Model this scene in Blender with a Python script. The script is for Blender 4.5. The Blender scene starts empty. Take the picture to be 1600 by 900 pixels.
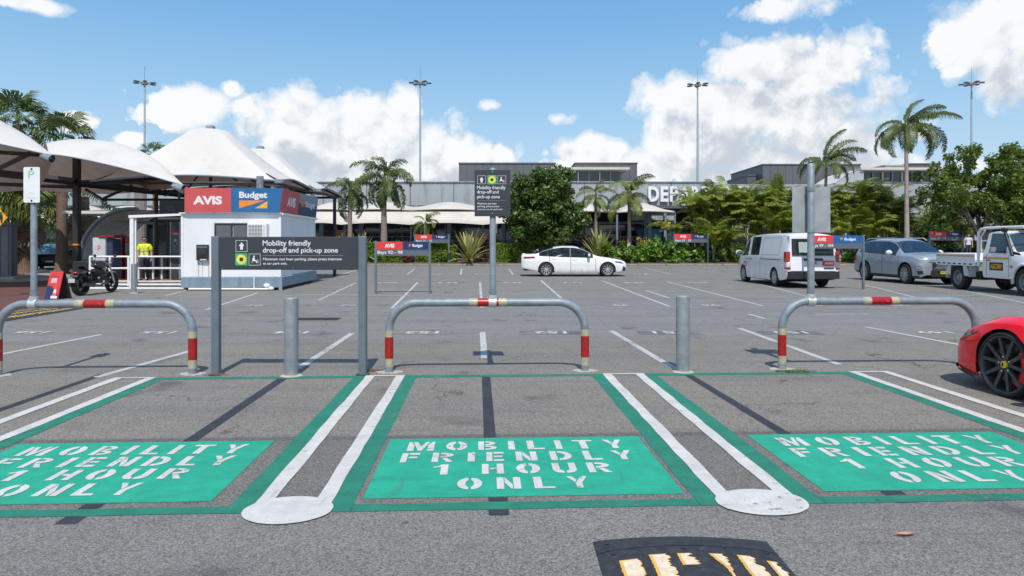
import bpy, math, random
import numpy as np
from mathutils import Vector, Matrix, noise as mnoise
from mathutils.geometry import tessellate_polygon
R = math.radians
SC = bpy.context.scene
COL = SC.collection
rnd = random.Random(7)
# ---------------------------------------------------------------- camera
F = 1070.0      # focal length of the photograph in its pixels
HZ = 380.0      # its horizon row
CH = 1.6        # eye height
cam = bpy.data.cameras.new('camera'); camo = bpy.data.objects.new('camera', cam); COL.objects.link(camo)
cam.sensor_width = 36; cam.lens = F / 1600 * 36
cam.shift_y = -70 / 1600
cam.clip_start = .05; cam.clip_end = 4000
camo.location = (0, 0, CH); camo.rotation_euler = (R(90), 0, 0)
SC.camera = camo
SC.view_settings.view_transform = 'Standard'; SC.view_settings.look = 'None'
SC.view_settings.exposure = 0.24; SC.view_settings.gamma = 1
TH = math.atan(47 / F)          # the bays run slightly off the view axis
def B(X, Y, z=0):               # bay frame -> world
    return (X * math.cos(TH) - Y * math.sin(TH), X * math.sin(TH) + Y * math.cos(TH), z)
def G(px, py):                  # a ground point as measured on the photograph
    d = CH * F / (py - HZ); return ((px - 800) / F * d, d)
def W(px, py, d): return ((px - 800) / F * d, d, CH - (py - HZ) * d / F)
def ZZ(py, d): return CH - (py - HZ) * d / F
def XX(px, d): return (px - 800) / F * d
def DD(py): return CH * F / (py - HZ)

# ---------------------------------------------------------------- sun and sky
SUN_EL = R(56); SUN_AZ = R(180 - 4)      # azimuth measured clockwise from +Y: behind the camera
sv = Vector((math.sin(SUN_AZ) * math.cos(SUN_EL), math.cos(SUN_AZ) * math.cos(SUN_EL), math.sin(SUN_EL)))
sl = bpy.data.lights.new('sun', 'SUN'); sl.energy = 3.55; sl.angle = R(.53); sl.color = (1, .945, .865)
so = bpy.data.objects.new('sun', sl); COL.objects.link(so)
so.rotation_euler = sv.to_track_quat('Z', 'Y').to_euler()
so.location = sv * 60
world = bpy.data.worlds.new('World'); SC.world = world; world.use_nodes = True

class NT:
    def __init__(s, tree): s.t = tree; s.n = tree.nodes; s.l = tree.links
    def node(s, typ, **kw):
        n = s.n.new(typ)
        for k, v in kw.items(): setattr(n, k, v)
        return n
    def put(s, sock, v):
        if isinstance(v, bpy.types.NodeSocket): s.l.new(v, sock)
        else:
            if isinstance(v, tuple) and len(v) == 3 and sock.type == 'RGBA': v = (*v, 1)
            sock.default_value = v
    def math(s, op, a, b=None, c=None, clamp=False):
        n = s.node('ShaderNodeMath', operation=op, use_clamp=clamp); s.put(n.inputs[0], a)
        if b is not None: s.put(n.inputs[1], b)
        if c is not None: s.put(n.inputs[2], c)
        return n.outputs[0]
    def vmath(s, op, a, b=None):
        n = s.node('ShaderNodeVectorMath', operation=op); s.put(n.inputs[0], a)
        if b is not None: s.put(n.inputs[1], b)
        return n.outputs['Value'] if op in ('LENGTH', 'DOT_PRODUCT') else n.outputs[0]
    def noise(s, vec, scale, detail=4, rough=.5, dist=0, dim='3D'):
        n = s.node('ShaderNodeTexNoise', noise_dimensions=dim)
        if vec is not None: s.put(n.inputs['Vector'], vec)
        n.inputs['Scale'].default_value = scale; n.inputs['Detail'].default_value = detail
        n.inputs['Roughness'].default_value = rough; n.inputs['Distortion'].default_value = dist
        return n.outputs['Fac']
    def ramp(s, v, a, b, o0=0., o1=1., smooth=True):
        n = s.node('ShaderNodeMapRange', interpolation_type='SMOOTHSTEP' if smooth else 'LINEAR')
        s.put(n.inputs[0], v); n.inputs[1].default_value = a; n.inputs[2].default_value = b
        n.inputs[3].default_value = o0; n.inputs[4].default_value = o1
        return n.outputs[0]
    def mix(s, f, a, b, blend='MIX'):
        n = s.node('ShaderNodeMix', data_type='RGBA', blend_type=blend)
        s.put(n.inputs[0], f); s.put(n.inputs[6], a); s.put(n.inputs[7], b)
        return n.outputs[2]
    def comb(s, x, y, z):
        n = s.node('ShaderNodeCombineXYZ'); s.put(n.inputs[0], x); s.put(n.inputs[1], y); s.put(n.inputs[2], z)
        return n.outputs[0]
    def sep(s, v):
        n = s.node('ShaderNodeSeparateXYZ'); s.put(n.inputs[0], v); return n.outputs
    def mapping(s, v, scale=(1, 1, 1), rot=(0, 0, 0), loc=(0, 0, 0)):
        n = s.node('ShaderNodeMapping'); s.put(n.inputs[0], v)
        n.inputs['Location'].default_value = loc; n.inputs['Rotation'].default_value = rot; n.inputs['Scale'].default_value = scale
        return n.outputs[0]

def build_sky():
    T = NT(world.node_tree)
    for n in list(T.n): T.n.remove(n)
    out = T.node('ShaderNodeOutputWorld'); bg = T.node('ShaderNodeBackground'); bg.inputs[1].default_value = 0.1
    sky = T.node('ShaderNodeTexSky', sky_type='NISHITA'); sky.sun_disc = False
    sky.sun_elevation = SUN_EL; sky.sun_rotation = SUN_AZ
    sky.air_density = 1.0; sky.dust_density = .1; sky.ozone_density = 2.0
    d = T.node('ShaderNodeTexCoord').outputs['Generated']
    x, y, z = T.sep(d)
    az = T.math('ARCTAN2', x, y)
    el = T.math('ARCSINE', z)
    # clouds: banks of cumulus placed by direction, broken up by noise; flatter noise clouds go on all round the sky
    blobs = [(450,205,95,62),(530,225,120,70),(612,192,70,48),(690,228,95,45),(600,262,220,42),(760,250,60,32),(425,165,52,26),(480,158,40,26),
             (300,160,85,32),(362,142,34,24),(255,178,62,24),(118,188,48,24),(215,220,40,20),(700,276,380,16),
             (1225,95,100,58),(1300,100,75,52),(1165,90,70,44),(1095,160,100,44),(1045,172,58,40),(1200,175,175,56),(1290,222,150,46),(1120,232,130,36),
             (930,236,75,22),(1000,258,180,22),(1340,255,110,34),(1080,205,95,45),(1380,150,30,30),(1225,14,85,26),(1545,48,112,60),(1468,62,48,34),(1592,120,62,60),
             (768,165,28,13),(872,185,38,16),(1420,205,60,20),(1595,30,70,60),(30,2,60,12),(1100,272,420,20),(1150,250,190,30),(620,275,260,22),(350,270,160,18)]
    def blobfield(dv, gain=1.):
        vx, vy, vz = T.sep(dv)
        a = T.math('ARCTAN2', vx, vy); e = T.math('ARCSINE', vz)
        p = T.comb(a, e, 0.); m = None
        for (px, py, rx, ry) in blobs:
            ca = math.atan((px - 800) / F); k = math.cos(ca); ce = math.atan((HZ - py) / F * k)
            q = T.vmath('MULTIPLY', T.vmath('SUBTRACT', p, (ca, ce, 0.)), (F / (rx * k * k), F / (ry * k), 0.))
            top = 1.0 if rx > 58 else .62
            v = T.math('SUBTRACT', top, T.vmath('LENGTH', q))
            m = v if m is None else T.math('SMOOTH_MAX', m, v, .15)
        return T.math('MAXIMUM', m, -1.6), a, e
    def billow(dv, scs=((13., .66), (33., .40))):
        nz = T.node('ShaderNodeTexNoise'); T.put(nz.inputs['Vector'], dv); nz.inputs['Scale'].default_value = 10; nz.inputs['Detail'].default_value = 6; nz.inputs['Roughness'].default_value = .62
        w = T.vmath('ADD', dv, T.vmath('MULTIPLY', T.vmath('SUBTRACT', nz.outputs['Color'], (.5, .5, .5)), (.13, .13, .13)))
        out = None
        for sc, am in scs:
            v = T.node('ShaderNodeTexVoronoi', feature='F1'); T.put(v.inputs['Vector'], w); v.inputs['Scale'].default_value = sc
            b = T.math('MULTIPLY', T.math('SUBTRACT', .52, v.outputs['Distance']), am * 2)
            out = b if out is None else T.math('ADD', out, b)
        return out, nz.outputs['Fac']
    m0, az_, el_ = blobfield(d)
    b0, n0 = billow(d)
    up = T.vmath('NORMALIZE', T.vmath('ADD', d, (-.01, 0., .020)))
    b1, n1 = billow(up)
    m1, _, _ = blobfield(T.vmath('NORMALIZE', T.vmath('ADD', d, (-.02, 0., .05))))
    far = T.noise(T.mapping(d, scale=(1, 1, 2.2)), 2.4, 4, .55, .2)      # the rest of the sky: the same cumulus, placed by noise
    g = T.math('MULTIPLY', T.math('SUBTRACT', far, .57), 7.0)
    aw = T.math('MAXIMUM', T.ramp(T.math('ABSOLUTE', az_), .72, .95), T.ramp(el_, .42, .6))
    base = T.math('ADD', T.math('MULTIPLY', m0, T.math('SUBTRACT', 1., aw)), T.math('MULTIPLY', g, aw))
    f0 = T.math('ADD', base, T.math('ADD', T.math('MULTIPLY', b0, .75), T.math('MULTIPLY', T.math('SUBTRACT', n0, .5), 1.5)))
    soft = T.ramp(n0, .35, .65, .16, .75)
    alpha = T.math('DIVIDE', T.math('ADD', f0, .10), soft, clamp=True)
    alpha = T.math('SMOOTH_MIN', alpha, 1., .25)
    alpha = T.math('MULTIPLY', alpha, T.ramp(z, -.01, .02))
    dens = T.math('ADD', T.math('MULTIPLY', T.math('MAXIMUM', m1, -.6), .62), T.math('MULTIPLY', T.math('SUBTRACT', b1, b0), .85))
    dens = T.math('ADD', dens, T.math('MULTIPLY', T.math('SUBTRACT', n1, .5), 1.6))
    shade = T.ramp(dens, -.15, .95)
    col = T.mix(shade, (8.3, 8.35, 8.4), (4.9, 5.35, 6.0))
    cr = T.node('ShaderNodeValToRGB'); T.put(cr.inputs[0], T.math('MAXIMUM', z, 0.))
    stops = [(0., (5.4, 6.7, 7.4)), (.08, (4.6, 6.2, 7.6)), (.18, (3.2, 5.4, 7.6)), (.30, (1.8, 4.15, 7.1)), (.55, (.85, 2.5, 5.6)), (1., (.5, 1.8, 4.6))]
    for i, (p_, c_) in enumerate(stops):
        e_ = cr.color_ramp.elements[i] if i < 2 else cr.color_ramp.elements.new(p_)
        e_.position = p_; e_.color = (*[v / 10 for v in c_], 1)
    grad = T.vmath('MULTIPLY', cr.outputs[0], (10., 10., 10.))
    skyc = T.mix(.85, sky.outputs[0], grad)
    hz = T.ramp(z, .0, .11, .42, 0)
    hzn = T.ramp(T.noise(T.mapping(d, scale=(1, 1, 5)), 4., 4, .6), .35, .65)
    skyc = T.mix(T.math('MULTIPLY', hz, hzn), skyc, (7.2, 7.6, 8.0))
    c = T.mix(alpha, skyc, col)
    T.put(bg.inputs[0], c); T.l.new(bg.outputs[0], out.inputs[0])
build_sky()

# ---------------------------------------------------------------- materials
MATS = {}
def mat(name, col, rough=.6, metal=0., var=.12, scale=6., bump=0., bscale=40., spec=.5, coat=0., dirt=None, vec='Object', emit=None, trans=0., stretch=(1, 1, 1)):
    if name in MATS: return MATS[name]
    m = bpy.data.materials.new(name); m.use_nodes = True; T = NT(m.node_tree)
    bs = T.n['Principled BSDF']
    co = T.node('ShaderNodeTexCoord').outputs[vec] if vec == 'Object' else T.node('ShaderNodeNewGeometry').outputs['Position']
    if stretch != (1, 1, 1): co = T.mapping(co, scale=stretch)
    n = T.noise(co, scale, 5, .6)
    f = T.ramp(n, .3, .7)
    lo = tuple(c * (1 - var) for c in col); hi = tuple(min(1, c * (1 + var)) for c in col)
    c = T.mix(f, lo, hi)
    if dirt:
        dcol, thr, dsc, amt = dirt
        dn = T.noise(co, dsc, 7, .65)
        c = T.mix(T.math('MULTIPLY', T.ramp(dn, thr, thr + .12), amt), c, dcol)
    T.put(bs.inputs['Base Color'], c)
    T.put(bs.inputs['Roughness'], T.math('ADD', rough, T.math('MULTIPLY', T.math('SUBTRACT', n, .5), .12)))
    bs.inputs['Metallic'].default_value = metal; bs.inputs['Specular IOR Level'].default_value = spec
    bs.inputs['Coat Weight'].default_value = coat; bs.inputs['Coat Roughness'].default_value = .04
    if emit: bs.inputs['Emission Color'].default_value = (*emit[0], 1); bs.inputs['Emission Strength'].default_value = emit[1]
    if trans: bs.inputs['Transmission Weight'].default_value = trans
    if bump:
        b = T.node('ShaderNodeBump'); b.inputs['Strength'].default_value = bump; b.inputs['Distance'].default_value = .01
        T.put(b.inputs['Height'], T.noise(co, bscale, 4, .6)); T.put(bs.inputs['Normal'], b.outputs[0])
    MATS[name] = m
    return m
def hexc(r, g, b):
    return tuple(((c / 255) / 12.92 if c / 255 <= .04045 else ((c / 255 + .055) / 1.055) ** 2.4) for c in (r, g, b))

def asphalt_nodes(T, pos):
    X = T.sep(T.mapping(pos, rot=(0, 0, -TH)))
    bx, by = X[0], X[1]
    big = T.noise(pos, .35, 5, .6)
    byn = T.math('ADD', by, T.math('MULTIPLY', T.math('SUBTRACT', big, .5), .5))
    fore = (.208, .201, .187); bay = (.228, .211, .184); pb = (.230, .226, .214); pbr = (.232, .219, .194)
    c = T.mix(T.ramp(by, 4.10, 4.14), fore, (.180, .168, .152))
    c = T.mix(T.ramp(by, 5.70, 5.76), c, bay)
    seam = T.math('MULTIPLY', T.ramp(by, 5.61, 5.63), T.ramp(by, 5.70, 5.76, 1, 0))
    c = T.mix(T.math('MULTIPLY', seam, .55), c, (.085, .083, .082))
    c = T.mix(T.ramp(byn, 11.3, 11.8), c, pb)
    c = T.mix(T.ramp(byn, 19, 24), c, pbr)
    # lengthwise wheel lanes and repaired strips
    st = T.noise(T.mapping(pos, rot=(0, 0, -TH), scale=(.07, 1.1, 1)), 1.3, 5, .6)
    c = T.mix(T.ramp(st, .42, .75, 0, .55), c, tuple(v * .62 for v in pb))
    c = T.mix(T.ramp(big, .5, .8, 0, .45), c, (.29, .282, .265))
    mid = T.noise(pos, 2.6, 6, .65)
    c = T.mix(T.ramp(mid, .5, .8, 0, .5), c, (.138, .132, .122))
    # scuffed cross bands and drips where cars stand and turn
    sc1 = T.noise(T.mapping(pos, rot=(0, 0, -TH-.05), scale=(.22, 3.2, 1)), 1.7, 6, .7)
    c = T.mix(T.ramp(sc1, .55, .72, 0, .42), c, (.105, .10, .095))
    sc2 = T.noise(T.mapping(pos, rot=(0, 0, .5), scale=(.6, 2.6, 1)), 3.3, 5, .7)
    c = T.mix(T.ramp(sc2, .60, .75, 0, .35), c, (.29, .28, .26))
    spots = T.noise(pos, 1.1, 3, .5)
    oil = T.ramp(spots, .60, .74, 0, .6)
    gum = T.node('ShaderNodeTexVoronoi', feature='F1'); T.put(gum.inputs['Vector'], pos); gum.inputs['Scale'].default_value = 3.2
    oil = T.math('MAXIMUM', oil, T.math('MULTIPLY', T.ramp(gum.outputs['Distance'], .05, .09, .65, 0), T.ramp(T.sep(gum.outputs['Color'])[1], .5, .55)))
    c = T.mix(oil, c, (.07, .07, .072))
    # stones in the binder
    v = T.node('ShaderNodeTexVoronoi', feature='F1'); T.put(v.inputs['Vector'], pos); v.inputs['Scale'].default_value = 105
    vc = T.sep(v.outputs['Color'])[0]
    g = T.noise(pos, 150, 2, .75)
    sp = T.math('ADD', T.math('MULTIPLY', vc, .62), T.math('MULTIPLY', g, .75))
    pit = T.ramp(v.outputs['Distance'], .42, .75, 1, .62)
    k = T.math('MULTIPLY', T.ramp(sp, .25, 1.05, .58, 1.52, smooth=False), pit)
    hs = T.node('ShaderNodeHueSaturation'); T.put(hs.inputs['Color'], c); T.put(hs.inputs['Value'], k)
    # cracks
    return hs.outputs[0], sp, mid, v.outputs['Distance']
def make_asphalt():
    m = bpy.data.materials.new('asphalt'); m.use_nodes = True; T = NT(m.node_tree); bs = T.n['Principled BSDF']
    pos = T.node('ShaderNodeNewGeometry').outputs['Position']
    c, sp, mid, vd = asphalt_nodes(T, pos)
    # hairline cracks
    w = T.vmath('ADD', pos, T.vmath('MULTIPLY', T.node_noisecol(pos, 1.2) if False else pos, (0, 0, 0)))
    ck = T.node('ShaderNodeTexVoronoi', feature='DISTANCE_TO_EDGE')
    nz = T.node('ShaderNodeTexNoise'); T.put(nz.inputs['Vector'], pos); nz.inputs['Scale'].default_value = 1.6; nz.inputs['Detail'].default_value = 6
    pv = T.vmath('ADD', pos, T.vmath('MULTIPLY', nz.outputs['Color'], (1.1, 1.1, 0)))
    T.put(ck.inputs['Vector'], pv); ck.inputs['Scale'].default_value = .33
    crack = T.math('MULTIPLY', T.ramp(ck.outputs['Distance'], .0, .006, 1, 0), T.ramp(T.noise(pos, .5, 2), .5, .6))
    c = T.mix(T.math('MULTIPLY', crack, .7), c, (.05, .048, .045))
    T.put(bs.inputs['Base Color'], c); bs.inputs['Roughness'].default_value = .86; bs.inputs['Specular IOR Level'].default_value = .35
    b = T.node('ShaderNodeBump'); b.inputs['Strength'].default_value = .55; b.inputs['Distance'].default_value = .006
    T.put(b.inputs['Height'], sp); T.put(bs.inputs['Normal'], b.outputs[0])
    MATS['asphalt'] = m
make_asphalt() if not setattr(NT, 'node_noisecol', lambda s, p, k: p) else None
def paint(name, col, wear=.1, var=.08, grit=.25):
    """Road paint with chips through which the asphalt shows."""
    if name in MATS: return MATS[name]
    m = bpy.data.materials.new(name); m.use_nodes = True; T = NT(m.node_tree); bs = T.n['Principled BSDF']
    pos = T.node('ShaderNodeNewGeometry').outputs['Position']
    a, sp, mid, vd = asphalt_nodes(T, pos)
    n = T.noise(pos, 5, 7, .7)
    c = T.mix(T.ramp(n, .35, .7), tuple(v * (1 - var) for v in col), tuple(min(1, v * (1 + var)) for v in col))
    tr = T.noise(T.mapping(pos, scale=(.5, 2.2, 1)), 2.2, 5, .6)
    c = T.mix(T.ramp(tr, .50, .72, 0, .34), c, tuple(v * .6 for v in col))
    sk = T.noise(T.mapping(pos, rot=(0, 0, .12), scale=(7., .8, 1)), 1.5, 5, .65)      # tyre scuffs along the bay
    c = T.mix(T.ramp(sk, .60, .74, 0, .34), c, (.09, .09, .085))
    dr = T.noise(pos, 9., 3, .5)
    c = T.mix(T.ramp(dr, .745, .775, 0, .7), c, (.05, .05, .05))
    c = T.mix(T.ramp(sp, .25, 1.05, grit, 0, smooth=False), c, tuple(v * .55 for v in col))
    w = T.noise(pos, 14, 9, .78); w2 = T.noise(pos, 1.3, 3, .5)
    ws = T.math('ADD', w, T.math('MULTIPLY', T.math('SUBTRACT', w2, .5), .5))
    thr = .76 - wear * .42
    c = T.mix(T.ramp(ws, thr, thr + .05, 0, .92), c, a)
    T.put(bs.inputs['Base Color'], c); bs.inputs['Roughness'].default_value = .72; bs.inputs['Specular IOR Level'].default_value = .4
    b = T.node('ShaderNodeBump'); b.inputs['Strength'].default_value = .4; b.inputs['Distance'].default_value = .004
    T.put(b.inputs['Height'], sp); T.put(bs.inputs['Normal'], b.outputs[0])
    MATS[name] = m
    return m

# ---------------------------------------------------------------- mesh helpers
class MB:
    def __init__(s): s.v = []; s.f = []; s.M = None
    def _add(s, vs, fs):
        o = len(s.v)
        if s.M is not None: vs = [tuple(s.M @ Vector(v)) for v in vs]
        s.v.extend(vs); s.f.extend([tuple(i + o for i in f) for f in fs]); return s
    def box(s, x0, x1, y0, y1, z0, z1):
        return s._add([(x0,y0,z0),(x1,y0,z0),(x1,y1,z0),(x0,y1,z0),(x0,y0,z1),(x1,y0,z1),(x1,y1,z1),(x0,y1,z1)],
                      [(3,2,1,0),(4,5,6,7),(0,1,5,4),(1,2,6,5),(2,3,7,6),(3,0,4,7)])
    def cbox(s, x0, x1, y0, y1, z0, z1, b):      # box with chamfered edges
        b = min(b, (x1-x0)*.45, (y1-y0)*.45, (z1-z0)*.45)
        vs = []; idx = {}
        for ix, X in enumerate((x0, x1)):
            for iy, Y in enumerate((y0, y1)):
                for iz, Z in enumerate((z0, z1)):
                    sx = b if ix == 0 else -b; sy = b if iy == 0 else -b; sz = b if iz == 0 else -b
                    idx[ix,iy,iz,0] = len(vs); vs.append((X, Y+sy, Z+sz))
                    idx[ix,iy,iz,1] = len(vs); vs.append((X+sx, Y, Z+sz))
                    idx[ix,iy,iz,2] = len(vs); vs.append((X+sx, Y+sy, Z))
        fs = []
        g = lambda a, b_, c, k: idx[a, b_, c, k]
        fs += [(g(0,0,0,0),g(0,0,1,0),g(0,1,1,0),g(0,1,0,0)), (g(1,0,0,0),g(1,1,0,0),g(1,1,1,0),g(1,0,1,0)),
               (g(0,0,0,1),g(1,0,0,1),g(1,0,1,1),g(0,0,1,1)), (g(0,1,0,1),g(0,1,1,1),g(1,1,1,1),g(1,1,0,1)),
               (g(0,0,0,2),g(0,1,0,2),g(1,1,0,2),g(1,0,0,2)), (g(0,0,1,2),g(1,0,1,2),g(1,1,1,2),g(0,1,1,2))]
        for iy in (0,1):
            for iz in (0,1): fs.append((g(0,iy,iz,1),g(1,iy,iz,1),g(1,iy,iz,2),g(0,iy,iz,2)))
        for ix in (0,1):
            for iz in (0,1): fs.append((g(ix,0,iz,0),g(ix,1,iz,0),g(ix,1,iz,2),g(ix,0,iz,2)))
        for ix in (0,1):
            for iy in (0,1): fs.append((g(ix,iy,0,0),g(ix,iy,1,0),g(ix,iy,1,1),g(ix,iy,0,1)))
        for ix in (0,1):
            for iy in (0,1):
                for iz in (0,1): fs.append((g(ix,iy,iz,0),g(ix,iy,iz,1),g(ix,iy,iz,2)))
        return s._add(vs, fs)
    def tube(s, pts, r, n=10, caps=True):
        pts = [Vector(p) for p in pts]; rs = r if isinstance(r, (list, tuple)) else [r] * len(pts)
        vs = []; fs = []; up = Vector((0, 0, 1)); prev = None
        for i, p in enumerate(pts):
            t = (pts[min(i+1, len(pts)-1)] - pts[max(i-1, 0)]).normalized()
            if prev is None:
                a = t.cross(up if abs(t.z) < .9 else Vector((1, 0, 0))).normalized()
            else: a = (prev - t * prev.dot(t)).normalized()
            prev = a; b = t.cross(a)
            for k in range(n):
                an = 2 * math.pi * k / n
                vs.append(tuple(p + (a * math.cos(an) + b * math.sin(an)) * rs[i]))
        for i in range(len(pts) - 1):
            for k in range(n):
                k2 = (k + 1) % n; fs.append((i*n+k, i*n+k2, (i+1)*n+k2, (i+1)*n+k))
        if caps: fs.append(tuple(range(n))[::-1]); fs.append(tuple((len(pts)-1)*n + k for k in range(n)))
        return s._add(vs, fs)
    def lathe(s, prof, n=24, axis='Z', caps=False):   # prof: (r, h)
        vs = []; fs = []
        for (r, h) in prof:
            for k in range(n):
                a = 2*math.pi*k/n; c, d = r*math.cos(a), r*math.sin(a)
                vs.append((c, d, h) if axis == 'Z' else ((c, h, d) if axis == 'Y' else (h, c, d)))
        for i in range(len(prof)-1):
            for k in range(n):
                k2 = (k+1) % n; fs.append((i*n+k, i*n+k2, (i+1)*n+k2, (i+1)*n+k))
        if caps: fs.append(tuple(range(n))[::-1]); fs.append(tuple((len(prof)-1)*n + k for k in range(n)))
        return s._add(vs, fs)
    def poly(s, pts, plane='XY', w=0., thick=0.):
        def P(a, b, c): return (a, b, c) if plane == 'XY' else ((a, c, b) if plane == 'XZ' else (c, a, b))
        n = len(pts)
        if thick == 0: return s._add([P(a, b, w) for a, b in pts], [tuple(range(n))])
        vs = [P(a, b, w) for a, b in pts] + [P(a, b, w + thick) for a, b in pts]
        fs = [tuple(range(n))[::-1], tuple(range(n, 2*n))] + [(i, (i+1) % n, (i+1) % n + n, i + n) for i in range(n)]
        return s._add(vs, fs)
    def grid(s, fn, nu, nv, closeu=False):
        vs = [fn(i / nu, j / nv) for j in range(nv + 1) for i in range(nu + 1)]
        fs = [(j*(nu+1)+i, j*(nu+1)+i+1, (j+1)*(nu+1)+i+1, (j+1)*(nu+1)+i) for j in range(nv) for i in range(nu)]
        return s._add(vs, fs)
    def ellipsoid(s, c, r, nu=12, nv=8):
        vs = []; fs = []
        for j in range(nv + 1):
            t = math.pi * j / nv
            for i in range(nu):
                a = 2*math.pi*i/nu
                vs.append((c[0] + r[0]*math.sin(t)*math.cos(a), c[1] + r[1]*math.sin(t)*math.sin(a), c[2] + r[2]*math.cos(t)))
        for j in range(nv):
            for i in range(nu):
                i2 = (i+1) % nu; fs.append((j*nu+i, (j+1)*nu+i, (j+1)*nu+i2, j*nu+i2))
        return s._add(vs, fs)
    def mesh(s, name, m=None, smooth=None):
        me = bpy.data.meshes.new(name); me.from_pydata(s.v, [], s.f)
        if m is not None: me.materials.append(m)
        if smooth is not None:
            me.polygons.foreach_set('use_smooth', [True] * len(me.polygons))
            me.set_sharp_from_angle(angle=R(smooth))
        me.validate(); me.update(); return me
    def build(s, name, m, parent=None, smooth=None, **kw):
        return link(name, s.mesh(name, m, smooth), parent, **kw)
def link(name, me, parent=None, **kw):
    o = bpy.data.objects.new(name, me); COL.objects.link(o)
    if parent is not None: o.parent = parent
    tag(o, **kw); return o
def tag(o, label=None, cat=None, group=None, kind=None):
    if label: o['label'] = label
    if cat: o['category'] = cat
    if group: o['group'] = group
    if kind: o['kind'] = kind
    return o
def empty(name, loc=(0, 0, 0), rz=0., label=None, cat=None, group=None, kind=None):
    o = bpy.data.objects.new(name, None); COL.objects.link(o); o.location = loc; o.rotation_euler = (0, 0, rz)
    o.empty_display_size = .2
    return tag(o, label, cat, group, kind)
def kids(o): return [c for c in bpy.data.objects if c.parent == o]
def copy_tree(o, parent=None, allobj=None):
    if allobj is None: allobj = list(bpy.data.objects)
    c = o.copy(); COL.objects.link(c)
    if parent is not None: c.parent = parent
    for ch in allobj:
        if ch.parent == o: copy_tree(ch, c, allobj)
    return c
def np_mesh(name, verts, faces, m, smooth=False):
    """verts (n,3), faces (k,4) numpy"""
    me = bpy.data.meshes.new(name)
    nv, nf, w = len(verts), len(faces), faces.shape[1]
    me.vertices.add(nv); me.vertices.foreach_set('co', np.asarray(verts, np.float32).ravel())
    me.loops.add(nf * w); me.loops.foreach_set('vertex_index', np.asarray(faces, np.int32).ravel())
    me.polygons.add(nf); me.polygons.foreach_set('loop_start', np.arange(nf, dtype=np.int32) * w)
    try: me.polygons.foreach_set('loop_total', np.full(nf, w, np.int32))
    except Exception: pass
    if smooth: me.polygons.foreach_set('use_smooth', [True] * nf)
    me.materials.append(m); me.update(calc_edges=True); return me
_tc = {}
def text_geo(txt, bold=0., spacing=1.):
    k = (txt, bold, spacing)
    if k in _tc: return _tc[k]
    cu = bpy.data.curves.new('lettering', 'FONT'); cu.body = txt; cu.size = 1; cu.offset = bold; cu.space_character = spacing
    cu.resolution_u = 3
    o = bpy.data.objects.new('lettering', cu); COL.objects.link(o)
    me = bpy.data.meshes.new_from_object(o)
    vs = [tuple(v.co) for v in me.vertices]; fs = [tuple(p.vertices) for p in me.polygons]
    bpy.data.objects.remove(o); bpy.data.curves.remove(cu); bpy.data.meshes.remove(me)
    xs = [v[0] for v in vs]; ys = [v[1] for v in vs]
    b = (min(xs), max(xs), min(ys), max(ys))
    _tc[k] = (vs, fs, b); return _tc[k]
def text_add(mb, txt, x0, x1, z0, z1, y, bold=0., plane='XZ', spacing=1., flip=False):
    """lettering fitted to a rectangle. plane XZ faces -Y; XY lies on the ground"""
    vs, fs, (a, b, c, d) = text_geo(txt, bold, spacing)
    sx = (x1 - x0) / (b - a); sz = (z1 - z0) / (d - c)
    out = []
    for v in vs:
        p = x0 + (v[0] - a) * sx; q = z0 + (v[1] - c) * sz
        out.append((p, y, q) if plane == 'XZ' else (p, q, y))
    mb._add(out, fs); return mb
def words(root, m_, items):
    """one lettering part per line of text"""
    for it in items:
        mb = MB(); text_add(mb, *it); mb.build('lettering', m_, root)
def place(o, x, y, z=0, rz=0.): o.location = (x, y, z); o.rotation_euler = (0, 0, rz); return o
# ================================================================ ground
galv = mat('galvanised_steel', (.225, .265, .30), .5, .2, .18, 9, .15, 60, dirt=((.30, .32, .33), .55, 3.5, .5))
galv_dark = mat('grey_bollard_steel', (.30, .325, .345), .55, .4, .14, 7, .2, 50, dirt=((.42, .44, .45), .56, 9, .55))
postgrey = mat('blue_grey_paint', (.135, .17, .20), .45, .1, .08, 5)
white_p = mat('white_paint', (.78, .79, .79), .5, 0, .05, 4, dirt=((.5, .48, .44), .66, 3, .35))
black_p = mat('black_frame', (.022, .023, .026), .5, 0, .2, 5)
rubber = mat('black_rubber', (.028, .031, .036), .75, 0, .35, 18, .5, 70, dirt=((.10, .10, .10), .56, 30, .45), vec='P')
tyre_m = mat('tyre_rubber', (.018, .018, .019), .82, 0, .2, 12)
concrete = mat('concrete', (.42, .39, .34), .85, 0, .2, 5, .3, 40, dirt=((.25, .22, .19), .55, 6, .6), vec='P')
asph = MATS['asphalt']
P_WHITE = paint('white_line_paint', (.60, .59, .56), .36, .10)
P_WORN = paint('worn_white_paint', (.50, .50, .48), .46, .1)
P_GREEN = paint('dark_green_paint', (.020, .205, .135), .32, .15)
P_MINT = paint('bright_green_paint', (.018, .365, .235), .27, .12, .22)
P_RED = paint('worn_red_paint', (.25, .15, .15), .80, .2)
P_BLK = paint('worn_black_paint', (.125, .125, .14), .60, .2)
P_TAR = paint('tar_strip', (.036, .040, .050), .20, .25)

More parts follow.
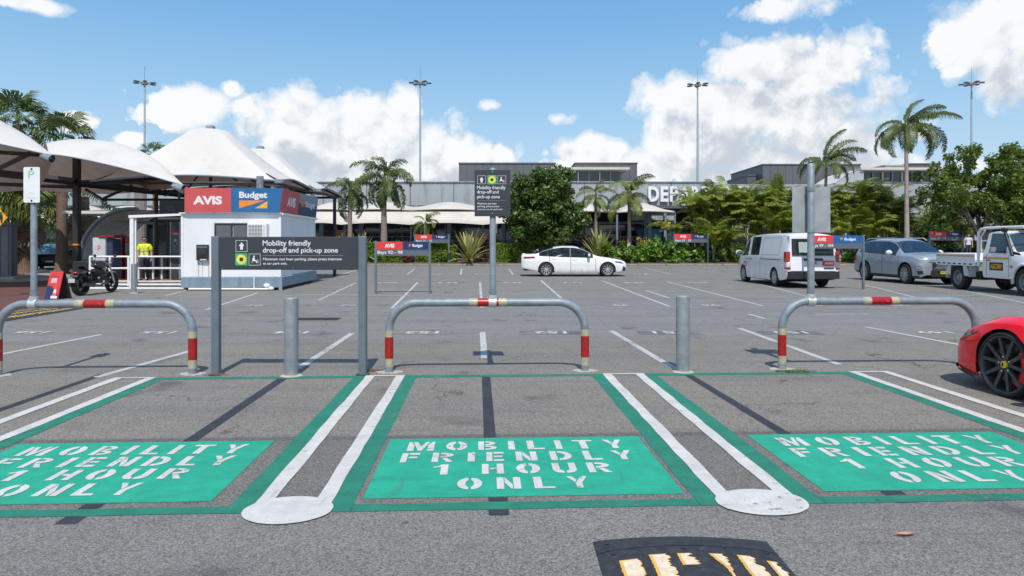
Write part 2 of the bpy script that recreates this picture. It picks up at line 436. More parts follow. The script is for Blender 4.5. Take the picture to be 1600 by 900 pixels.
g = MB(); nx, ny = 60, 60
g.box(-1500, 1500, -60, 2500, -1.2, 0)
g.build('ground', asph, kind='structure')
red_pave = mat('red_brown_paving', (.125, .052, .044), .85, 0, .2, 3, .3, 60, vec='P')
p = MB(); p.poly([G(-420, 441)[:2], G(20, 441), G(93, 436), G(112, 447), G(64, 478), G(-10, 497), G(-640, 515)], 'XY', .004)
p.build('red_pavement', red_pave, kind='structure')
lt_pave = mat('pale_concrete_path', (.30, .29, .27), .85, 0, .15, 2, vec='P')
p = MB(); p.poly([G(-400, 441), G(-400, 419), G(160, 419.5), G(180, 426), G(112, 437), G(20, 441)], 'XY', .008)
p.build('pathway', lt_pave, kind='structure')

def strip(mb, X0, X1, Y0, Y1, z, n=1, jag=0., seed=0):
    """a painted band in the bay frame with slightly uneven edges"""
    rr = random.Random(seed + int(X0 * 100) + int(Y0 * 10))
    ln = max(1, int(max(abs(X1-X0), abs(Y1-Y0)) / .25))
    if abs(Y1-Y0) > abs(X1-X0):
        a = [B(X0 + rr.uniform(-jag, jag), Y0 + (Y1-Y0)*i/ln, z) for i in range(ln+1)]
        b = [B(X1 + rr.uniform(-jag, jag), Y0 + (Y1-Y0)*i/ln, z) for i in range(ln+1)]
    else:
        a = [B(X0 + (X1-X0)*i/ln, Y1 + rr.uniform(-jag, jag), z) for i in range(ln+1)]
        b = [B(X0 + (X1-X0)*i/ln, Y0 + rr.uniform(-jag, jag), z) for i in range(ln+1)]
    vs = a + b; fs = [(i, i+1, ln+1+i+1, ln+1+i) for i in range(ln)]
    fs = [tuple(reversed(f)) for f in fs] if abs(Y1-Y0) <= abs(X1-X0) else fs
    return mb._add(vs, fs)
YT, YTn = 8.335, 8.21       # far green line   (F = 1070)
YB, YBn = 4.235, 4.115      # near green line
ks = F * CH
def Yof(py): return ks / (py - HZ) / math.cos(TH)
YT, YTn = Yof(585.7), Yof(589.2); YB, YBn = Yof(785.5), Yof(796.5)
RY0, RY1 = Yof(777), Yof(685)
# --- stencil alphabet, unit cells
def rect(a, b, c, d): return [(a, b), (c, b), (c, d), (a, d)]
def arcs(cx, cy, rx, ry, ix, iy, a0, a1, n=7):
    o = [(cx + rx*math.cos(R(a0+(a1-a0)*i/n)), cy + ry*math.sin(R(a0+(a1-a0)*i/n))) for i in range(n+1)]
    q = [(cx + ix*math.cos(R(a0+(a1-a0)*i/n)), cy + iy*math.sin(R(a0+(a1-a0)*i/n))) for i in range(n+1)]
    return o + q[::-1]
ST = {
 'I': [rect(0, 0, 1, 1)],
 'L': [rect(0, .0, .40, 1), rect(.40, 0, 1, .16)],
 'T': [rect(0, .84, 1, 1), rect(.33, 0, .68, .84)],
 'M': [[(0, 0), (.24, 0), (.24, .62), (.10, 1), (0, 1)], [(.17, 1), (.42, 0), (.55, 0), (.80, 1), (.66, 1), (.50, .45), (.33, 1)], [(.76, 0), (1, 0), (1, 1), (.90, 1), (.76, .62)]],
 'N': [rect(0, 0, .3, 1), [(.34, 1), (.66, .38), (.66, 0), (.60, 0), (.34, .52)], rect(.70, 0, 1, 1)],
 'F': [rect(0, 0, .34, 1), rect(.42, .8, 1, 1), rect(.42, .42, .9, .6)],
 'E': [rect(0, 0, .34, 1), rect(.42, .8, 1, 1), rect(.42, .41, .92, .59), rect(.42, 0, 1, .2)],
 'R': [rect(0, 0, .3, 1), arcs(.38, .72, .62, .28, .3, .1, -90, 90), [(.45, .42), (.68, .42), (1, 0), (.68, 0)]],
 'B': [rect(0, 0, .3, 1), arcs(.38, .75, .55, .25, .27, .09, -90, 90), arcs(.38, .25, .62, .25, .3, .09, -90, 90)],
 'D': [rect(0, 0, .3, 1), arcs(.38, .5, .62, .5, .3, .3, -90, 90, 10)],
 'O': [arcs(.46, .5, .46, .5, .13, .28, 93, 267, 12), arcs(.54, .5, .46, .5, .13, .28, -87, 87, 12)],
 'U': [[(0, 1), (.3, 1), (.3, .38), (.34, .26), (.45, .2), (.45, 0), (.2, .04), (.06, .15), (0, .32)],
       [(1, 1), (.7, 1), (.7, .38), (.66, .26), (.55, .2), (.55, 0), (.8, .04), (.94, .15), (1, .32)]],
 'H': [rect(0, 0, .31, 1), rect(.69, 0, 1, 1), rect(.39, .41, .69, .59)],
 'Y': [[(0, 1), (.3, 1), (.46, .68), (.36, .48)], [(.72, 1), (1, 1), (.66, .42), (.66, 0), (.36, 0), (.36, .40)]],
 '1': [[(.0, .68), (.35, .72), (.52, .76), (.52, 1), (.38, .86), (.0, .78)], rect(.52, 0, 1, 1)]}
ROWS = [(690.7, 704.2, [('M',637.5,678.5),('O',697,729.7),('B',748,777),('I',795.2,805),('L',823.8,850),('I',868,878),('T',895.6,926.9),('Y',945,976)], 697),
        (707.7, 722.0, [('F',628,655.6),('R',675.6,709),('I',729.8,741),('E',760.3,787.5),('N',807,840),('D',859.4,893.5),('L',912.5,940),('Y',958.8,992)], 715),
        (726.2, 742.0, [('1',675.6,699),('H',751.5,785.6),('O',806,843.5),('U',862.5,900),('R',920,956)], 734),
        (747.6, 765.8, [('O',713.8,753),('N',775,812.5),('L',834,866),('Y',888,922)], 757)]
def bay_panel(X0, X1, label, sx=1.0, seed=0):
    root = empty('bay_marking', B((X0+X1)/2, (RY0+RY1)/2, 0), TH, label, 'road marking', 'mobility friendly bay panels')
    w = (X1 - X0) / 2; h = (RY1 - RY0) / 2
    m = MB(); m.grid(lambda u, v: (-w + 2*w*u, -h + 2*h*v, .003), 8, 6); m.build('painted_field', P_MINT, root)
    cxm = (1.293 - .745) / 2; rr = random.Random(seed)
    for (y0, y1, row, cy) in ROWS:
        ya, yb = Yof(y1), Yof(y0); ym = cy
        for (ch, a, b) in row:
            xa = (a - 753) / (ym - HZ) * CH; xb = (b - 753) / (ym - HZ) * CH
            # the crops measure slanted outlines: letters are upright in the bay frame
            mid = (xa + xb) / 2; wd = xb - xa
            lw = wd; x0 = (mid - cxm) * sx - lw / 2 + rr.uniform(-.008, .008)
            m = MB()
            for pl in ST[ch]:
                m._add([(x0 + p[0]*lw, ya + p[1]*(yb-ya) - (RY0+RY1)/2, .006) for p in pl], [tuple(range(len(pl)))])
            m.build('letter', P_WHITE, root)
    return root
bay_panel(-.745, 1.29, 'bright green panel reading mobility friendly 1 hour only, in the middle bay')
bay_panel(-3.67, -1.675, 'bright green panel reading mobility friendly 1 hour only, in the left bay', .97, 3)
bay_panel(2.205, 4.31, 'bright green panel reading mobility friendly 1 hour only, in the right bay', 1.02, 5)
# dark green outline of each bay
def outline(X0, X1, label):
    root = empty('bay_outline', B((X0+X1)/2, YT, 0), 0, label, 'road marking', 'dark green bay outlines')
    root.location = (0, 0, 0)
    for (a, b, c, d) in ((X0, X0+.14, YBn, YTn), (X1-.14, X1, YBn, YTn), (X0, X1, YTn, YT), (X0+.14, X1-.14, YBn, YB)):
        m = MB(); strip(m, a, b, c, d, .003, jag=.006); m.build('painted_line', P_GREEN, root)
outline(-.924, 1.471, 'dark green outline painted round the middle bay')
outline(-3.87, -1.392, 'dark green outline painted round the left bay')
outline(1.974, 4.55, 'dark green outline painted round the right bay')
def aisle(Xa, Xb, label, end=True):
    root = empty('painted_aisle', (0, 0, 0), 0, label, 'road marking', 'white double lines between the bays')
    for (a, b) in ((Xa, Xa+.105), (Xb-.105, Xb)):
        m = MB(); strip(m, a, b, YBn, YT, .006, jag=.006); m.build('painted_line', P_WHITE, root)
    m = MB(); strip(m, Xa+.105, Xb-.105, YT-.055, YT, .006, jag=.003); m.build('painted_line', P_WHITE, root)
    if end:
        m = MB(); cx = (Xa+Xb)/2; cy = Yof(793); rx = (Xb-Xa)/2 + .03; rr = random.Random(int(Xa*10))
        pts = []
        for i in range(40):
            a = 2*math.pi*i/40; k = 1 + rr.uniform(-.010, .010)
            pts.append(B(cx + rx*k*math.cos(a), cy + .215*k*math.sin(a))[:2])
        m.poly(pts, 'XY', .009); m.build('rounded_end', P_WHITE, root)
aisle(-1.392, -.924, 'white double line with a rounded end between left and middle bays')
aisle(1.471, 1.974, 'white double line with a rounded end between middle and right bays')
aisle(4.55, 5.06, 'white double line nearest the red car, right of the bays')
aisle(-4.36, -3.87, 'white double line at the far left of the bays')
def tar(X0, X1, Ya, Yb, label, dx=0.):
    m = MB(); n = 12
    a = [B(X0 + dx*(1-i/n), Ya + (Yb-Ya)*i/n, .0025) for i in range(n+1)]; b = [B(X1 + dx*(1-i/n), Ya + (Yb-Ya)*i/n, .0025) for i in range(n+1)]
    m._add(a+b, [(i, n+1+i, n+2+i, i+1)[::-1] for i in range(n)])
    m.build('tar_strip', P_TAR, label=label, cat='tar strip', group='black tar strips over old bay lines')
tar(.0, .1, RY1+.02, YTn, 'black tar strip down the middle bay above its green panel', .015)
tar(-2.41, -2.30, RY1+.02, YTn, 'black tar strip down the left bay above its green panel')
tar(2.45, 2.55, RY1+.02, YTn, 'black tar strip down the right bay above its green panel', .04)
tar(-4.67, -4.57, 5.9, YT+.25, 'black tar strip left of the far left white double line')
tar(.04, .16, Yof(806), RY0-.01, 'short black tar patch below the middle green panel')
tar(-2.43, -2.31, Yof(808), RY0-.01, 'short black tar patch below the left green panel')
tar(2.56, 2.70, Yof(797), RY0-.01, 'short black tar patch below the right green panel')
# --- lines and numbers of the car park beyond
LN = empty('bay_lines', (0, 0, 0), 0, 'thin worn white lines of the rental car bays beyond the barriers', 'road marking')
def gl(p, q, w=.09, m_=P_WORN, z=.004):
    a = Vector(G(*p)); b = Vector(G(*q)); d = (b - a).normalized(); n = Vector((-d.y, d.x)) * w / 2
    m = MB(); k = 8
    vs = [tuple(a.lerp(b, i/k) + n) + (z,) for i in range(k+1)] + [tuple(a.lerp(b, i/k) - n) + (z,) for i in range(k+1)]
    m._add(vs, [(i, k+1+i, k+2+i, i+1) for i in range(k)]); m.build('painted_line', m_, LN)
for p, q in [((550,521),(465,577)),((754,519),(757,560)),((955,517),(1055,577)),((1155,513),(1312,570)),((1352,511),(1600,558)),((158,523),(-40,562)),((300,548),(150,590)),
             ((556,442),(498,469)),((653,441),(612,482)),((750,441),(753,481)),((845,438),(877,466)),((941,439),(1046,479)),((1041,440),(1192,478)),((1170,440),(1262,463)),((1350,445),(1452,470)),
             ((1480,449),(1620,477)),((1009,454),(1046,466)),((402,458),(322,484)),((490,421),(452,434)),((648,420),(636,429)),((721,420),(720,429)),((795,420),(802,429)),
             ((1010,420),(1046,428)),((1078,421),(1122,426)),((300,452),(258,462)),((1275,491),(1360,491)),((1170,491),(1195,498)),((560,421),(530,430)),((1190,421),(1240,430)),((200,476),(176,481)),
             ((470,460),(640,462)),((1040,455),(1056,455)),((730,454),(756,454))]:
    gl(p, q, .10 if p[1] > 500 else .085)
NM = empty('bay_numbers', (0, 0, 0), 0, 'worn bay numbers painted on the car park asphalt', 'road marking')
def bayno(px, py, txt, w, back=None, h=.30):
    x, y = G(px, py)
    if back:
        m = MB(); m.box(x-w*.95, x+w*.95, y-.22, y+.22, .003, .0045); m.build('painted_patch', back, NM)
    m = MB(); text_add(m, txt, x-w/2, x+w/2, y-h/2, y+h/2, .0085, .02, 'XY')
    for i, v in enumerate(m.v): m.v[i] = (2*x - v[0], 2*y - v[1], v[2])     # read from the other side
    m.build('painted_number', P_WHITE if py > 500 else P_WORN, NM)
for px, txt, bk in ((48,'156',None),(248,'155',None),(455,'154',P_RED),(660,'153',P_RED),(860,'152',P_BLK),(1045,'151',P_BLK),(1235,'150',P_BLK),(1460,'149',None)):
    bayno(px, 520, txt, .58, bk)
for px, txt in ((260,'90'),(400,'91'),(545,'92'),(682,'93'),(824,'94'),(970,'95'),(1110,'96'),(1270,'97'),(1405,'98')): bayno(px, 477.5, txt, .42, P_RED, .42)
for px, txt in ((605,'80'),(700,'81'),(800,'82'),(895,'83'),(990,'84'),(1090,'85')): bayno(px, 442, txt, .8, None, .7)
for px, txt in ((518,'70'),(600,'71'),(680,'72'),(755,'73'),(1003,'75')): bayno(px, 428.5, txt, .9, None, .9)
# one fallen leaf on the bare asphalt
lx, ly = G(1414, 838); m = MB(); m.grid(lambda u, v: (lx-.06+.12*u, ly+(v-.5)*.035*math.sin(math.pi*min(.98, max(.02, u))), .004+.012*(2*v-1)**2+.006*u), 8, 3)
m.build('fallen_leaf', mat('pinkish_dry_leaf', (.42, .22, .17), .8, 0, .2, 30), label='single pinkish dry leaf lying on the asphalt right of the speed bump', cat='leaf')
# drainage grate
gx, gy = G(488, 499)
gr = empty('drain_grate', (gx, gy, 0), 0, 'rusty slotted drain grate in the asphalt behind the left bollard', 'drain')
rust = mat('rusty_iron', (.10, .065, .055), .8, .3, .3, 12, .3, 40)
m = MB(); m.box(-.55, .55, -.16, .16, .001, .006); m.build('pit', black_p, gr)
m = MB()
for i in range(24): m.box(-.53+i*.0455, -.51+i*.0455, -.15, .15, .006, .018)
m.box(-.56, .56, -.18, -.15, .002, .018); m.box(-.56, .56, .15, .18, .002, .018); m.build('bars', rust, gr)
# ================================================================ barriers, bollards
ref_red = mat('red_reflective_tape', (.34, .011, .011), .35, 0, .15, 20, dirt=((.55, .45, .38), .63, 25, .8))
ref_cream = mat('cream_reflective_tape', (.41, .38, .26), .4, 0, .12, 20, dirt=((.28, .31, .32), .54, 14, .85))
def barX(px, Y):
    k = (px - 800) / F; return Y * (k*math.cos(TH) + math.sin(TH)) / (math.cos(TH) - k*math.sin(TH))
def barrier(pxa, pxb, py, label, zt=.915):
    (xa, ya), (xb, yb) = G(pxa, py), G(pxb, py - .0049*(pxb-pxa)*0)
    d = CH*F/(580.8 - HZ)
    # legs stand on the barrier line in the bay frame
    Yb = Yof(581.4); Xa, Xb = barX(pxa, Yb), barX(pxb, Yb); w = (Xb - Xa) / 2
    c = B((Xa + Xb)/2, Yb)
    root = empty('barrier_hoop', c, TH, label, 'barrier', 'galvanised hoop barriers in front of the bays')
    r = .05; br = .34; pts = [(-w, 0, -.05), (-w, 0, zt-r-br)]
    for i in range(1, 13):
        a = R(180 - 90*i/12); pts.append((-w+br + br*math.cos(a), 0, zt-r-br + br*math.sin(a)))
    for i in range(0, 13):
        a = R(90 - 90*i/12); pts.append((w-br + br*math.cos(a), 0, zt-r-br + br*math.sin(a)))
    pts.append((w, 0, -.05))
    m = MB(); m.tube(pts, r, 20); m.build('rail', galv, root, 60)
    for s in (-w, w):
        for (z0, z1, mm) in ((.445, .525, ref_cream), (.18, .445, ref_red), (.075, .18, ref_cream)):
            m = MB(); m.tube([(s, 0, z0), (s, 0, z1)], r+.0025, 20); m.build('reflective_band', mm, root, 60)
        m = MB(); pl = []
        rr = random.Random(int(s*100)+int(pxa))
        for i in range(22):
            a = 2*math.pi*i/22; k = rr.uniform(.82, 1.12); pl.append((s + .16*k*math.cos(a), .11*k*math.sin(a)))
        m.poly(pl, 'XY', .001, .012); m.build('footing', concrete, root)
    for (x0, x1, mm) in ((-.225, -.125, ref_cream), (-.125, .135, ref_red), (.135, .235, ref_cream)):
        m = MB(); m.tube([(x0, 0, zt-r), (x1, 0, zt-r)], r+.0025, 20); m.build('reflective_band', mm, root, 60)
    return root, Yb
hoop1, YBAR = barrier(-4, 301, 583, 'galvanised hoop barrier on the left, carrying the white P sign pole')
hoop2, _ = barrier(608, 914, 581, 'galvanised hoop barrier in the middle, carrying the dark mobility sign')
hoop3, _ = barrier(1222, 1525, 578, 'galvanised hoop barrier on the right beside the red sports car')
def barpt(px, py=581.2):      # point on the barrier line
    return B(barX(px, YBAR), YBAR)
def bollard(px, top, base, r, label, mm=galv_dark, loc=None, bands=False):
    x, y = loc if loc else G(px, base)
    h = CH * (base - top) / (base - HZ)
    root = empty('bollard', (x, y, 0), 0, label, 'bollard')
    m = MB(); m.lathe([(r, -.05), (r, h-.012), (r-.012, h), (r-.02, h-.004), (0.001, h-.02)], 24); m.build('post', mm, root, 40)
    m = MB(); m.lathe([(r+.006, .0), (r+.05, .0), (r+.03, .012), (r, .018)], 20); m.build('footing', concrete, root)
    return root
bollard(455, 465, 587, .084, 'thick grey steel bollard behind the left mobility sign')
bollard(1067, 462, 581, .084, 'thick grey steel bollard between the middle and right hoop barriers')
bollard(209, 412, 458, .082, 'small grey bollard standing at the corner of the booth deck')
# weeds and litter round the posts
weed_m = mat('weed_green', (.12, .13, .035), .8, 0, .4, 10)
dry_m = mat('dry_leaf', (.22, .10, .055), .8, 0, .4, 20)
def weeds(px, py, n, rad, label, mm=weed_m):
    x, y = G(px, py); m = MB(); rr = random.Random(int(px))
    for i in range(n):
        a = rr.uniform(0, 6.28); q = rr.random()**.6*rad; cx, cy = x+q*math.cos(a)*1.6, y+q*math.sin(a)*.5
        b = rr.uniform(0, 6.28); l = rr.uniform(.015, .05); z = rr.uniform(.008, .04)
        m._add([(cx-.004, cy, .006), (cx+.004, cy, .006), (cx+l*math.cos(b), cy+l*math.sin(b), z)], [(0, 1, 2)])
    m.build('weeds', mm, kind='stuff', label=label, cat='weeds')
weeds(1242, 581.5, 420, .16, 'low green weeds at the foot of the right hoop barrier')
weeds(585, 580, 160, .10, 'brown leaf litter at the right post of the mobility sign', dry_m)
weeds(338, 587, 120, .10, 'brown leaf litter at the left post of the mobility sign', dry_m)
# ================================================================ signs
sign_dark = mat('charcoal_sign', (.040, .043, .052), .42, 0, .05, 2)
sign_white = mat('sign_white_print', (.74, .74, .74), .5, 0, .03, 5)
sign_grey = mat('sign_grey_print', (.23, .24, .26), .5)
sign_green = mat('sign_green', (.03, .42, .16), .5)
sign_yellow = mat('sign_yellow', (.75, .66, .10), .5)
sign_brown = mat('sign_brown', (.07, .025, .012), .5)
teal_edge = mat('teal_edge', (.12, .42, .36), .5)
alum = mat('aluminium_back', (.33, .36, .38), .5, .2, .16, 3.5, dirt=((.36, .38, .39), .55, 2.2, .5))
av_red = mat('faded_red_sign', (.60, .075, .075), .5, 0, .06, 2)
av_red2 = mat('red_sign', (.68, .045, .04), .5, 0, .06, 2)
bd_navy = mat('navy_sign', (.012, .035, .12), .45, 0, .06, 2)
bd_blue = mat('blue_sign', (.014, .095, .30), .45, 0, .08, 2)
orange = mat('orange_print', (.80, .26, .03), .5)
amber = mat('amber_print', (.80, .42, .04), .5)
def frame_ring(m, x0, x1, z0, z1, t, y):
    for (a, b, c, d) in ((x0, x1, z0, z0+t), (x0, x1, z1-t, z1), (x0, x0+t, z0+t, z1-t), (x1-t, x1, z0+t, z1-t)):
        m._add([(a, y, c), (b, y, c), (b, y, d), (a, y, d)], [(0, 1, 2, 3)])
def disc(m, cx, cz, rx, rz, y, n=20): m._add([(cx+rx*math.cos(6.2832*i/n), y, cz+rz*math.sin(6.2832*i/n)) for i in range(n)], [tuple(range(n))])
def pict_person(root, x0, z0, s, y):
    m = MB(); frame_ring(m, x0, x0+s, z0, z0+s, s*.03, y); 
    disc(m, x0+s*.5, z0+s*.72, s*.085, s*.085, y, 12)
    m._add([(x0+s*a, y, z0+s*b) for a, b in ((.30, .60), (.38, .66), (.62, .66), (.70, .60), (.70, .50), (.63, .50), (.61, .18), (.39, .18), (.37, .50), (.30, .50))], [tuple(range(10))])
    m.build('person_symbol', sign_white, root)
def pict_flower(root, x0, z0, s, y):
    m = MB(); m._add([(x0, y, z0), (x0+s, y, z0), (x0+s, y, z0+s), (x0, y, z0+s)], [(0, 1, 2, 3)]); m.build('symbol_field', sign_green, root)
    m = MB(); n = 36
    m._add([(x0+s*.5+(s*.46 if i % 2 else s*.36)*math.cos(6.2832*i/n), y-.0012, z0+s*.5+(s*.46 if i % 2 else s*.36)*math.sin(6.2832*i/n)) for i in range(n)], [tuple(range(n))])
    m.build('petals', sign_yellow, root)
    m = MB(); disc(m, x0+s*.5, z0+s*.5, s*.17, s*.17, y-.0024); m.build('flower_centre', sign_brown, root)
def pict_seat(root, x0, z0, s, y):
    m = MB(); frame_ring(m, x0, x0+s, z0, z0+s, s*.03, y)
    disc(m, x0+s*.44, z0+s*.78, s*.075, s*.075, y, 12)
    m._add([(x0+s*a, y, z0+s*b) for a, b in ((.34, .68), (.50, .68), (.52, .48), (.66, .44), (.74, .22), (.65, .20), (.58, .36), (.36, .36), (.30, .50))], [tuple(range(9))])
    m._add([(x0+s*a, y, z0+s*b) for a, b in ((.28, .46), (.32, .46), (.30, .20), (.26, .20))], [(0, 1, 2, 3)])
    m._add([(x0+s*a, y, z0+s*b) for a, b in ((.72, .52), (.76, .52), (.84, .20), (.80, .20))], [(0, 1, 2, 3)])
    m.build('seated_symbol', sign_white, root)
def screws(root, pts, y, r=.008):
    m = MB()
    for (x, z) in pts: m.ellipsoid((x, y, z), (r, r*.5, r), 8, 5)
    m.build('screws', galv, root)
# --- big board on two posts, left
d0 = DD(585.5)
bx0, bx1 = XX(343, d0), XX(563, d0)
ms = empty('mobility_sign', ((XX(338, d0)+XX(567, d0))/2, d0, 0), 0, 'charcoal mobility friendly drop-off and pick-up zone board on two posts', 'sign')
ox = ms.location.x
for px in (338, 567):
    x = XX(px, d0) - ox; m = MB(); m.cbox(x-.046, x+.046, -.046, .046, -.05, ZZ(369.5, d0)+.003, .008)
    m.build('post', postgrey, ms)
    m = MB(); m.cbox(x-.075, x+.075, -.07, .07, .002, .014, .004); m.build('base_plate', rust, ms)
m = MB(); m.cbox(bx0-ox+.004, bx1-ox-.004, -.03, .012, ZZ(421.5, d0), ZZ(370, d0), .005); m.build('board', sign_dark, ms)
def bp(px): return XX(px, d0) - ox
def bz(py): return ZZ(py, d0)
yl = -.0325
words(ms, sign_white, [('Mobility friendly', bp(412), bp(487), bz(386.5), bz(375.5), yl, .012),
  ('drop-off and pick-up zone', bp(412), bp(529), bz(397), bz(386.8), yl, .012),
  ('Maximum one hour parking, please press intercom', bp(412.5), bp(535), bz(408), bz(402.5), yl, .01),
  ('at car park exit.', bp(412.5), bp(450), bz(414.5), bz(409.5), yl, .01)])
m = MB(); m._add([(bp(412), yl, bz(399.6)), (bp(538), yl, bz(399.6)), (bp(538), yl, bz(398.9)), (bp(412), yl, bz(398.9))], [(0,1,2,3)]); m.build('rule', sign_grey, ms)
sz = bp(388) - bp(370)
pict_person(ms, bp(370), bz(393.4), sz, yl); pict_flower(ms, bp(369.5), bz(414.5), sz*1.03, yl); pict_seat(ms, bp(390.5), bz(414.5), sz, yl)
screws(ms, [(bp(349), bz(372)), (bp(459), bz(372)), (bp(349), bz(419)), (bp(459), bz(419))], yl, .006)
# --- pole signs on the hoops
def pole(px, top, r, label, coup=()):
    x, y, _ = barpt(px)
    d = y; zt = ZZ(top, d); root = empty('sign_pole', (x, y, .86), 0, label, 'sign post')
    m = MB(); m.lathe([(r, .06), (r, zt-.86), (r*.8, zt-.86+.012), (0.001, zt-.86+.016)], 18); m.build('pole', galv, root, 40)
    m = MB(); m.tube([(-.047, 0, .005), (.047, 0, .005)], .062, 18); m.tube([(0, 0, .04), (0, 0, .10)], r+.014, 16)
    m.tube([(-.062, 0, .035), (-.062, 0, .075)], .01, 8); m.build('clamp', mat('bright_clamp', (.62, .64, .65), .4, .6, .1, 20), root, 50)
    for py in coup:
        z = ZZ(py, d) - .86
        m = MB(); m.lathe([(r+.001, z-.022), (r+.007, z-.02), (r+.007, z+.02), (r+.001, z+.022)], 18); m.build('coupling', galv, root, 40)
    return root, d
p1, dp = pole(53, 263, .035, 'galvanised pole on the left hoop barrier', (460,))
p2, _ = pole(770, 264, .038, 'galvanised pole on the middle hoop barrier', (457,))
p3, _ = pole(1267, 257, .043, 'tall galvanised pole on the right hoop barrier', (296, 361, 455))
# white P sign
def sp(px, root, d): return XX(px, d) - root.location.x
x, y, _ = barpt(49.5); dw = y - .05
pw = empty('parking_sign', (XX(49.5, dw), dw, ZZ(316.5, dw)), 0, 'white rounded parking sign with faded green P on the left pole', 'sign')
def rrect(w, h, r, n=5):
    pts = []
    for (cx, cz, a0) in ((w-r, h-r, 0), (-w+r, h-r, 90), (-w+r, r, 180), (w-r, r, 270)):
        for i in range(n+1):
            a = R(a0 + 90*i/n); pts.append((cx + r*math.cos(a), cz + r*math.sin(a)))
    return pts
hh = ZZ(261, dw) - ZZ(316.5, dw); ww = (XX(62.5, dw) - XX(37, dw)) / 2
m = MB(); m.poly(rrect(ww, hh, .018), 'XZ', -.001, .004); m.build('plate', white_p, pw)
pg = mat('faded_green_print', (.22, .60, .36), .6)
m = MB(); k = ww/12.75
text_add(m, 'P', -5*k, 4.2*k, hh-17.5*k, hh-5.5*k, -.003, .0); m.build('letter', pg, pw)
words(pw, mat('very_faded_green', (.45, .70, .56), .6), [('ONLY', -5.5*k, 4.8*k, 13.5*k, 16*k, -.003, -.01), ('AMBULANCE', -8*k, 7*k, 6.6*k, 8.2*k, -.003, .0)])
m = MB(); m.ellipsoid((0, -.004, 3*k), (.012, .005, .012), 10, 6); m.ellipsoid((0, -.004, hh-3*k), (.012, .005, .012), 10, 6); m.build('bolt', black_p, pw)
# dark mobility sign
x, y, _ = barpt(769.5); dm = y - .05
pm = empty('mobility_sign', (XX(769.5, dm), dm, ZZ(338, dm)), 0, 'small upright charcoal mobility friendly sign on the middle pole', 'sign')
q = lambda px: XX(px, dm) - pm.location.x
qz = lambda py: ZZ(py, dm) - pm.location.z
m = MB(); m.cbox(q(741.5), q(797.5), -.004, .002, 0, qz(265.5), .002); m.build('plate', sign_dark, pm)
words(pm, sign_white, [('Mobility friendly', q(745.5), q(790), qz(297.5), qz(290.3), -.0065, .008),
  ('drop-off and', q(745.5), q(779), qz(304), qz(297.3), -.0065, .008),
  ('pick-up zone', q(745.5), q(781), qz(311.5), qz(304.8), -.0065, .008),
  ('Maximum one hour', q(746), q(776), qz(319.5), qz(316.5), -.0065, .008),
  ('parking, please press', q(746), q(780), qz(324.6), qz(321), -.0065, .008),
  ('intercom at car park exit.', q(746), q(785.5), qz(329), qz(325.8), -.0065, .008)])
m = MB(); m._add([(q(746), -.0065, qz(313.9)), (q(790), -.0065, qz(313.9)), (q(790), -.0065, qz(313.4)), (q(746), -.0065, qz(313.4))], [(0,1,2,3)]); m.build('rule', sign_grey, pm)
s_ = q(759) - q(746)
pict_person(pm, q(746), qz(287.5), s_, -.0065); pict_flower(pm, q(761.5), qz(288), s_*1.1, -.0065); pict_seat(pm, q(777.5), qz(287.5), s_, -.0065)
screws(pm, [(q(769.5), qz(268.8)), (q(769.5), qz(333.5))], -.007, .010)
# grey back of a sign facing away, behind the right pole
x, y, _ = barpt(1267); db = y + .065
pb_ = empty('blank_sign', (XX(1267, db), db, ZZ(363.5, db)), 0, 'plain grey back of a sign facing away on the right pole', 'sign')
m = MB(); m.cbox(XX(1238, db)-pb_.location.x, XX(1297.5, db)-pb_.location.x, 0, .004, 0, ZZ(292, db)-ZZ(363.5, db), .002); m.build('plate', alum, pb_)
# --- rental bay signs
def slug_mark(m, x0, x1, z0, z1, y):
    w = x1-x0; h = z1-z0
    m._add([(x0, y, z0), (x0+w*.95, y, z1), (x0, y, z1)], [(0, 1, 2)])
def bay_sign(pxa, pxb, ytop, ybot, base, txt, label, fade=0., d=None, posttop=None, split=.50, blue=bd_navy, lower=True):
    d = d or DD(base); xa, xb = XX(pxa, d), XX(pxb, d); w = (xb - xa) / 2; cx = (xa + xb) / 2
    root = empty('bay_sign', (cx, d, 0), 0, label, 'sign', 'rental car bay signs')
    z1, z0 = ZZ(ytop, d), ZZ(ybot, d); pr = .035 * (1 if w < 1.1 else 1.4)
    for s in (-1, 1):
        m = MB(); m.cbox(s*w-pr, s*w+pr, -pr, pr, -.05, z1+.02, .006); m.build('post', postgrey, root)
    a, b = -w+pr, w-pr; h = z1 - z0; sp_ = a + (b-a)*split
    lower_m = mat('slate_sign', (.10, .125, .155), .5, 0, .05, 2)
    m = MB(); m.box(a, b, -.012, .012, z0, z1); m.build('board', lower_m, root)
    zt = z0 + h*.42
    m = MB(); m.box(a, sp_, -.016, -.0125, zt, z1-.005); m.build('red_panel', av_red2, root)
    m = MB(); m.box(sp_+.004, b, -.016, -.0125, zt, z1-.005); m.build('blue_panel', blue, root)
    m = MB(); c1 = (a+sp_)/2; tw = (sp_-a)*.19; th_ = (z1-zt)*.24
    zc = (zt+z1)/2
    words(root, sign_white, [('AVIS', c1-tw, c1+tw, zc-th_, zc+th_, -.0185, .05)]); 
    c2 = (sp_+b)/2; bw = (b-sp_)*.17
    words(root, sign_white, [('Budget', c2-bw*.7, c2+bw*1.6, zc-th_*1.1, zc+th_*.9, -.0185, .03)])
    text_add(m, txt, a+(b-a)*.015, a+(b-a)*.015+(sp_-a)*.97, z0+h*.06, zt-h*.06, -.0145, .015)
    m.build('lettering', sign_white, root)
    m = MB(); slug_mark(m, c2-bw*1.5, c2-bw*.85, zc-th_*.7, zc+th_*.8, -.0185); m.build('logo_mark', orange, root)
    return root
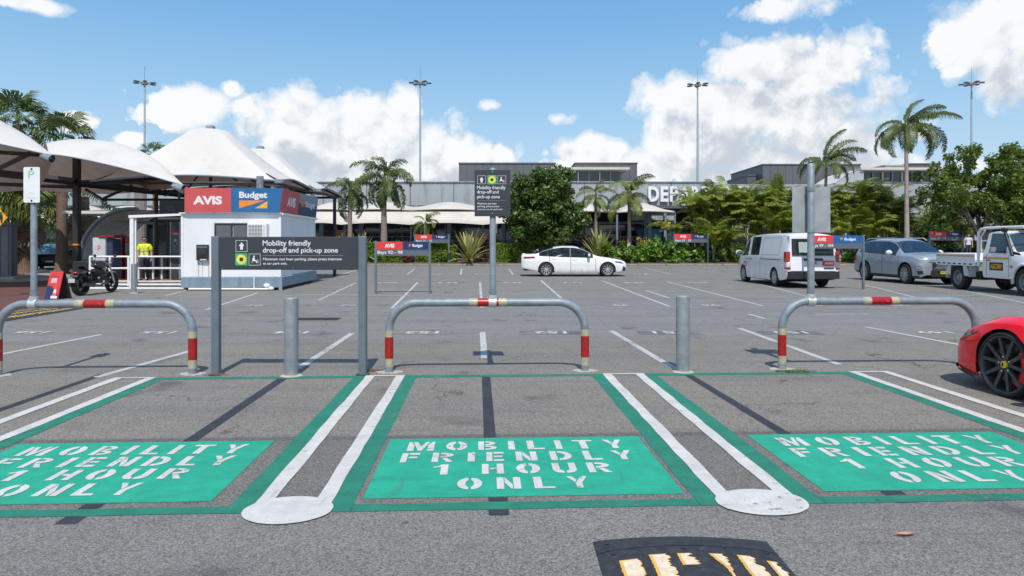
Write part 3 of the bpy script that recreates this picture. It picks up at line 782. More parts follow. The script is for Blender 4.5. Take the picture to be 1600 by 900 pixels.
bay_sign(587, 671.5, 377.5, 399.5, 459, 'Bays 92 - 98', 'red and navy rental bay sign reading Bays 92 - 98')
bay_sign(648.5, 701.5, 366.5, 379.5, 413, 'Bays 21 - 26', 'rental bay sign reading Bays 21 - 26 at the mulch bed', d=50.3)
bay_sign(1053.5, 1106, 365.5, 379, 414, 'Bays 27 - 32', 'rental bay sign reading Bays 27 - 32 in front of the shrubs', d=50.0)
bay_sign(1264, 1349, 368, 388.5, 452, 'Bays 99 - 104', 'rental bay sign reading Bays 99 - 104 behind the right hoop', blue=mat('mid_blue_sign', (.012, .11, .33), .45), split=.44)
bay_sign(1452.5, 1504, 361.5, 376, 414, 'Bays 33 - 37', 'rental bay sign reading Bays 33 - 37 beyond the silver car', d=47.)
# ================================================================ speed bumps
def rubber_bump(loc, rz, L, Wd, label, rows, hgt=.05, ncell=1):
    root = empty('speed_bump', loc, rz, label, 'speed bump', 'black rubber speed bumps with yellow stripes')
    def fn(u, v):
        x = (u-.5)*L; y = (v-.5)*Wd; e = min(1, (1-abs(2*v-1))*2.2); k = min(1., (1-abs(2*u-1))*12)
        return (x, y, .003 + hgt*(math.sin(e*math.pi/2)**1.0)*(.35+.65*k) if 0 < v < 1 else .001)
    m = MB(); m.grid(fn, 60, 16); m.build('mat', rubber, root, 50)
    return root, fn
ylw = paint('worn_bump_yellow', (.70, .42, .10), .30, .1); crm = mat('worn_bump_cream', (.72, .60, .44), .8, 0, .12, 25, .5, 60, vec='P', dirt=((.05, .05, .055), .60, 16, .9))
# foreground
def chipped(mb, x0, x1, y0, y1, zf, rr, skew=0., chip=.18):
    n = 16; L_ = []; R_ = []
    cl = cr = 0
    for i in range(n+1):
        t = i/n; y = y0 + (y1-y0)*t
        cr = max(0, min(1, cr + rr.uniform(-.5, .5))); cl = max(0, cl*.4 + rr.uniform(-.1, .15))
        xl = x0 + cl*(x1-x0)*chip*.3 + rr.uniform(0, .004) + skew*t; xr = x1 - cr*(x1-x0)*chip*1.6 - rr.uniform(0, .006) + skew*t
        L_.append((xl, y, zf(xl, y))); R_.append((xr, y, zf(xr, y)))
    mb._add(L_ + R_, [(i, n+1+i, n+2+i, i+1) for i in range(n)])
c = G(1100, 960)
fx0, fx1 = G(922, 842)[0], G(1195, 842)[0]
root = empty('speed_bump', (0, 0, 0), 0, 'black rubber speed bump with chipped yellow and cream bars at the front edge', 'speed bump')
yk = DD(839); A = Vector(G(926, 847)); Bp = Vector(G(1198, 847)); 
# the mat runs towards the camera, its far end slightly arched
Lw = (Bp - A).length; dirv = Vector((G(1262, 930)[0]-Bp.x, G(1262, 930)[1]-Bp.y)).normalized()
dl = Vector((G(948, 905)[0]-A.x, G(948, 905)[1]-A.y)).normalized()
dirm = (dirv + dl).normalized(); nrm = Vector((-dirm.y, dirm.x))
if nrm.x < 0: nrm = -nrm
mid = (A + Bp)/2; LEN = 1.9
wv = abs((Bp - A).dot(nrm)) or Lw
def bumpz(s, t):  # s 0..1 across, t metres along
    a = math.sin(math.pi*min(1, max(0, s)))**.7
    return .004 + .046*a*min(1., .25 + t/.10)
def bfn(u, v):
    t = v*LEN; s = u
    off = .035*math.sin(math.pi*u)*(1 if v < .02 else 0)
    p_ = A.lerp(Bp, s) + dirm*t - dirm*off
    return (p_.x, p_.y, bumpz(s, t) if 0 < u < 1 else .001)
m = MB(); m.grid(bfn, 24, 46); m.build('mat', rubber, root, 50)
m = MB(); rr = random.Random(11)
def bzf(s, t): p_ = A.lerp(Bp, s) + dirm*t; return (p_.x, p_.y, bumpz(s, t)+.003)
bars = [(.10, .215), (.265, .375), (.415, .515), (.585, .685), (.735, .845), (.885, .965)]
m2 = MB()
for i, (a, b) in enumerate(bars):
    t0 = .275 if i in (0, 5) else .245; t1 = t0 + .42
    if i == 2: t1 = t0 + .125
    n = 44 if i != 2 else 20; L1 = []; R1 = []; L2 = []; R2 = []; cr = .2
    for k in range(n+1):
        t = t0 + (t1-t0)*k/n
        cr = max(0, min(.55, cr + rr.uniform(-.17, .165))); cl = rr.uniform(0, .05)
        if i in (0,): cr *= .5
        if i == 3: cl = min(.5, .03*k) + rr.uniform(0, .05); cr = min(cr, .35)
        w_ = b-a
        L1.append(bzf(a + cl*w_, t)); R1.append(bzf(b - cr*w_, t))
        q1 = bzf(a + (cl+.14)*w_, t + (.012 if k == 0 else 0)); q2 = bzf(b - (cr+.06)*w_, t + (.012 if k == 0 else 0))
        L2.append((q1[0], q1[1], q1[2]+.0015)); R2.append((q2[0], q2[1], q2[2]+.0015))
    m._add(L1+R1, [(k, n+1+k, n+2+k, k+1) for k in range(n)]); m2._add(L2+R2, [(k, n+1+k, n+2+k, k+1) for k in range(n)])
m.build('yellow_bar', mat('chipped_yellow', (.72, .40, .07), .75, 0, .12, 20, .4, 60, vec='P', dirt=((.04, .04, .045), .66, 20, .9)), root)
m2.build('cream_bar', crm, root)
m = MB()
for (s, t) in ((.045, .05), (.50, .045), (.93, .05)): q = bzf(s, t); m.lathe([(.0, .0), (.012, .0), (.014, -.004)], 12); 
m = MB()
for (s, t) in ((.07, .065), (.47, .185), (.09, .195), (.93, .18), (.70, .165)):
    q = bzf(s, t); m._add([(q[0]+.013*math.cos(6.283*i/12), q[1]+.013*math.sin(6.283*i/12), q[2]+.001) for i in range(12)], [tuple(range(12))])
m.build('bolt_hole', black_p, root)
m = MB(); vs = [bzf(i/20, .150) for i in range(21)] + [bzf(i/20, .158) for i in range(21)]
m._add(vs, [(i, i+1, 22+i, 21+i) for i in range(20)]); m.build('joint', black_p, root)
# left one beyond the hoop
PA, PB, PC, PD = [Vector(G(*p)) for p in ((-60, 490), (126, 481), (135, 483.5), (-60, 520))]
lb = empty('speed_bump', (0, 0, 0), 0, 'black rubber speed bump with rows of yellow dashes beyond the left hoop', 'speed bump')
NA, NB, NC, ND = [Vector(G(*p)) for p in ((-300, 553), (131, 482.6), (84, 480.5), (-300, 515))]
def lfn(u, v):
    p_ = NA.lerp(NB, u).lerp(ND.lerp(NC, u), v); return (p_.x, p_.y, .004 + .045*math.sin(math.pi*v)**.6 if 0 < v < 1 else .001)
m = MB(); m.grid(lfn, 40, 10); m.build('mat', rubber, lb, 50)
m = MB(); rr = random.Random(5); ydash = mat('dash_yellow', (.62, .42, .12), .75, 0, .35, 10, vec='P')
for i in range(58):
    for j, v0 in enumerate((.10, .32, .55, .77)):
        u0 = (i + .5*(j % 2)) / 58; u1 = u0 + .55/58; ws = rr.uniform(.0, .05)
        vv = [lfn(u0, v0+ws), lfn(u1, v0+ws), lfn(u1, v0+.14), lfn(u0, v0+.14)]
        m._add([(a, b, c_+.004) for a, b, c_ in vv], [(0, 1, 2, 3)])
m.build('yellow_dash', ydash, lb)
# ================================================================ terminal building
clad = mat('blue_grey_cladding', (.36, .39, .405), .5, .0, .06, .6, vec='P', dirt=((.15, .16, .165), .52, .8, .5), stretch=(1, 1, .18))
clad_dk = mat('dark_grey_cladding', (.11, .115, .125), .55, 0, .08, .5, vec='P')
cream_r = mat('cream_roof_edge', (.55, .50, .42), .6, 0, .08, 2)
fabric = mat('white_canopy_fabric', (.60, .585, .555), .65, 0, .05, .7, vec='P', dirt=((.40, .38, .35), .60, .55, .45))
def canopy_fabric():
    m = bpy.data.materials.new('two_sided_canopy_fabric'); m.use_nodes = True; T = NT(m.node_tree); bs = T.n['Principled BSDF']
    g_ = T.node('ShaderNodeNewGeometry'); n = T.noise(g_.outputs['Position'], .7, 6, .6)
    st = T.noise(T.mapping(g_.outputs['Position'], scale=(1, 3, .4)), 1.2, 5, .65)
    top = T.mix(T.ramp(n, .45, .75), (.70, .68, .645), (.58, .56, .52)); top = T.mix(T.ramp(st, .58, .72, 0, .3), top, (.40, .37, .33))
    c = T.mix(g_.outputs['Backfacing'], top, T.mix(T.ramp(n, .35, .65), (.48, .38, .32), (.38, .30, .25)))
    T.put(bs.inputs['Base Color'], c); bs.inputs['Roughness'].default_value = .7; bs.inputs['Specular IOR Level'].default_value = .2
    tl = T.node('ShaderNodeBsdfTranslucent'); tl.inputs['Color'].default_value = (.60, .44, .34, 1)
    mx = T.node('ShaderNodeMixShader'); mx.inputs[0].default_value = .16
    T.l.new(bs.outputs[0], mx.inputs[1]); T.l.new(tl.outputs[0], mx.inputs[2]); T.l.new(mx.outputs[0], T.n['Material Output'].inputs[0]); return m
fabric2 = canopy_fabric()
sail_m = mat('cream_sail_fabric', (.56, .525, .47), .65, 0, .07, .8, vec='P', dirt=((.34, .32, .29), .56, .5, .55))
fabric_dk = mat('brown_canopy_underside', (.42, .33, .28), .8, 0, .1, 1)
glass_dk = mat('dark_glass', (.012, .016, .022), .06, 0, .3, .3, spec=.8)
glass_win = mat('tinted_window', (.035, .04, .05), .12, 0, .3, .4, spec=.7)
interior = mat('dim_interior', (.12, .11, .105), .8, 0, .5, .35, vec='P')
wood_in = mat('lit_timber_interior', (.35, .15, .06), .7, 0, .4, 1.2, vec='P')
steel_bl = mat('blue_grey_column', (.20, .26, .31), .5, .1, .08, 3)
beam_dk = mat('dark_brown_steel', (.030, .027, .027), .55, .1, .15, 3)
teal_w = mat('teal_wall', (.02, .20, .26), .5, 0, .1, 1)
navy_w = mat('navy_wall', (.02, .055, .14), .5, 0, .1, 1)
TD = 64.
tb = empty('terminal_building', (0, TD, 0), 0, 'long grey airport terminal with white DEPARTURES lettering on its fascia', 'building')
def tx(px, d=TD): return XX(px, d)
def tz(py, d=TD): return ZZ(py, d)
xL, xR = -62, 62
# corrugated fascia
m = MB(); 
x = tx(-200); x1 = tx(1115); step = .42
pts = []
while x < x1: pts += [(x, 0), (x+step*.55, 0), (x+step*.6, .012), (x+step*.95, .012)]; x += step
n = len(pts); zt, zb = tz(284.5), tz(321)
m._add([(a, b, zb) for a, b in pts] + [(a, b, zt) for a, b in pts], [(i, i+1, n+i+1, n+i) for i in range(n-1)])
m.build('fascia', clad, tb)
m = MB(); m.box(tx(-200), x1, .06, 12, zb, zt-.02); m.build('wall', clad, tb)
m = MB(); m.box(tx(-200), x1, -.12, .3, zt-.02, zt+.06); m.build('roof_edge', clad, tb)
m = MB(); m.box(tx(-200), x1+.4, -.3, .05, zb-.28, zb-.005); m.build('gutter', clad_dk, tb)
# right wing lower wall (seen through the trees)
m = MB(); m.box(x1+.01, tx(1800), .5, 14, 0, tz(287)); m.build('wall', clad, tb)
m = MB()
for i in range(14): m.box(tx(1120)+i*3.1, tx(1120)+i*3.1+2.7, .44, .499, .6, 3.0)
m.build('window_band', glass_win, tb)
# ground floor: recess with glass, mullions, columns
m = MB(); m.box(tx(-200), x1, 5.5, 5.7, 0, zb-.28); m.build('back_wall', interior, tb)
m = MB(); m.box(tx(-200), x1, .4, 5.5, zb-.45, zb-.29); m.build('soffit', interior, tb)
for i in range(34):
    a = tx(-100) + i*2.15
    if a > x1-2: break
    m = MB(); m.box(a+.04, a+2.1, 3.5, 3.53, .1, 3.4); m.build('pane', glass_dk, tb)
    m = MB(); m.box(a-.04, a+.035, 3.42, 3.58, 0, 3.5); m.build('mullion', steel_bl, tb)
m = MB(); m.box(tx(-200), x1, 3.4, 3.6, 3.5, 3.7); m.box(tx(-200), x1, 3.43, 3.57, 2.2, 2.28); m.build('transom', steel_bl, tb)
for px in (493, 512, 572, 655, 705, 787, 832, 1008):
    m = MB(); a = tx(px); m.box(a-.16, a+.16, -2.2, -1.9, 0, zb-.1); m.build('column', steel_bl, tb)
m = MB(); m.box(tx(514), tx(537), 2.6, 3.2, .0, 2.9); m.build('timber_wall', wood_in, tb)
m = MB(); m.box(tx(488), tx(511), 2.6, 3.2, .0, 2.9); m.build('timber_wall', mat('dark_timber', (.06, .03, .02), .7), tb)
m = MB(); m.box(tx(991), tx(1046), -1.6, -1.2, .0, tz(357.5)); m.build('navy_panel', navy_w, tb)
m = MB(); m.box(tx(1007), tx(1027), -1.72, -1.601, .0, tz(358.5)); m.build('teal_panel', teal_w, tb)
m = MB(); m.box(tx(985), tx(1047), -1.5, -1.1, tz(345), tz(330)); m.build('grey_panel', clad, tb)
m = MB(); m.box(tx(988), tx(1047), -1.7, -1.51, tz(333), tz(330)); m.build('blue_beam', mat('blue_beam', (.06, .17, .26), .5), tb)
m = MB(); m.box(tx(1026.5), tx(1033), -1.95, -1.85, tz(357.5), tz(348)); m.build('pink_sign', mat('pink_sign', (.62, .10, .16), .5), tb)
m = MB(); m.box(tx(1033.3), tx(1040), -1.95, -1.85, tz(357.5), tz(348)); m.build('yellow_sign', mat('yellow_sign', (.62, .58, .06), .5), tb)
for px in (1003, 1032.5): m = MB(); a = tx(px); m.box(a-.13, a+.13, -1.84, -1.75, 0, tz(330)); m.build('column', steel_bl, tb)
# joints, downpipes and roof plant of the fascia
for i in range(9):
    xj = tx(505 + i*68); m = MB(); m.box(xj-.03, xj+.03, -.045, .0, zb, zt-.03); m.build('panel_joint', clad_dk, tb)
for i in range(5):
    xj = tx(540 + i*118); m = MB(); m.tube([(xj, -.12, zb-.2), (xj, -.12, zb-2.6)], .06, 6); m.build('downpipe', steel_bl, tb)
for i, (pxp, w_) in enumerate(((505, 1.6), (592, 1.1), (700, 1.3), (1024, .9), (1075, 1.5))):
    xj = tx(pxp); m = MB(); m.cbox(xj-w_/2, xj+w_/2, 5, 6.2, zt-.1, zt+.45+.1*(i % 2), .05); m.build('roof_unit', alum, tb)
# letters DEPARTURES
let_w = mat('white_letters', (.80, .80, .80), .4, 0, .02, 2)
xs = tx(1012)
for ch, w in zip('DEPARTURES', (19, 14.5, 15, 18.5, 16, 17, 16, 16, 15, 15)):
    a = xs; b = xs + (w-2.2)/F*TD; xs += w/F*TD
    vs, fs, (xa, xb, ya, yb) = text_geo(ch, .035)
    z0, z1 = tz(315.5), tz(291.5); sx = (b-a)/(xb-xa); sz = (z1-z0)/(yb-ya)
    m = MB(); nn = len(vs)
    f = [(a+(v[0]-xa)*sx, -.34, z0+(v[1]-ya)*sz) for v in vs]; k = [(p[0], -.14, p[2]) for p in f]
    m._add(f+k, fs)
    ec = {}
    for t in fs:
        for i in range(len(t)):
            e = (t[i], t[(i+1) % len(t)]); ec[e] = 1
    for (i, j) in list(ec):
        if (j, i) not in ec: m.f.append((j, i, i+nn, j+nn))
    m.build('letter', let_w, tb)
# scalloped fabric sails along the terminal front
def sail_row(pxs, ytop, yvalley, ylow, d, label, lower=None):
    root = empty('shade_sail', (0, 0, 0), 0, label, 'shade sail', 'white sails along the terminal front')
    xs = [XX(p, d) for p in pxs]
    zt, zv, zl = ZZ(ytop, d), ZZ(yvalley, d), ZZ(ylow, d)
    for a, b in zip(xs[:-1], xs[1:]):
        def fn(u, v):
            hump = math.sin(math.pi*u)**1.6
            top = zv + (zt-zv)*hump; low = zl + .10*math.sin(math.pi*u)
            z = low + (top-low)*(math.sin(v*math.pi/2)**.9)
            return (a+(b-a)*u, d - 1.6 + 3.4*v, z)
        m = MB(); m.grid(fn, 24, 10); m.build('membrane', sail_m, root, 80)
        m = MB(); m.tube([(a+(b-a)*u, d-1.62, zl + .10*math.sin(math.pi*u)-.04) for u in [i/12 for i in range(13)]], .06, 6); m.build('edge_tube', mat('brown_edge', (.16, .13, .11), .7), root)
        if lower:
            def fl(u, v):
                sg = .22*math.sin(math.pi*u); bulge = .25*math.sin(math.pi*v)
                return (a+(b-a)*u, d - 1.7 - 1.1*v - bulge, (zl-.12)*(1-v) + (ZZ(lower, d)+.16*math.sin(math.pi*u)*(1))*v)
            m = MB(); m.grid(fl, 24, 8); m.build('lower_membrane', sail_m, root, 80)
    for a in xs:
        m = MB(); m.tube([(a, d-1.5, 0), (a, d-1.5, zl)], .09, 8); m.build('mast', steel_bl, root)
    return root
sail_row((485, 545, 646, 756, 866), 314, 322, 330, 60., 'row of white humped sails over the terminal entrance behind the two tall palms', 352.5)
sail_row((858, 960, 1048), 315, 327, 333, 60., 'white humped sails under the DEPARTURES lettering behind the slim palms')
sail_row((-60, 20, 85, 150, 235, 330, 420, 485), 320, 327, 331, 58., 'row of white humped sails behind the booth and left canopies', 352)
# upper storey blocks
def block(px0, px1, y0, d, dep, label, name='roof_plant_block', mm=clad_dk, ylow=300):
    root = empty(name, (0, 0, 0), 0, label, 'building')
    m = MB(); x0, x1_ = XX(px0, d), XX(px1, d); n = int((x1_-x0)/.9); z0, z1 = ZZ(ylow, d), ZZ(y0, d)
    for i in range(n): m.box(x0+(x1_-x0)*i/n, x0+(x1_-x0)*(i+1)/n-.03, d, d+.12, z0, z1-.15)
    m.build('wall_panel', mm, root, kind='stuff')
    m = MB(); m.box(x0+.02, x1_-.02, d+.13, d+dep, z0, z1-.16); m.build('wall', mm, root)
    m = MB(); m.box(x0-.05, x1_+.05, d-.08, d+dep+.1, z1-.14, z1); m.build('roof', mm, root)
    return root
block(717, 868, 254, 78, 14, 'dark grey block rising above the terminal roof behind the dense fig tree')
def window_storey(px0, px1, ytop, ybot, d, nwin, label):
    root = empty('upper_storey', (0, 0, 0), 0, label, 'building')
    x0, x1_ = XX(px0, d), XX(px1, d)
    m = MB(); m.box(x0, x1_, d+.3, d+9, ZZ(ybot+26, d), ZZ(ytop+4, d)); m.build('wall', clad, root)
    m = MB(); m.box(x0-.8, x1_+.8, d-1.2, d+9.4, ZZ(ytop+3.6, d), ZZ(ytop, d)); m.build('roof', cream_r, root)
    w = (x1_-x0)/nwin
    for i in range(nwin):
        wn = MB(); zz0, zz1 = ZZ(ybot, d), ZZ(ytop+5.5, d)
        wn.box(x0+w*i, x0+w*i+.12, d, d+.29, zz0, zz1); wn.box(x0+w*i+.12, x0+w*(i+1), d+.02, d+.29, zz0-.12, zz0)
        o = wn.build('window', cream_r if i % 2 == 0 else steel_bl, root)
        pn = MB(); pn.box(x0+w*i+.13, x0+w*(i+1)-.01, d+.2, d+.26, zz0+.01, zz1); pn.build('pane', glass_win, o)
    return root
window_storey(869, 970, 263, 284, 76, 6, 'upper floor with a window strip and cream roof edge between fig tree and palms')
block(898, 996, 254, 84, 12, 'dark grey roof block behind the upper floor window strip')
window_storey(1348, 1470, 263.5, 284, 76, 8, 'upper floor window strip with cream roof edge behind the tall feathery palm')
block(1192, 1345, 256, 82, 12, 'wide grey roof block behind the leaning palm on the right')
block(1168, 1187, 273, 84, 8, 'small dark roof block left of the wide grey block')
block(1420, 1470, 255, 84, 6, 'small grey roof box above the right window strip', mm=clad_dk, ylow=270)
block(1383, 1414, 257.5, 84, 6, 'low pale plant box on the right roof', mm=clad, ylow=270)
block(500, 560, 300, 70, 6, 'grey wall stub behind the white booth tents', mm=clad)
rr_ = empty('curved_roof', (0, 0, 0), 0, 'white curved roof edge right of the leaning palm', 'roof')
m = MB(); dq = 75
def cr(u, v):
    p = [XX(1305, dq), XX(1350, dq)]; return (p[0]+(p[1]-p[0])*u, dq+v*6, ZZ(286, dq) + (ZZ(264, dq)-ZZ(286, dq))*math.sin(u*math.pi/2))
m.grid(cr, 12, 2); m.build('shell', fabric, rr_, 60)
m = MB(); m._add([(XX(1305, dq), dq+.05, ZZ(300, dq)), (XX(1350, dq), dq+.05, ZZ(300, dq))] + [cr(1-i/12, 0.01) for i in range(13)], [tuple(range(15))]); m.build('gable', clad, rr_)
# small pyramid skylights on the roof line
for i, px in enumerate((816, 1053)):
    d = 72; x = XX(px-137*(i == 0)*0, d); px = (678, 1053)[i]
    x = XX(px, d); z = ZZ(286, d)
    sk = empty('skylight', (x, d, z), 0, ('small pyramid skylight on the terminal roof left of the dark block', 'small pyramid skylight on the roof above the DEPARTURES letters')[i], 'skylight')
    m = MB(); m._add([(-.55, -.55, -.3), (.55, -.55, -.3), (.55, .55, -.3), (-.55, .55, -.3), (0, 0, .55)], [(0, 1, 4), (1, 2, 4), (2, 3, 4), (3, 0, 4)]); m.build('glazing', mat('pale_glazing', (.35, .42, .46), .2), sk)
    m = MB(); m.box(-.6, .6, -.6, .6, -.45, -.3); m.build('curb', steel_bl, sk)
# ================================================================ light masts
for i, (px, py) in enumerate(((226, 129), (656.5, 129), (1090, 132), (1518, 130))):
    d = 92.; x = XX(px, d); z = ZZ(py, d)
    root = empty('light_mast', (x, d, 0), 0, ('tall light mast rising behind the left canopies', 'tall light mast between the two tall palms and the dark block', 'tall light mast above the DEPARTURES letters', 'tall light mast above the broad tree on the right')[i], 'light mast', 'floodlight masts behind the terminal')
    m = MB(); m.tube([(0, 0, 0), (0, 0, z*.5), (0, 0, z-.1)], [.20, .15, .10], 10); m.build('pole', mat('mast_steel', (.38, .43, .47), .5, .1), root, 60)
    m = MB(); m.lathe([(.38, z-.28), (.42, z-.24), (.42, z+.02), (.3, z+.12), (.05, z+.16)], 12, caps=True); m.build('ring', mat('mast_head', (.30, .24, .22), .6), root)
    hl = mat('lamp_housing', (.10, .12, .14), .5, .3)
    for k in range(6):
        a = 2*math.pi*(k+.15*i)/6; m = MB()
        m.M = Matrix.Translation((1.15*math.cos(a), 1.15*math.sin(a), z-.05)) @ Matrix.Rotation(a, 4, 'Z')
        m.cbox(-.34, .34, -.22, .22, -.08, .08, .04); m.M = m.M
        m.box(-1.0, -.34, -.04, .04, -.03, .03); m.build('floodlight', hl, root)
    m = MB(); m.tube([(0, 0, z+.2), (0, 0, z+2.2)], .02, 5); m.build('rod', hl, root)
# ================================================================ kerb, mulch bed
kerb_m = mat('kerb_concrete', (.26, .23, .20), .85, 0, .2, 3, vec='P')
mulch = mat('brown_mulch', (.115, .085, .062), .95, 0, .4, 9, .8, 12, vec='P')
kd = DD(415.2)
m = MB()
xx = -19.
while xx < 60: m.cbox(xx, xx+1.97, kd, kd+.28, -.02, .13, .03); xx += 2.0
kb = m.build('kerb', kerb_m, kind='structure')
m = MB(); rr = random.Random(3)
m.grid(lambda u, v: (-19.5 + 90*u, kd + .28 + 5.5*v, .10 + .10*mnoise.noise((u*90, v*6, 0)) + .08*min(1, v*6)), 240, 16)
m.build('mulch_bed', mulch, kind='structure')
# ================================================================ tents
def tent(cx, cy, hx, hy, ze, zp, label, rtop=.78, back=True):
    root = empty('tent_canopy', (cx, cy, 0), 0, label, 'canopy', 'peaked white tents over the booth')
    def fn(u, v):
        a = 2*math.pi*u
        # square perimeter point
        c, s = math.cos(a), math.sin(a); k = 1/max(abs(c), abs(s))
        ex, ey = c*k*hx, s*k*hy
        corner = (min(abs(c), abs(s))*k)        # 0 mid edge .. 1 corner
        inw = 1 - .05*(1-corner**1.5)
        ez = ze + .22*(1-corner**1.6)
        tx_, ty_ = c*rtop, s*rtop
        t = v
        x = ex*inw*(1-t) + tx_*t; y = ey*inw*(1-t) + ty_*t
        z = ez + (zp-ez)*(t**1.26)
        return (x, y, z)
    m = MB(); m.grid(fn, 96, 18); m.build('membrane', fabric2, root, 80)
    m = MB(); m.ellipsoid((0, 0, zp-.02), (rtop+.01, rtop+.01, .13), 24, 8); m.build('cap', fabric, root, 60)
    m = MB(); m.cbox(-.14, .14, -.14, .14, zp+.10, zp+.26, .03); m.tube([(0, 0, zp), (0, 0, zp+.2)], .05, 8); m.build('vent', galv_dark, root)
    m = MB(); m.tube([fn(i/96, 0) for i in range(97)], .035, 6); m.build('edge_cable', steel_bl, root)
    # steel frame below
    m = MB()
    for sx in (-1, 1):
        m.tube([(sx*hx*.93, -hy*.93, ze-.06), (sx*hx*.93, hy*.93, ze-.06)], .06, 6)
        m.tube([(-hx*.93, sx*hy*.93, ze-.06), (hx*.93, sx*hy*.93, ze-.06)], .06, 6)
        for sy in (-1, 1):
            m.tube([(sx*hx*.98, sy*hy*.98, ze-.02), (sx*.4, sy*.4, zp-.6)], .05, 6)
            m.tube([(sx*hx*.55, sy*hy*.93, ze-.06), (0, 0, zp-1.1)], .035, 6)
    m.tube([(0, 0, ze-.1), (0, 0, zp-.2)], .07, 8)
    m.build('frame', beam_dk, root)
    for sx in (-1, 1):
        for sy in (-1, 1):
            if sx < 0 and sy < 0: continue
            m = MB(); m.tube([(sx*hx*.9, sy*hy*.9, 0), (sx*hx*.9, sy*hy*.9, ze-.05)], .08, 10); m.build('post', beam_dk if sy > 0 else galv, root)
            m = MB(); m.cbox(sx*hx*.98-.16, sx*hx*.98+.16, sy*hy*.98-.07, sy*hy*.98+.07, ze-.08, ze+.07, .02); m.build('corner_plate', galv, root)
    return root
tent(-11.75, 26.7, 3.42, 2.05, 3.84, 5.92, 'large peaked white tent behind the rental booth')
tent(-11.35, 30.9, 3.2, 2.0, 3.84, 5.72, 'second peaked white tent behind the large one')
# ================================================================ left tensile canopies
def tri_canopy(P, Q, S, ridge, label, thick=.0, arms=()):
    pass
def barrel(A, Bq, C, Dq, rise, label, spot=True, beams=()):
    """Saddle shaped membrane through four corner points A (near left) B (near right tip) C (far right) D (far left)."""
    A, Bq, C, Dq = map(Vector, (A, Bq, C, Dq))
    root = empty('shade_canopy', (0, 0, 0), 0, label, 'canopy', 'big shade canopies on dark steel at the left')
    def fn(u, v):
        p = A.lerp(Bq, u).lerp(Dq.lerp(C, u), v)
        z = rise*(math.sin(math.pi*v)**.85)*(1 - .45*u*u) ; e = -.18*math.sin(math.pi*u)*(1-math.sin(math.pi*v))
        inn = .35*math.sin(math.pi*u)*(1-2*v)
        return (p.x, p.y + inn, p.z + z - e*0)
    m = MB(); m.grid(fn, 28, 18); m.build('membrane', fabric, root, 80)
    def fu(u, v): x, y, z = fn(u, v); return (x, y, z-.05)
    m = MB(); m.grid(fu, 28, 18); m.build('underside', fabric_dk, root, 80)
    m = MB(); m.tube([fn(i/28, 0) for i in range(29)], .03, 6); m.build('edge_cable', steel_bl, root)
    m = MB()
    for (p, q, r) in beams: m.tube([p, q], r, 4)
    if beams: m.build('beams', beam_dk, root)
    if spot:
        m = MB(); b = Bq
        m.tube([b + Vector((-.25, 0, -.05)), b + Vector((.12, -.05, -.22))], [.10, .17], 12); m.build('floodlight', galv, root, 50)
        m = MB(); m.tube([b + Vector((.12, -.05, -.22)), b + Vector((.13, -.055, -.23))], [.15, .01], 12); m.build('lens', glass_dk, root)
    return root
def Wp(px, py, d): return Vector(W(px, py, d))
def spline3(pts, u):
    n = len(pts)-1; t = min(u*n, n-1e-6); i = int(t); f = t-i
    P = lambda k: pts[max(0, min(n, k))]
    a, b, c, d = P(i-1), P(i), P(i+1), P(i+2)
    return .5*((2*b) + (c-a)*f + (2*a-5*b+4*c-d)*f*f + (3*b-a-3*c+d)*f*f*f)
def canopy3(front, ridge, back, label, beams, tip):
    fr_, ri, ba = [[Wp(*p) for p in c] for c in (front, ridge, back)]
    root = empty('shade_canopy', (0, 0, 0), 0, label, 'canopy', 'big shade canopies on dark steel at the left')
    def fn(u, v):
        a, r_, b = spline3(fr_, u), spline3(ri, u), spline3(ba, u)
        if v < .5:
            t = v*2; e = t; p = a.lerp(r_, e); z = a.z + (r_.z-a.z)*(1-(1-t)**1.7)
        else:
            t = v*2-1; p = r_.lerp(b, t); z = b.z + (r_.z-b.z)*(1-t**1.7)
        return (p.x, p.y, z)
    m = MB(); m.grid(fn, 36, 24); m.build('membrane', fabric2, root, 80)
    m = MB(); m.tube([fn(i/36, 0) for i in range(37)], .025, 6); m.build('edge_cable', steel_bl, root)
    for (p, q, r) in beams: m = MB(); m.tube([Wp(*p), Wp(*q)], r, 4); m.build('beam', beam_dk, root)
    b = Wp(*tip)
    m = MB(); m.tube([b + Vector((-.32, 0, .06)), b + Vector((.06, -.05, -.06))], [.09, .15], 12); m.build('floodlight', galv, root, 50)
    m = MB(); m.tube([b + Vector((.06, -.05, -.06)), b + Vector((.075, -.052, -.065))], [.13, .01], 12); m.build('lens', glass_dk, root)
canopy3([(-260, 160, 20.5), (-120, 198, 21.2), (0, 225, 22.0), (83, 243.5, 22.8)], [(-260, 60, 25), (-120, 122, 25), (-50, 160, 25), (0, 188, 24.8), (45, 214, 24), (82, 242, 23.0)],
        [(-260, 300, 34), (-120, 300, 34), (0, 300, 32), (60, 290, 28), (84, 245, 23.3)], 'near white shade canopy cut off by the left edge of the photo',
        [((-60, 234, 24), (60, 242, 23.5), .07), ((-40, 282, 27), (46, 240, 23.6), .10), ((-80, 262, 28), (118, 284, 27.8), .15), ((-80, 285, 29), (118, 292, 28), .08)], (80, 246, 22.7))
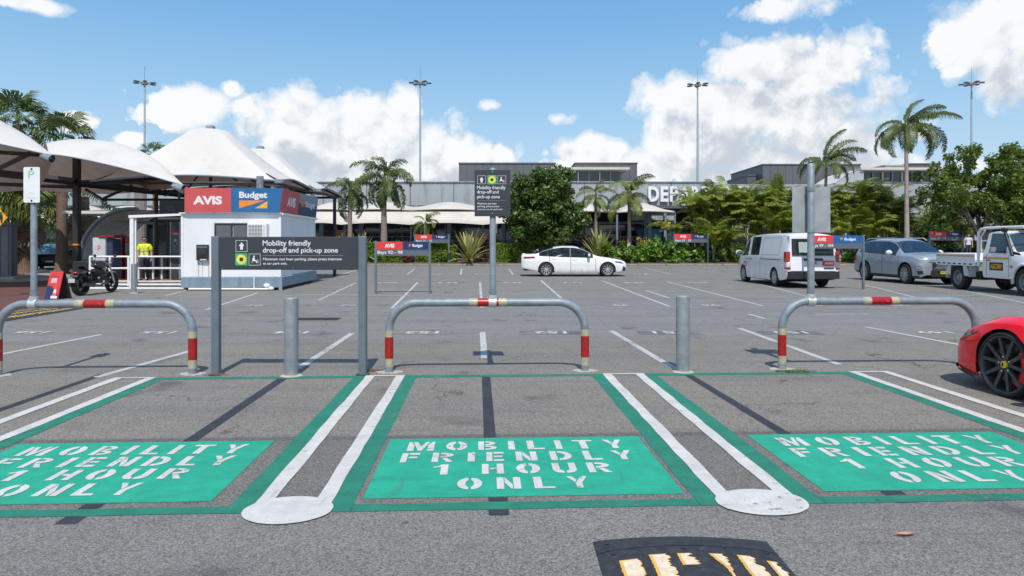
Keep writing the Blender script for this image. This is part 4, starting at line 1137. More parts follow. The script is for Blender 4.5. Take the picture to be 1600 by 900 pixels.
canopy3([(76, 241, 23.6), (120, 247, 23.5), (200, 265, 23.5), (287, 289.5, 23.6)], [(70, 226, 27.5), (100, 220.5, 27.5), (140, 219, 27.2), (190, 226, 26.6), (240, 247, 25.4), (286, 288.5, 23.9)],
        [(20, 296, 35), (100, 300, 34), (180, 303, 32), (287, 290.5, 24.4)], 'second white shade canopy arching towards the booth',
        [((120, 285, 28), (252, 278, 25.5), .08), ((120, 287, 28), (300, 306, 29), .12), ((134, 296, 28), (160, 311, 27), .06), ((162, 310, 27), (206, 290, 27), .06),
         ((160, 312, 28), (310, 312, 28), .05), ((252, 302, 27), (266, 287, 26), .04), ((258, 306, 27), (279, 292, 26), .04), ((280, 290, 25), (280, 312, 25), .05)], (285, 293, 23.4))
colr = empty('canopy_column', (XX(120, 28), 28, 0), 0, 'dark steel column holding up the left shade canopies', 'column')
m = MB(); m.cbox(-.12, .12, -.12, .12, 0, ZZ(247, 28), .02); m.build('column', beam_dk, colr)
m = MB(); m.box(-.14, .14, -.14, .14, ZZ(383.5, 28), ZZ(381, 28)); m.build('yellow_band', orange, colr)
# ================================================================ rental booth
bd = DD(453.5)
booth = empty('rental_booth', (XX(438, bd), bd, 0), R(2.5), 'white rental booth with AVIS and Budget fascia signs on a blue-grey skirt', 'booth')
corr_w = mat('white_corrugated_wall', (.76, .775, .79), .5, 0, .04, 1.5, dirt=((.45, .40, .33), .70, 2.5, .5), stretch=(1, 1, .25))
skirt_m = mat('blue_grey_skirt', (.20, .27, .335), .55, 0, .12, 3, dirt=((.36, .36, .34), .58, 4, .5), stretch=(2, 2, .4))
BW = 3.28; BD = 4.75; z0, z1 = .42, 2.42; RT = 2.62
def corr(m, a0, a1, fix, axis, zA, zB, pitch=.11, amp=.004, out=-1):
    n = int((a1-a0)/pitch); pts = []
    for i in range(n):
        t = a0 + (a1-a0)*i/n; w = (a1-a0)/n
        pts += [(t, 0), (t+w*.62, 0), (t+w*.7, amp), (t+w*.92, amp)]
    pts.append((a1, 0)); k = len(pts)
    def P(p, z): return (p[0], fix + p[1]*(1 if out < 0 else -1), z) if axis == 'x' else (fix - p[1]*(1 if out > 0 else -1), p[0], z)
    m._add([P(p, zA) for p in pts] + [P(p, zB) for p in pts], [(i, i+1, k+i+1, k+i) for i in range(k-1)])
m = MB(); corr(m, -BW, 0, 0, 'x', z0, RT); m.build('front_wall', corr_w, booth)
m = MB(); corr(m, 0, BD, 0, 'y', z0, RT, out=1); m.build('side_wall', corr_w, booth)
m = MB(); m.box(-BW+.01, -.02, .02, BD, z0, RT-.01); m.build('core', corr_w, booth)
m = MB(); m.cbox(-.05, .03, -.03, .05, .03, RT, .01); m.cbox(-BW-.03, -BW+.05, -.03, .05, z0, RT, .01); m.cbox(-.05, .03, BD-.05, BD+.03, .2, RT, .01); m.build('corner_trim', white_p, booth)
m = MB(); corr(m, -BW-.01, .05, -.06, 'x', .10, z0+.02, .16, .008); m._add([(-BW-.01, -.06, z0+.02), (.05, -.06, z0+.02), (.05, .02, z0+.06), (-BW-.01, .02, z0+.06)], [(0, 1, 2, 3)]); m.build('front_skirt', skirt_m, booth)
m = MB(); corr(m, -.06, BD+.1, .06, 'y', .12, z0+.02, .22, .008, out=1); m._add([(.06, -.06, z0+.02), (.06, BD+.1, z0+.02), (0, BD+.1, z0+.06), (0, -.06, z0+.06)], [(0, 1, 2, 3)]); m.build('side_skirt', skirt_m, booth)
m = MB(); m.box(-BW+.1, -.1, .1, BD-.1, .0, .12); m.build('plinth', black_p, booth)
m = MB(); m.box(-.02, .08, -.08, .0, 0, .45); m.build('corner_foot', skirt_m, booth)
# fascia
fz0, fz1 = 2.64, 3.46
def fx(px): return (px - 438) / F * bd
m = MB(); m.box(-BW-.06, .06, -.10, -.02, RT-.02, fz0-.005); m.box(.0, .10, -.0, BD+.12, RT-.06, fz0-.005); m.build('fascia_ledge', white_p, booth)
m = MB(); m.box(fx(294), fx(364.5), -.14, -.10, fz0, fz1); m.build('red_panel', mat('faded_red_fascia', (.56, .085, .085), .5, 0, .05, 1.5), booth)
m = MB(); m._add([(fx(364.7), -.14, fz0), (.02, -.14, fz0), (.11, -.14, fz1), (fx(364.7), -.14, fz1), (fx(364.7), -.10, fz0), (.02, -.10, fz0), (.11, -.10, fz1), (fx(364.7), -.10, fz1)],
     [(0, 1, 2, 3), (7, 6, 5, 4), (0, 4, 5, 1), (1, 5, 6, 2), (2, 6, 7, 3), (3, 7, 4, 0)]); m.build('blue_panel', mat('blue_fascia', (.018, .13, .31), .5, 0, .08, 1.5), booth)
words(booth, sign_white, [('AVIS', fx(307), fx(351), fz0+.26, fz0+.55, -.144, .05), ('Budget', fx(377), fx(420), fz0+.42, fz1-.12, -.144, .035)])
m = MB(); a, b, zl, zh = fx(377), fx(420), fz0+.14, fz0+.40
m._add([(a, -.144, zl), (a, -.144, zh), (b-.08, -.144, zh), (a+.02, -.144, zl)], [(0, 3, 2, 1)]); m.build('orange_mark', orange, booth)
m = MB(); m._add([(a+.52, -.144, zl), (b, -.144, zl), (b, -.144, zh-.02)], [(0, 1, 2)]); m.build('amber_mark', amber, booth)
# side fascia, flaring upwards
def sfas(name, y0, y1, zA, zB, mm, dx=0.):
    m = MB(); f = lambda z: .035 + (z-fz0)/(fz1-fz0)*.09 + dx
    m._add([(f(zA), y0, zA), (f(zA), y1, zA), (f(zB), y1, zB), (f(zB), y0, zB), (f(zA)-.03, y0, zA), (f(zA)-.03, y1, zA), (f(zB)-.03, y1, zB), (f(zB)-.03, y0, zB)],
           [(0, 1, 2, 3), (7, 6, 5, 4), (0, 4, 5, 1), (1, 5, 6, 2), (2, 6, 7, 3), (3, 7, 4, 0)]); return m.build(name, mm, booth)
sfas('red_panel', -.10, 2.05, fz0, fz1, MATS['faded_red_fascia'])
sfas('navy_panel', 2.06, BD+.1, fz0, fz0+.45, bd_navy)
sfas('grey_panel', 2.06, BD+.1, fz0+.455, fz1, mat('bluish_grey_panel', (.22, .29, .36), .5))
def side_text(name, txt, y0, y1, zA, zB, mm, bold):
    vs, fs, (xa, xb, ya, yb) = text_geo(txt, bold); m = MB(); out = []
    for v in vs:
        yy = y0 + (v[0]-xa)/(xb-xa)*(y1-y0); zz = zA + (v[1]-ya)/(yb-ya)*(zB-zA)
        out.append((.035 + (zz-fz0)/(fz1-fz0)*.09 + .004, yy, zz))
    m._add(out, fs); m.build(name, mm, booth)
side_text('lettering', 'AVIS', .55, 1.6, fz0+.24, fz0+.58, sign_white, .05)
side_text('lettering', 'Budget', 3.0, 4.5, fz0+.28, fz0+.58, sign_white, .03)
side_text('logo_mark', '///', 2.35, 2.9, fz0+.34, fz0+.6, orange, .05)
m = MB()
for i in range(3): m.tube([(fx(392+i*20), -.12, fz1-.05), (fx(392+i*20), -.12, fz1+.03)], .012, 6)
m.build('clips', galv, booth, kind='stuff')
# window, AC, intercom
m = MB(); wx0, wx1, wz0, wz1 = fx(337.5), fx(390), 1.55, 2.28
m.box(wx0, wx1, -.04, .0, wz0, wz0+.05); m.box(wx0, wx1, -.04, .0, wz1-.05, wz1); 
for a in (wx0, (wx0+wx1)/2-.02, wx1-.05): m.box(a, a+.05, -.045, -.005, wz0+.05, wz1-.05)
o = m.build('window_frame', black_p, booth)
for k in range(2):
    a = wx0+.05 + k*(wx1-wx0)/2; m = MB()
    m.box(a, a+(wx1-wx0)/2-.08, -.022, -.012, wz0+.05, wz1-.05); m.build('pane', mat('grey_blind_window', (.115, .125, .14), .25, 0, .08, 2), o)
ac = (fx(391.5), fx(421), 1.72, 2.27)
m = MB(); m.cbox(ac[0], ac[1], -.30, .0, ac[2], ac[3], .02); aco = m.build('air_conditioner', white_p, booth)
m = MB(); m.box(ac[0]+.03, ac[1]-.15, -.306, -.301, ac[2]+.08, ac[3]-.06); m.build('intake', mat('ac_shadow', (.10, .10, .11), .6), aco)
m = MB()
for i in range(9): m.box(ac[0]+.03, ac[1]-.15, -.314, -.306, ac[2]+.09+i*.045, ac[2]+.105+i*.045)
for i in range(5): m.box(ac[0]+.05+i*.095, ac[0]+.06+i*.095, -.318, -.314, ac[2]+.08, ac[3]-.06)
m.build('grille', white_p, aco)
m = MB()
for i in range(7): m.box(ac[1]-.12, ac[1]-.05, -.304, -.300, ac[2]+.07+i*.06, ac[2]+.09+i*.06)
m.build('vents', mat('ac_grey', (.35, .36, .37), .6), aco)
m = MB(); m.cbox(fx(311), fx(329), -.12, 0, 1.02, 1.55, .015); ic = m.build('intercom_box', black_p, booth)
m = MB(); m.box(fx(313.5), fx(326.5), -.128, -.121, 1.15, 1.42); m.build('screen', glass_dk, ic)
m = MB(); m.box(fx(312), fx(328), -.125, -.121, 1.44, 1.50); m.build('label_strip', mat('slate_label', (.12, .12, .13), .5), ic)
m = MB(); m.box(fx(317), fx(327), -.13, -.121, 1.03, 1.06); m.build('slot', sign_white, ic)
m = MB()
for px, w in ((311.5, .05), (318, .03), (327, .06)): m._add([(fx(px), -.004, 1.0), (fx(px)+w, -.004, 1.0), (fx(px)+w*.8, -.004, .48), (fx(px)+.01, -.004, .47)], [(3, 2, 1, 0)])
m.build('rust_stain', mat('rust_stain', (.55, .46, .33), .7, 0, .12, 8), booth)
m = MB(); m.tube([(fx(399), -.09, .45), (fx(399), -.09, .03)], .02, 8); m.tube([(fx(300), -.12, .06), (fx(422), -.12, .05)], .035, 8); m.build('pipe', white_p, booth)
m = MB(); m.ellipsoid((fx(426), -.16, .07), (.10, .09, .07), 10, 6); m.ellipsoid((fx(418), -.05, .16), (.12, .09, .08), 10, 6); m.build('cloth_bundle', white_p, booth, 60)
m = MB(); m.tube([(XX(407, 24)-booth.location.x, .8, 3.4), (XX(407, 24)-booth.location.x, .8, 3.95)], .12, 10); m.build('roof_vent', galv, booth)
# ================================================================ deck with railings
dk = empty('booth_deck', (0, 0, 0), 0, 'timber deck with white railings beside the booth', 'deck')
timber = mat('weathered_timber', (.24, .16, .12), .8, 0, .35, 4, .2, 20, vec='P', stretch=(1, 6, 1))
timber_or = mat('orange_timber', (.42, .17, .06), .7, 0, .2, 4, vec='P')
dF = 23.9; dBk = 29.2; xa, xb = XX(150, dF), XX(293, dF)
m = MB(); 
for i in range(34): y = dF+.05+i*.155; m.box(xa, xb, y, y+.145, .20, .235)
m.build('deck_boards', timber, dk, kind='stuff')
for z in (.06, ): 
    m = MB(); m.box(xa, xb, dF-.02, dF+.03, z+.07, z+.14); m.build('edge_beam', white_p, dk)
m = MB(); m.box(xa-.1, xb, dF-.30, dF-.22, .02, .09); m.build('edge_beam', white_p, dk)
def rail(p, q, z, r=.028): m = MB(); m.tube([(p[0], p[1], z), (q[0], q[1], z)], r, 4); m.build('rail', white_p, dk)
pA, pB = (XX(140, dF), dF), (XX(293.5, dF), dF)
for z in (1.13, .72): rail(pA, pB, z, .032)
rail(pA, pB, .27, .02)
for px in (141, 172, 201, 291): x = XX(px, dF); m = MB(); m.box(x-.03, x+.03, dF-.03, dF+.03, .1, 1.13); m.build('railing_post', white_p, dk)
# inner railing further back
dI = 26.
for px in (217, 229, 239.5, 253): x = XX(px, dI); m = MB(); m.box(x-.03, x+.03, dI-.03, dI+.03, .2, 1.08); m.build('railing_post', white_p, dk)
rail((XX(140, dI), dI), (XX(290, dI), dI), 1.08); rail((XX(140, dI), dI), (XX(290, dI), dI), .68)
dS = 29.
for i in range(9):
    z = .28 + i*.085; m = MB(); m.box(XX(172, dS), XX(292, dS), dS, dS+.03, z, z+.07); m.build('slat', timber_or if i == 2 else timber, dk)
m = MB(); m.box(XX(172, dF), XX(203, dF), dF+.25, dF+.3, .24, .34); m.build('slat', timber_or, dk)
# tall white entrance frame
fr = empty('entrance_frame', (0, 0, 0), 0, 'tall white post and roof frame over the deck entrance', 'frame')
x = XX(210, dF-.1); m = MB(); m.box(x-.11, x+.02, dF-.2, dF-.08, .05, ZZ(341, dF)); m.build('post', white_p, fr)
m = MB(); m.box(x+.04, x+.09, dF-.16, dF-.1, .05, ZZ(341, dF)); m.build('post', white_p, fr)
zf = ZZ(341, dF)
m = MB(); m._add([(x-.14, dF-.22, zf), (xb+.02, dF-.22, zf+.09), (xb+.02, dF-.22, zf+.16), (x-.14, dF-.22, zf+.10), (x-.14, dF-.1, zf), (xb+.02, dF-.1, zf+.09), (xb+.02, dF-.1, zf+.16), (x-.14, dF-.1, zf+.10)],
     [(0, 1, 2, 3), (7, 6, 5, 4), (0, 4, 5, 1), (1, 5, 6, 2), (2, 6, 7, 3), (3, 7, 4, 0)]); m.build('front_beam', white_p, fr)
m = MB(); m.box(x-.12, xb, dF+1.7, dF+3.8, zf+.03, zf+.09); m.build('roof', clad, fr)
m = MB(); 
for px in (292.5,): xx_ = XX(px, 27); m.box(xx_-.05, xx_+.05, 27, 27.1, .2, zf)
m.box(XX(260, 26.8), XX(262.5, 26.8), 26.8, 26.86, .2, 2.6); m.build('back_post', black_p, fr)
# dark glazed screen with posters
gs = empty('glazed_screen', (0, 0, 0), 0, 'dark glass screen with a small red and blue poster beside the booth', 'screen')
d = 25.6; m = MB(); m.box(XX(266, d), XX(292.5, d), d, d+.02, .25, ZZ(352, d)); m.build('pane', mat('grey_tint_glass', (.05, .06, .07), .1, 0, .6, 1.2), gs)
m = MB(); m.box(XX(268.5, d), XX(279.5, d), d-.02, d-.005, ZZ(367, d), ZZ(363, d)); m.build('red_label', av_red2, gs)
m = MB(); m.box(XX(280, d), XX(290, d), d-.02, d-.005, ZZ(367, d), ZZ(363.5, d)); m.build('blue_label', bd_blue, gs)
m = MB(); text_add(m, 'AVIS', XX(271, d), XX(277.5, d), ZZ(366, d), ZZ(364, d), d-.024, .02); m.build('lettering', sign_white, gs)
rr = random.Random(4)
m = MB()
for i in range(9): a = XX(269+rr.random()*17, d); z = ZZ(384-rr.random()*13, d); m.box(a, a+.08, d-.012, d-.006, z, z+.06+.05*rr.random())
m.build('posters', mat('pale_poster', (.42, .44, .46), .5), gs, kind='stuff')
for a in (267, 281, 291.5): m = MB(); m.box(XX(a, d)-.02, XX(a, d)+.02, d-.03, d+.04, .25, 2.4); m.build('frame', alum, gs)
# hanging display sign
hs = empty('display_sign', (0, 0, 0), 0, 'black hanging display sign left of the booth fascia', 'sign')
d = 25.; m = MB(); m.cbox(XX(248.5, d), XX(293, d), d, d+.15, ZZ(335, d), ZZ(312, d), .02); m.build('panel', mat('display_black', (.012, .013, .018), .35), hs)
m = MB()
for i in range(3): text_add(m, ('RETURNS', 'RENTALS', 'AND KEYS')[i] if False else '- - - - -', XX(260, d), XX(272+i, d), ZZ(322.5+i*3, d), ZZ(321.3+i*3, d), d-.01, .03)
m.build('faint_lettering', mat('faint_grey_text', (.14, .15, .17), .6), hs)
m = MB(); m.tube([(XX(288, d), d+.1, ZZ(312, d)), (XX(288, d), d+.1, ZZ(300, d))], .04, 6); m.build('hanger', beam_dk, hs)
# curved shelter
cs = empty('curved_shelter', (0, 0, 0), 0, 'grey curved shelter with a tubular rim beside the pay machine', 'shelter')
dC = 30.
def cw(u, v):   # quarter barrel: wall curving into roof, from left to right
    a = u*R(98); r = 2.0
    x = XX(125, dC) + r*1.12*(1-math.cos(a)); z = .85 + 2.25*math.sin(a) ; return (x, dC + v*3.6, z)
m = MB(); m.grid(cw, 24, 6); m.build('shell', mat('grey_shelter_shell', (.66, .69, .71), .6, 0, .08, 1), cs, 60)
def cwi(u, v): x, y, z = cw(u, v); return (x+.05, y+.02, z-.05)
m = MB(); m.grid(cwi, 24, 6); m.build('lining', mat('shelter_lining', (.68, .70, .71), .7), cs, 60)
m = MB(); m.tube([cw(i/24, 0) for i in range(25)], .09, 10); m.build('rim', galv, cs, 60)
m = MB(); m.tube([cw(i/24, .55) for i in range(25)], .07, 8); m.build('rib', beam_dk, cs, 60)
m = MB(); m.grid(lambda u, v: (XX(165, dC)+3.2*u, dC+.4+3*v, 2.62 - .18*math.sin(math.pi*u)+.05*v), 12, 3); m.build('awning', fabric_dk, cs, 60)
m = MB(); m.box(XX(125, dC)-.04, XX(125, dC)+.06, dC, dC+3.6, 0, .9); m.build('base_wall', concrete, cs)
# pay machine and red kiosks
pmn = empty('pay_machine', (XX(160, 25.4), 25.4, 0), R(-8), 'grey parking pay machine with a red P behind the motorbike', 'pay machine')
m = MB(); m.cbox(-.25, .27, -.2, .35, 0, 1.80, .02); m.build('cabinet', mat('pale_grey_cabinet', (.52, .55, .58), .45), pmn)
m = MB(); m.cbox(.275, .50, -.12, .35, 0, 1.76, .02); m.build('side_unit', mat('navy_unit', (.03, .045, .10), .4), pmn)
m = MB(); m.cbox(.0, .60, -.25, .2, 1.81, 1.87, .02); m.build('red_hood', ref_red, pmn)
m = MB(); text_add(m, 'P', -.03, .10, 1.30, 1.52, -.206, .0); m.build('letter', mat('red_print', (.70, .10, .10), .5), pmn)
for i, px in enumerate((187.5, 202)):
    k = empty('kiosk', (XX(px, 28.), 28., 0), 0, ('red self service kiosk right of the pay machine', 'narrow red kiosk just left of the tall white post')[i], 'kiosk')
    s = (.19, .12)[i]; red_k = mat('kiosk_red', (.22, .012, .015), .4, 0, .2, 4)
    m = MB(); m.cbox(-s, s, -.15, .2, 0, 1.95-.1*i, .04); m.build('body', red_k, k)
    m = MB(); m.box(-s*.7, s*.7, -.157, -.151, 1.2, 1.6); m.build('screen', glass_dk, k)
    m = MB(); m.box(-s*.7, s*.7, -.157, -.151, 1.66, 1.8); m.build('panel', sign_white if i == 0 else ref_red, k)
# dim rooms behind the deck
rm = empty('kiosk_hall', (0, 0, 0), 0, 'shaded hall with dark openings behind the deck and shelter', 'building')
d = 36.
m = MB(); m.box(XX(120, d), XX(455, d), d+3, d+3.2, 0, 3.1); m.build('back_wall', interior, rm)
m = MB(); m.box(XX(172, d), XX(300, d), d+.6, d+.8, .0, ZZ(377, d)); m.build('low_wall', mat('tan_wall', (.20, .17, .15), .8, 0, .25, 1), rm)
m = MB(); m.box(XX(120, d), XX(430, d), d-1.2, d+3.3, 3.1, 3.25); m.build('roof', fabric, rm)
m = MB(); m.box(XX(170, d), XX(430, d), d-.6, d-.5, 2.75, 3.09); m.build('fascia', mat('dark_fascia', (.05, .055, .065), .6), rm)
for px in (236,): m = MB(); m.tube([(XX(px, d), d-1, 0), (XX(px, d), d-1, 4.2)], .28, 12); m.build('pillar', mat('tan_pillar', (.24, .215, .19), .8), rm)
m = MB(); m.box(XX(243, d), XX(258, d), d-.7, d-.61, 1.45, 2.7); m.build('screen', glass_dk, rm)
# shed at the far left
sh = empty('metal_shed', (0, 0, 0), 0, 'dark grey ribbed metal shed at the left edge behind the warning sign', 'shed')
d = DD(436); m = MB(); x1 = XX(17, d); n = 24; x0 = XX(-110, d)
corr(m, x0, x1, d, 'x', .12, ZZ(352, d), .35, .03); m.build('front_wall', mat('shed_grey', (.17, .175, .19), .6, 0, .1, 2), sh)
m = MB(); m.box(x0, x1-.03, d+.05, d+.45, .12, ZZ(353, d)); m.build('core', MATS['shed_grey'], sh)
m = MB(); m.box(x0, x1+.12, d-.15, d+.55, ZZ(352, d), ZZ(347, d)); m.build('roof', clad_dk, sh)
m = MB(); m.box(x1-.06, x1+.06, d-.05, d+.05, .0, ZZ(352, d)); m.build('corner_post', clad_dk, sh)
m = MB(); m.box(x0, x1+.4, d-.35, d+.8, .0, .115); m.build('slab', concrete, sh)
# pedestrian warning sign, cut by the frame
wsn = empty('warning_sign', (XX(-8, 20), 20, 0), 0, 'yellow diamond pedestrian warning sign cut off by the left edge', 'sign')
zc = ZZ(340, 20); hh_ = 22.5/F*20
m = MB(); m._add([(0, 0, zc-hh_), (hh_*.86, 0, zc), (0, 0, zc+hh_), (-hh_*.86, 0, zc), (0, .004, zc-hh_), (hh_*.86, .004, zc), (0, .004, zc+hh_), (-hh_*.86, .004, zc)],
                 [(0, 1, 2, 3), (7, 6, 5, 4), (0, 4, 5, 1), (1, 5, 6, 2), (2, 6, 7, 3), (3, 7, 4, 0)]); m.build('plate', mat('warning_yellow', (.80, .36, .01), .45), wsn)
m = MB()
for (cx, s) in ((-.1, 1.), (.14, .8)):
    disc(m, cx+.04, zc+.17*s, .035, .035, -.003, 10)
    m._add([(cx+a*s+.03, -.003, zc+b*s) for a, b in ((-.05, .12), (.07, .12), (.08, -.02), (.06, -.20), (.01, -.20), (.0, -.04), (-.04, -.2), (-.08, -.2), (-.05, 0))], [tuple(range(9))])
m.build('pedestrian_symbol', black_p, wsn)
m = MB(); m.tube([(0, .04, 0), (0, .04, zc+hh_*.7)], .03, 8); m.build('post', galv, wsn)
# ================================================================ vegetation
def leafmat(name, col, var=.45, rough=.5, hue=(1.25, 1.05, .6), spec=.4, trans=.25):
    m = bpy.data.materials.new(name); m.use_nodes = True; T = NT(m.node_tree); bs = T.n['Principled BSDF']
    pos = T.node('ShaderNodeNewGeometry').outputs['Position']
    n = T.noise(pos, 1.1, 3, .6)
    isl = T.node('ShaderNodeNewGeometry').outputs['Random Per Island']
    a = tuple(c * (1 - var) for c in col); b = tuple(min(1, c * (1 + var)) for c in col); y = tuple(min(1, c * (1+var*.6) * h) for c, h in zip(col, hue))
    c = T.mix(T.ramp(n, .35, .65), a, b); c = T.mix(T.ramp(isl, 0, 1, 0, .75), c, y)
    k = T.math('FRACT', T.math('MULTIPLY', isl, 7.13))
    c = T.mix(T.ramp(k, .3, 1., 0, .45), c, tuple(v * .45 for v in col))
    T.put(bs.inputs['Base Color'], c); bs.inputs['Roughness'].default_value = rough; bs.inputs['Specular IOR Level'].default_value = spec
    if trans:
        tl = T.node('ShaderNodeBsdfTranslucent'); T.put(tl.inputs['Color'], c)
        mx = T.node('ShaderNodeMixShader'); mx.inputs[0].default_value = trans
        T.l.new(bs.outputs[0], mx.inputs[1]); T.l.new(tl.outputs[0], mx.inputs[2])
        T.l.new(mx.outputs[0], T.n['Material Output'].inputs[0])
    return m
L_fig = leafmat('fig_leaf', (.066, .120, .028), .5, .4, (1.5, 1.2, .6), .5)
L_pal = leafmat('palm_leaflet', (.14, .185, .045), .4, .45, (1.5, 1.15, .7))
L_pald = leafmat('dark_palm_leaflet', (.10, .145, .045), .4, .45, (1.3, 1.1, .7))
L_cane = leafmat('cane_palm_leaflet', (.165, .245, .038), .52, .42, (1.75, 1.15, .6), trans=.35)
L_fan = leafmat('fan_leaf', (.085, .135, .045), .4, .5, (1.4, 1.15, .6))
L_dead = leafmat('dead_frond', (.27, .19, .12), .35, .8, (1.2, 1.1, 1.), .2, .1)
L_tree = leafmat('broad_leaf', (.115, .185, .040), .45, .45, (1.5, 1.2, .5), trans=.35)
L_hedge = leafmat('hedge_leaf', (.12, .21, .03), .45, .5, (1.5, 1.25, .6), trans=.25)
L_bush = leafmat('glossy_bush_leaf', (.11, .21, .035), .5, .4, (1.4, 1.3, .6), trans=.3)
L_red = leafmat('red_shrub_leaf', (.095, .030, .030), .5, .5, (1.4, .9, .9))
L_var = leafmat('variegated_blade', (.42, .41, .17), .25, .5, (1.1, 1.1, 1.0), .3, .2)
L_yel = leafmat('yellow_croton_leaf', (.30, .26, .035), .4, .5, (1.3, 1.2, .6))
bark_p = mat('palm_bark', (.23, .19, .165), .85, 0, .2, 4, .4, 14, vec='P', stretch=(1, 1, 5))
bark_r = mat('reddish_bark', (.16, .105, .075), .9, 0, .35, 8, .6, 14, vec='P', stretch=(1, 1, 3))
bark_t = mat('grey_bark', (.24, .21, .175), .85, 0, .2, 5, .4, 14, vec='P')
bark_g = mat('green_crownshaft', (.16, .20, .07), .6, 0, .2, 3)
cane_stem = mat('cane_stem', (.26, .25, .10), .7, 0, .25, 5)

def frond_mesh(name, m, L=2.2, e0=60, droop=95, nl=26, ll=.55, lw=.035, hang=.5, seed=0, spread=.85, plume=.0):
    rr = random.Random(seed); vs = []; fs = []
    n = 22; pts = []; p = Vector((0, 0, 0)); side_b = rr.uniform(-.12, .12)
    for i in range(n+1):
        t = i/n; a = R(e0 - droop*t**1.15); pts.append((p.copy(), a)); p = p + Vector((math.cos(a), side_b*t, math.sin(a))) * (L/n)
    def at(t):
        f = min(t, .999)*n; i = int(f); return pts[i][0].lerp(pts[i+1][0], f-i), pts[i][1]
    for k in range(n):        # midrib
        a, b = pts[k][0], pts[k+1][0]; w = .022*(1-k/n)+.005; w2 = .022*(1-(k+1)/n)+.005; o = len(vs)
        vs += [a+Vector((0, -w, 0)), a+Vector((0, w, 0)), b+Vector((0, w2, 0)), b+Vector((0, -w2, 0))]; fs.append((o, o+1, o+2, o+3))
    for k in range(nl):
        t = .13 + .86*(k+rr.random()*.5)/nl; q, a = at(t); T_ = Vector((math.cos(a), 0, math.sin(a))); N = Vector((-math.sin(a), 0, math.cos(a)))
        prof = math.sin(math.pi*min(1, .12+t*.88))**.6
        for s in (-1, 1):
            l = ll*prof*rr.uniform(.75, 1.15)
            d1 = (T_*.55 + Vector((0, s*spread, 0)) + N*(.28 + rr.uniform(-plume, plume))).normalized()
            d2 = (T_*.45 + Vector((0, s*spread*.55, 0)) + Vector((0, 0, -hang*2*rr.uniform(.6, 1.3) + rr.uniform(-.2, .2)))).normalized()
            m1 = q + d1*l*.5; e = m1 + d2*l*.5; wv = (T_ - d1*T_.dot(d1)).normalized()*lw*.5
            o = len(vs); vs += [q-wv*.5, q+wv*.5, m1+wv, m1-wv, e+wv*.12, e-wv*.12]
            fs += [(o, o+1, o+2, o+3), (o+3, o+2, o+4, o+5)]
    me = bpy.data.meshes.new(name); me.from_pydata([tuple(v) for v in vs], [], fs); me.materials.append(m); me.update(); return me
def trunk_mesh(h, r0, r1, lean=(0, 0), bulge=0., ring=0., n=12, seg=16):
    m = MB(); pts = []; rs = []
    for i in range(seg+1):
        t = i/seg; pts.append((lean[0]*t**1.6, lean[1]*t**1.6, h*t - .1*(i == 0)))
        rs.append((r0+(r1-r0)*t)*(1+bulge*math.exp(-((t-.25)/.25)**2)) + (r0*.5*math.exp(-t*14)) + ring*(i % 2))
    m.tube(pts, rs, n); return m
def palm(x, y, h, label, nf=16, fr=None, seed=0, r0=.17, r1=.11, lean=(0, 0), shaft=.7, scale=1., bm=bark_p, e_rng=(-15, 78), group=None, wind=0., name='palm_tree', dead=0, explicit=None):
    rr = random.Random(seed); root = empty(name, (x, y, .1), 0, label, 'palm tree', group)
    trunk_mesh(h, r0, r1, lean, .12, .006, 12, 26).build('trunk', bm, root, 60)
    top = Vector((lean[0], lean[1], h))
    if shaft: m = MB(); m.tube([top-Vector((0, 0, .1)), top+Vector((0, 0, shaft*.5)), top+Vector((lean[0]*.05, 0, shaft))], [r1*1.15, r1*1.0, r1*.4], 10); m.build('crownshaft', bark_g, root, 60)
    for (az_d, pt, s_, which) in (explicit or []):
        o = link('frond', fr[which % len(fr)], root)
        o.matrix_local = Matrix.Translation(top + Vector((0, 0, shaft*.6))) @ Matrix.Rotation(R(az_d), 4, 'Z') @ Matrix.Rotation(-R(pt), 4, 'Y') @ Matrix.Rotation(rr.uniform(-.4, .4), 4, 'X') @ Matrix.Scale(s_*scale, 4)
    for k in range(0 if explicit else nf):
        me = fr[k % len(fr)]; o = link('frond', me, root); tt = (k+.5)/nf
        pitch = R(e_rng[1]*(1-tt) + e_rng[0]*tt - 45 + rr.uniform(-14, 14))
        az = k*2.399 + rr.uniform(-.5, .5)
        q = Matrix.Rotation(az, 4, 'Z') @ Matrix.Rotation(-pitch, 4, 'Y')
        if wind:   # pushed downwind
            q = Matrix.Rotation(R(wind)*.5, 4, 'Y') @ q
        s = scale*rr.uniform(.78, 1.15)
        q = q @ Matrix.Rotation(rr.uniform(-.7, .7), 4, 'X')
        o.matrix_local = Matrix.Translation(top + Vector((0, 0, shaft*.85*(1-tt*.5)))) @ q @ Matrix.Scale(s, 4)
    return root
F_feather = [frond_mesh('frond', L_pal, 2.4, 45, 105, 42, .66, .052, .55, s) for s in range(4)]
F_featherd = [frond_mesh('frond', L_pald, 2.6, 45, 112, 56, .62, .055, .70, 10+s, plume=.45) for s in range(4)]
F_arch = [frond_mesh('frond', L_pald, 3.0, 45, 95, 48, .95, .042, .95, 20+s, plume=.25) for s in range(3)]
F_wind = [frond_mesh('frond', L_pald, 3.0, 45, 70, 50, .95, .055, .8, 50+s, spread=.6) for s in range(2)] + [frond_mesh('frond', L_pald, 2.9, 40, 120, 46, .95, .055, 1.0, 60+s, spread=.6) for s in range(2)]
F_cane = [frond_mesh('frond', L_cane, 2.6, 55, 88, 28, .74, .072, .30, 30+s, plume=.1) for s in range(5)]
pg_ = 'feathery palms along the terminal garden'
def pp(px, base, d=None): d = d or DD(base); return XX(px, d), d
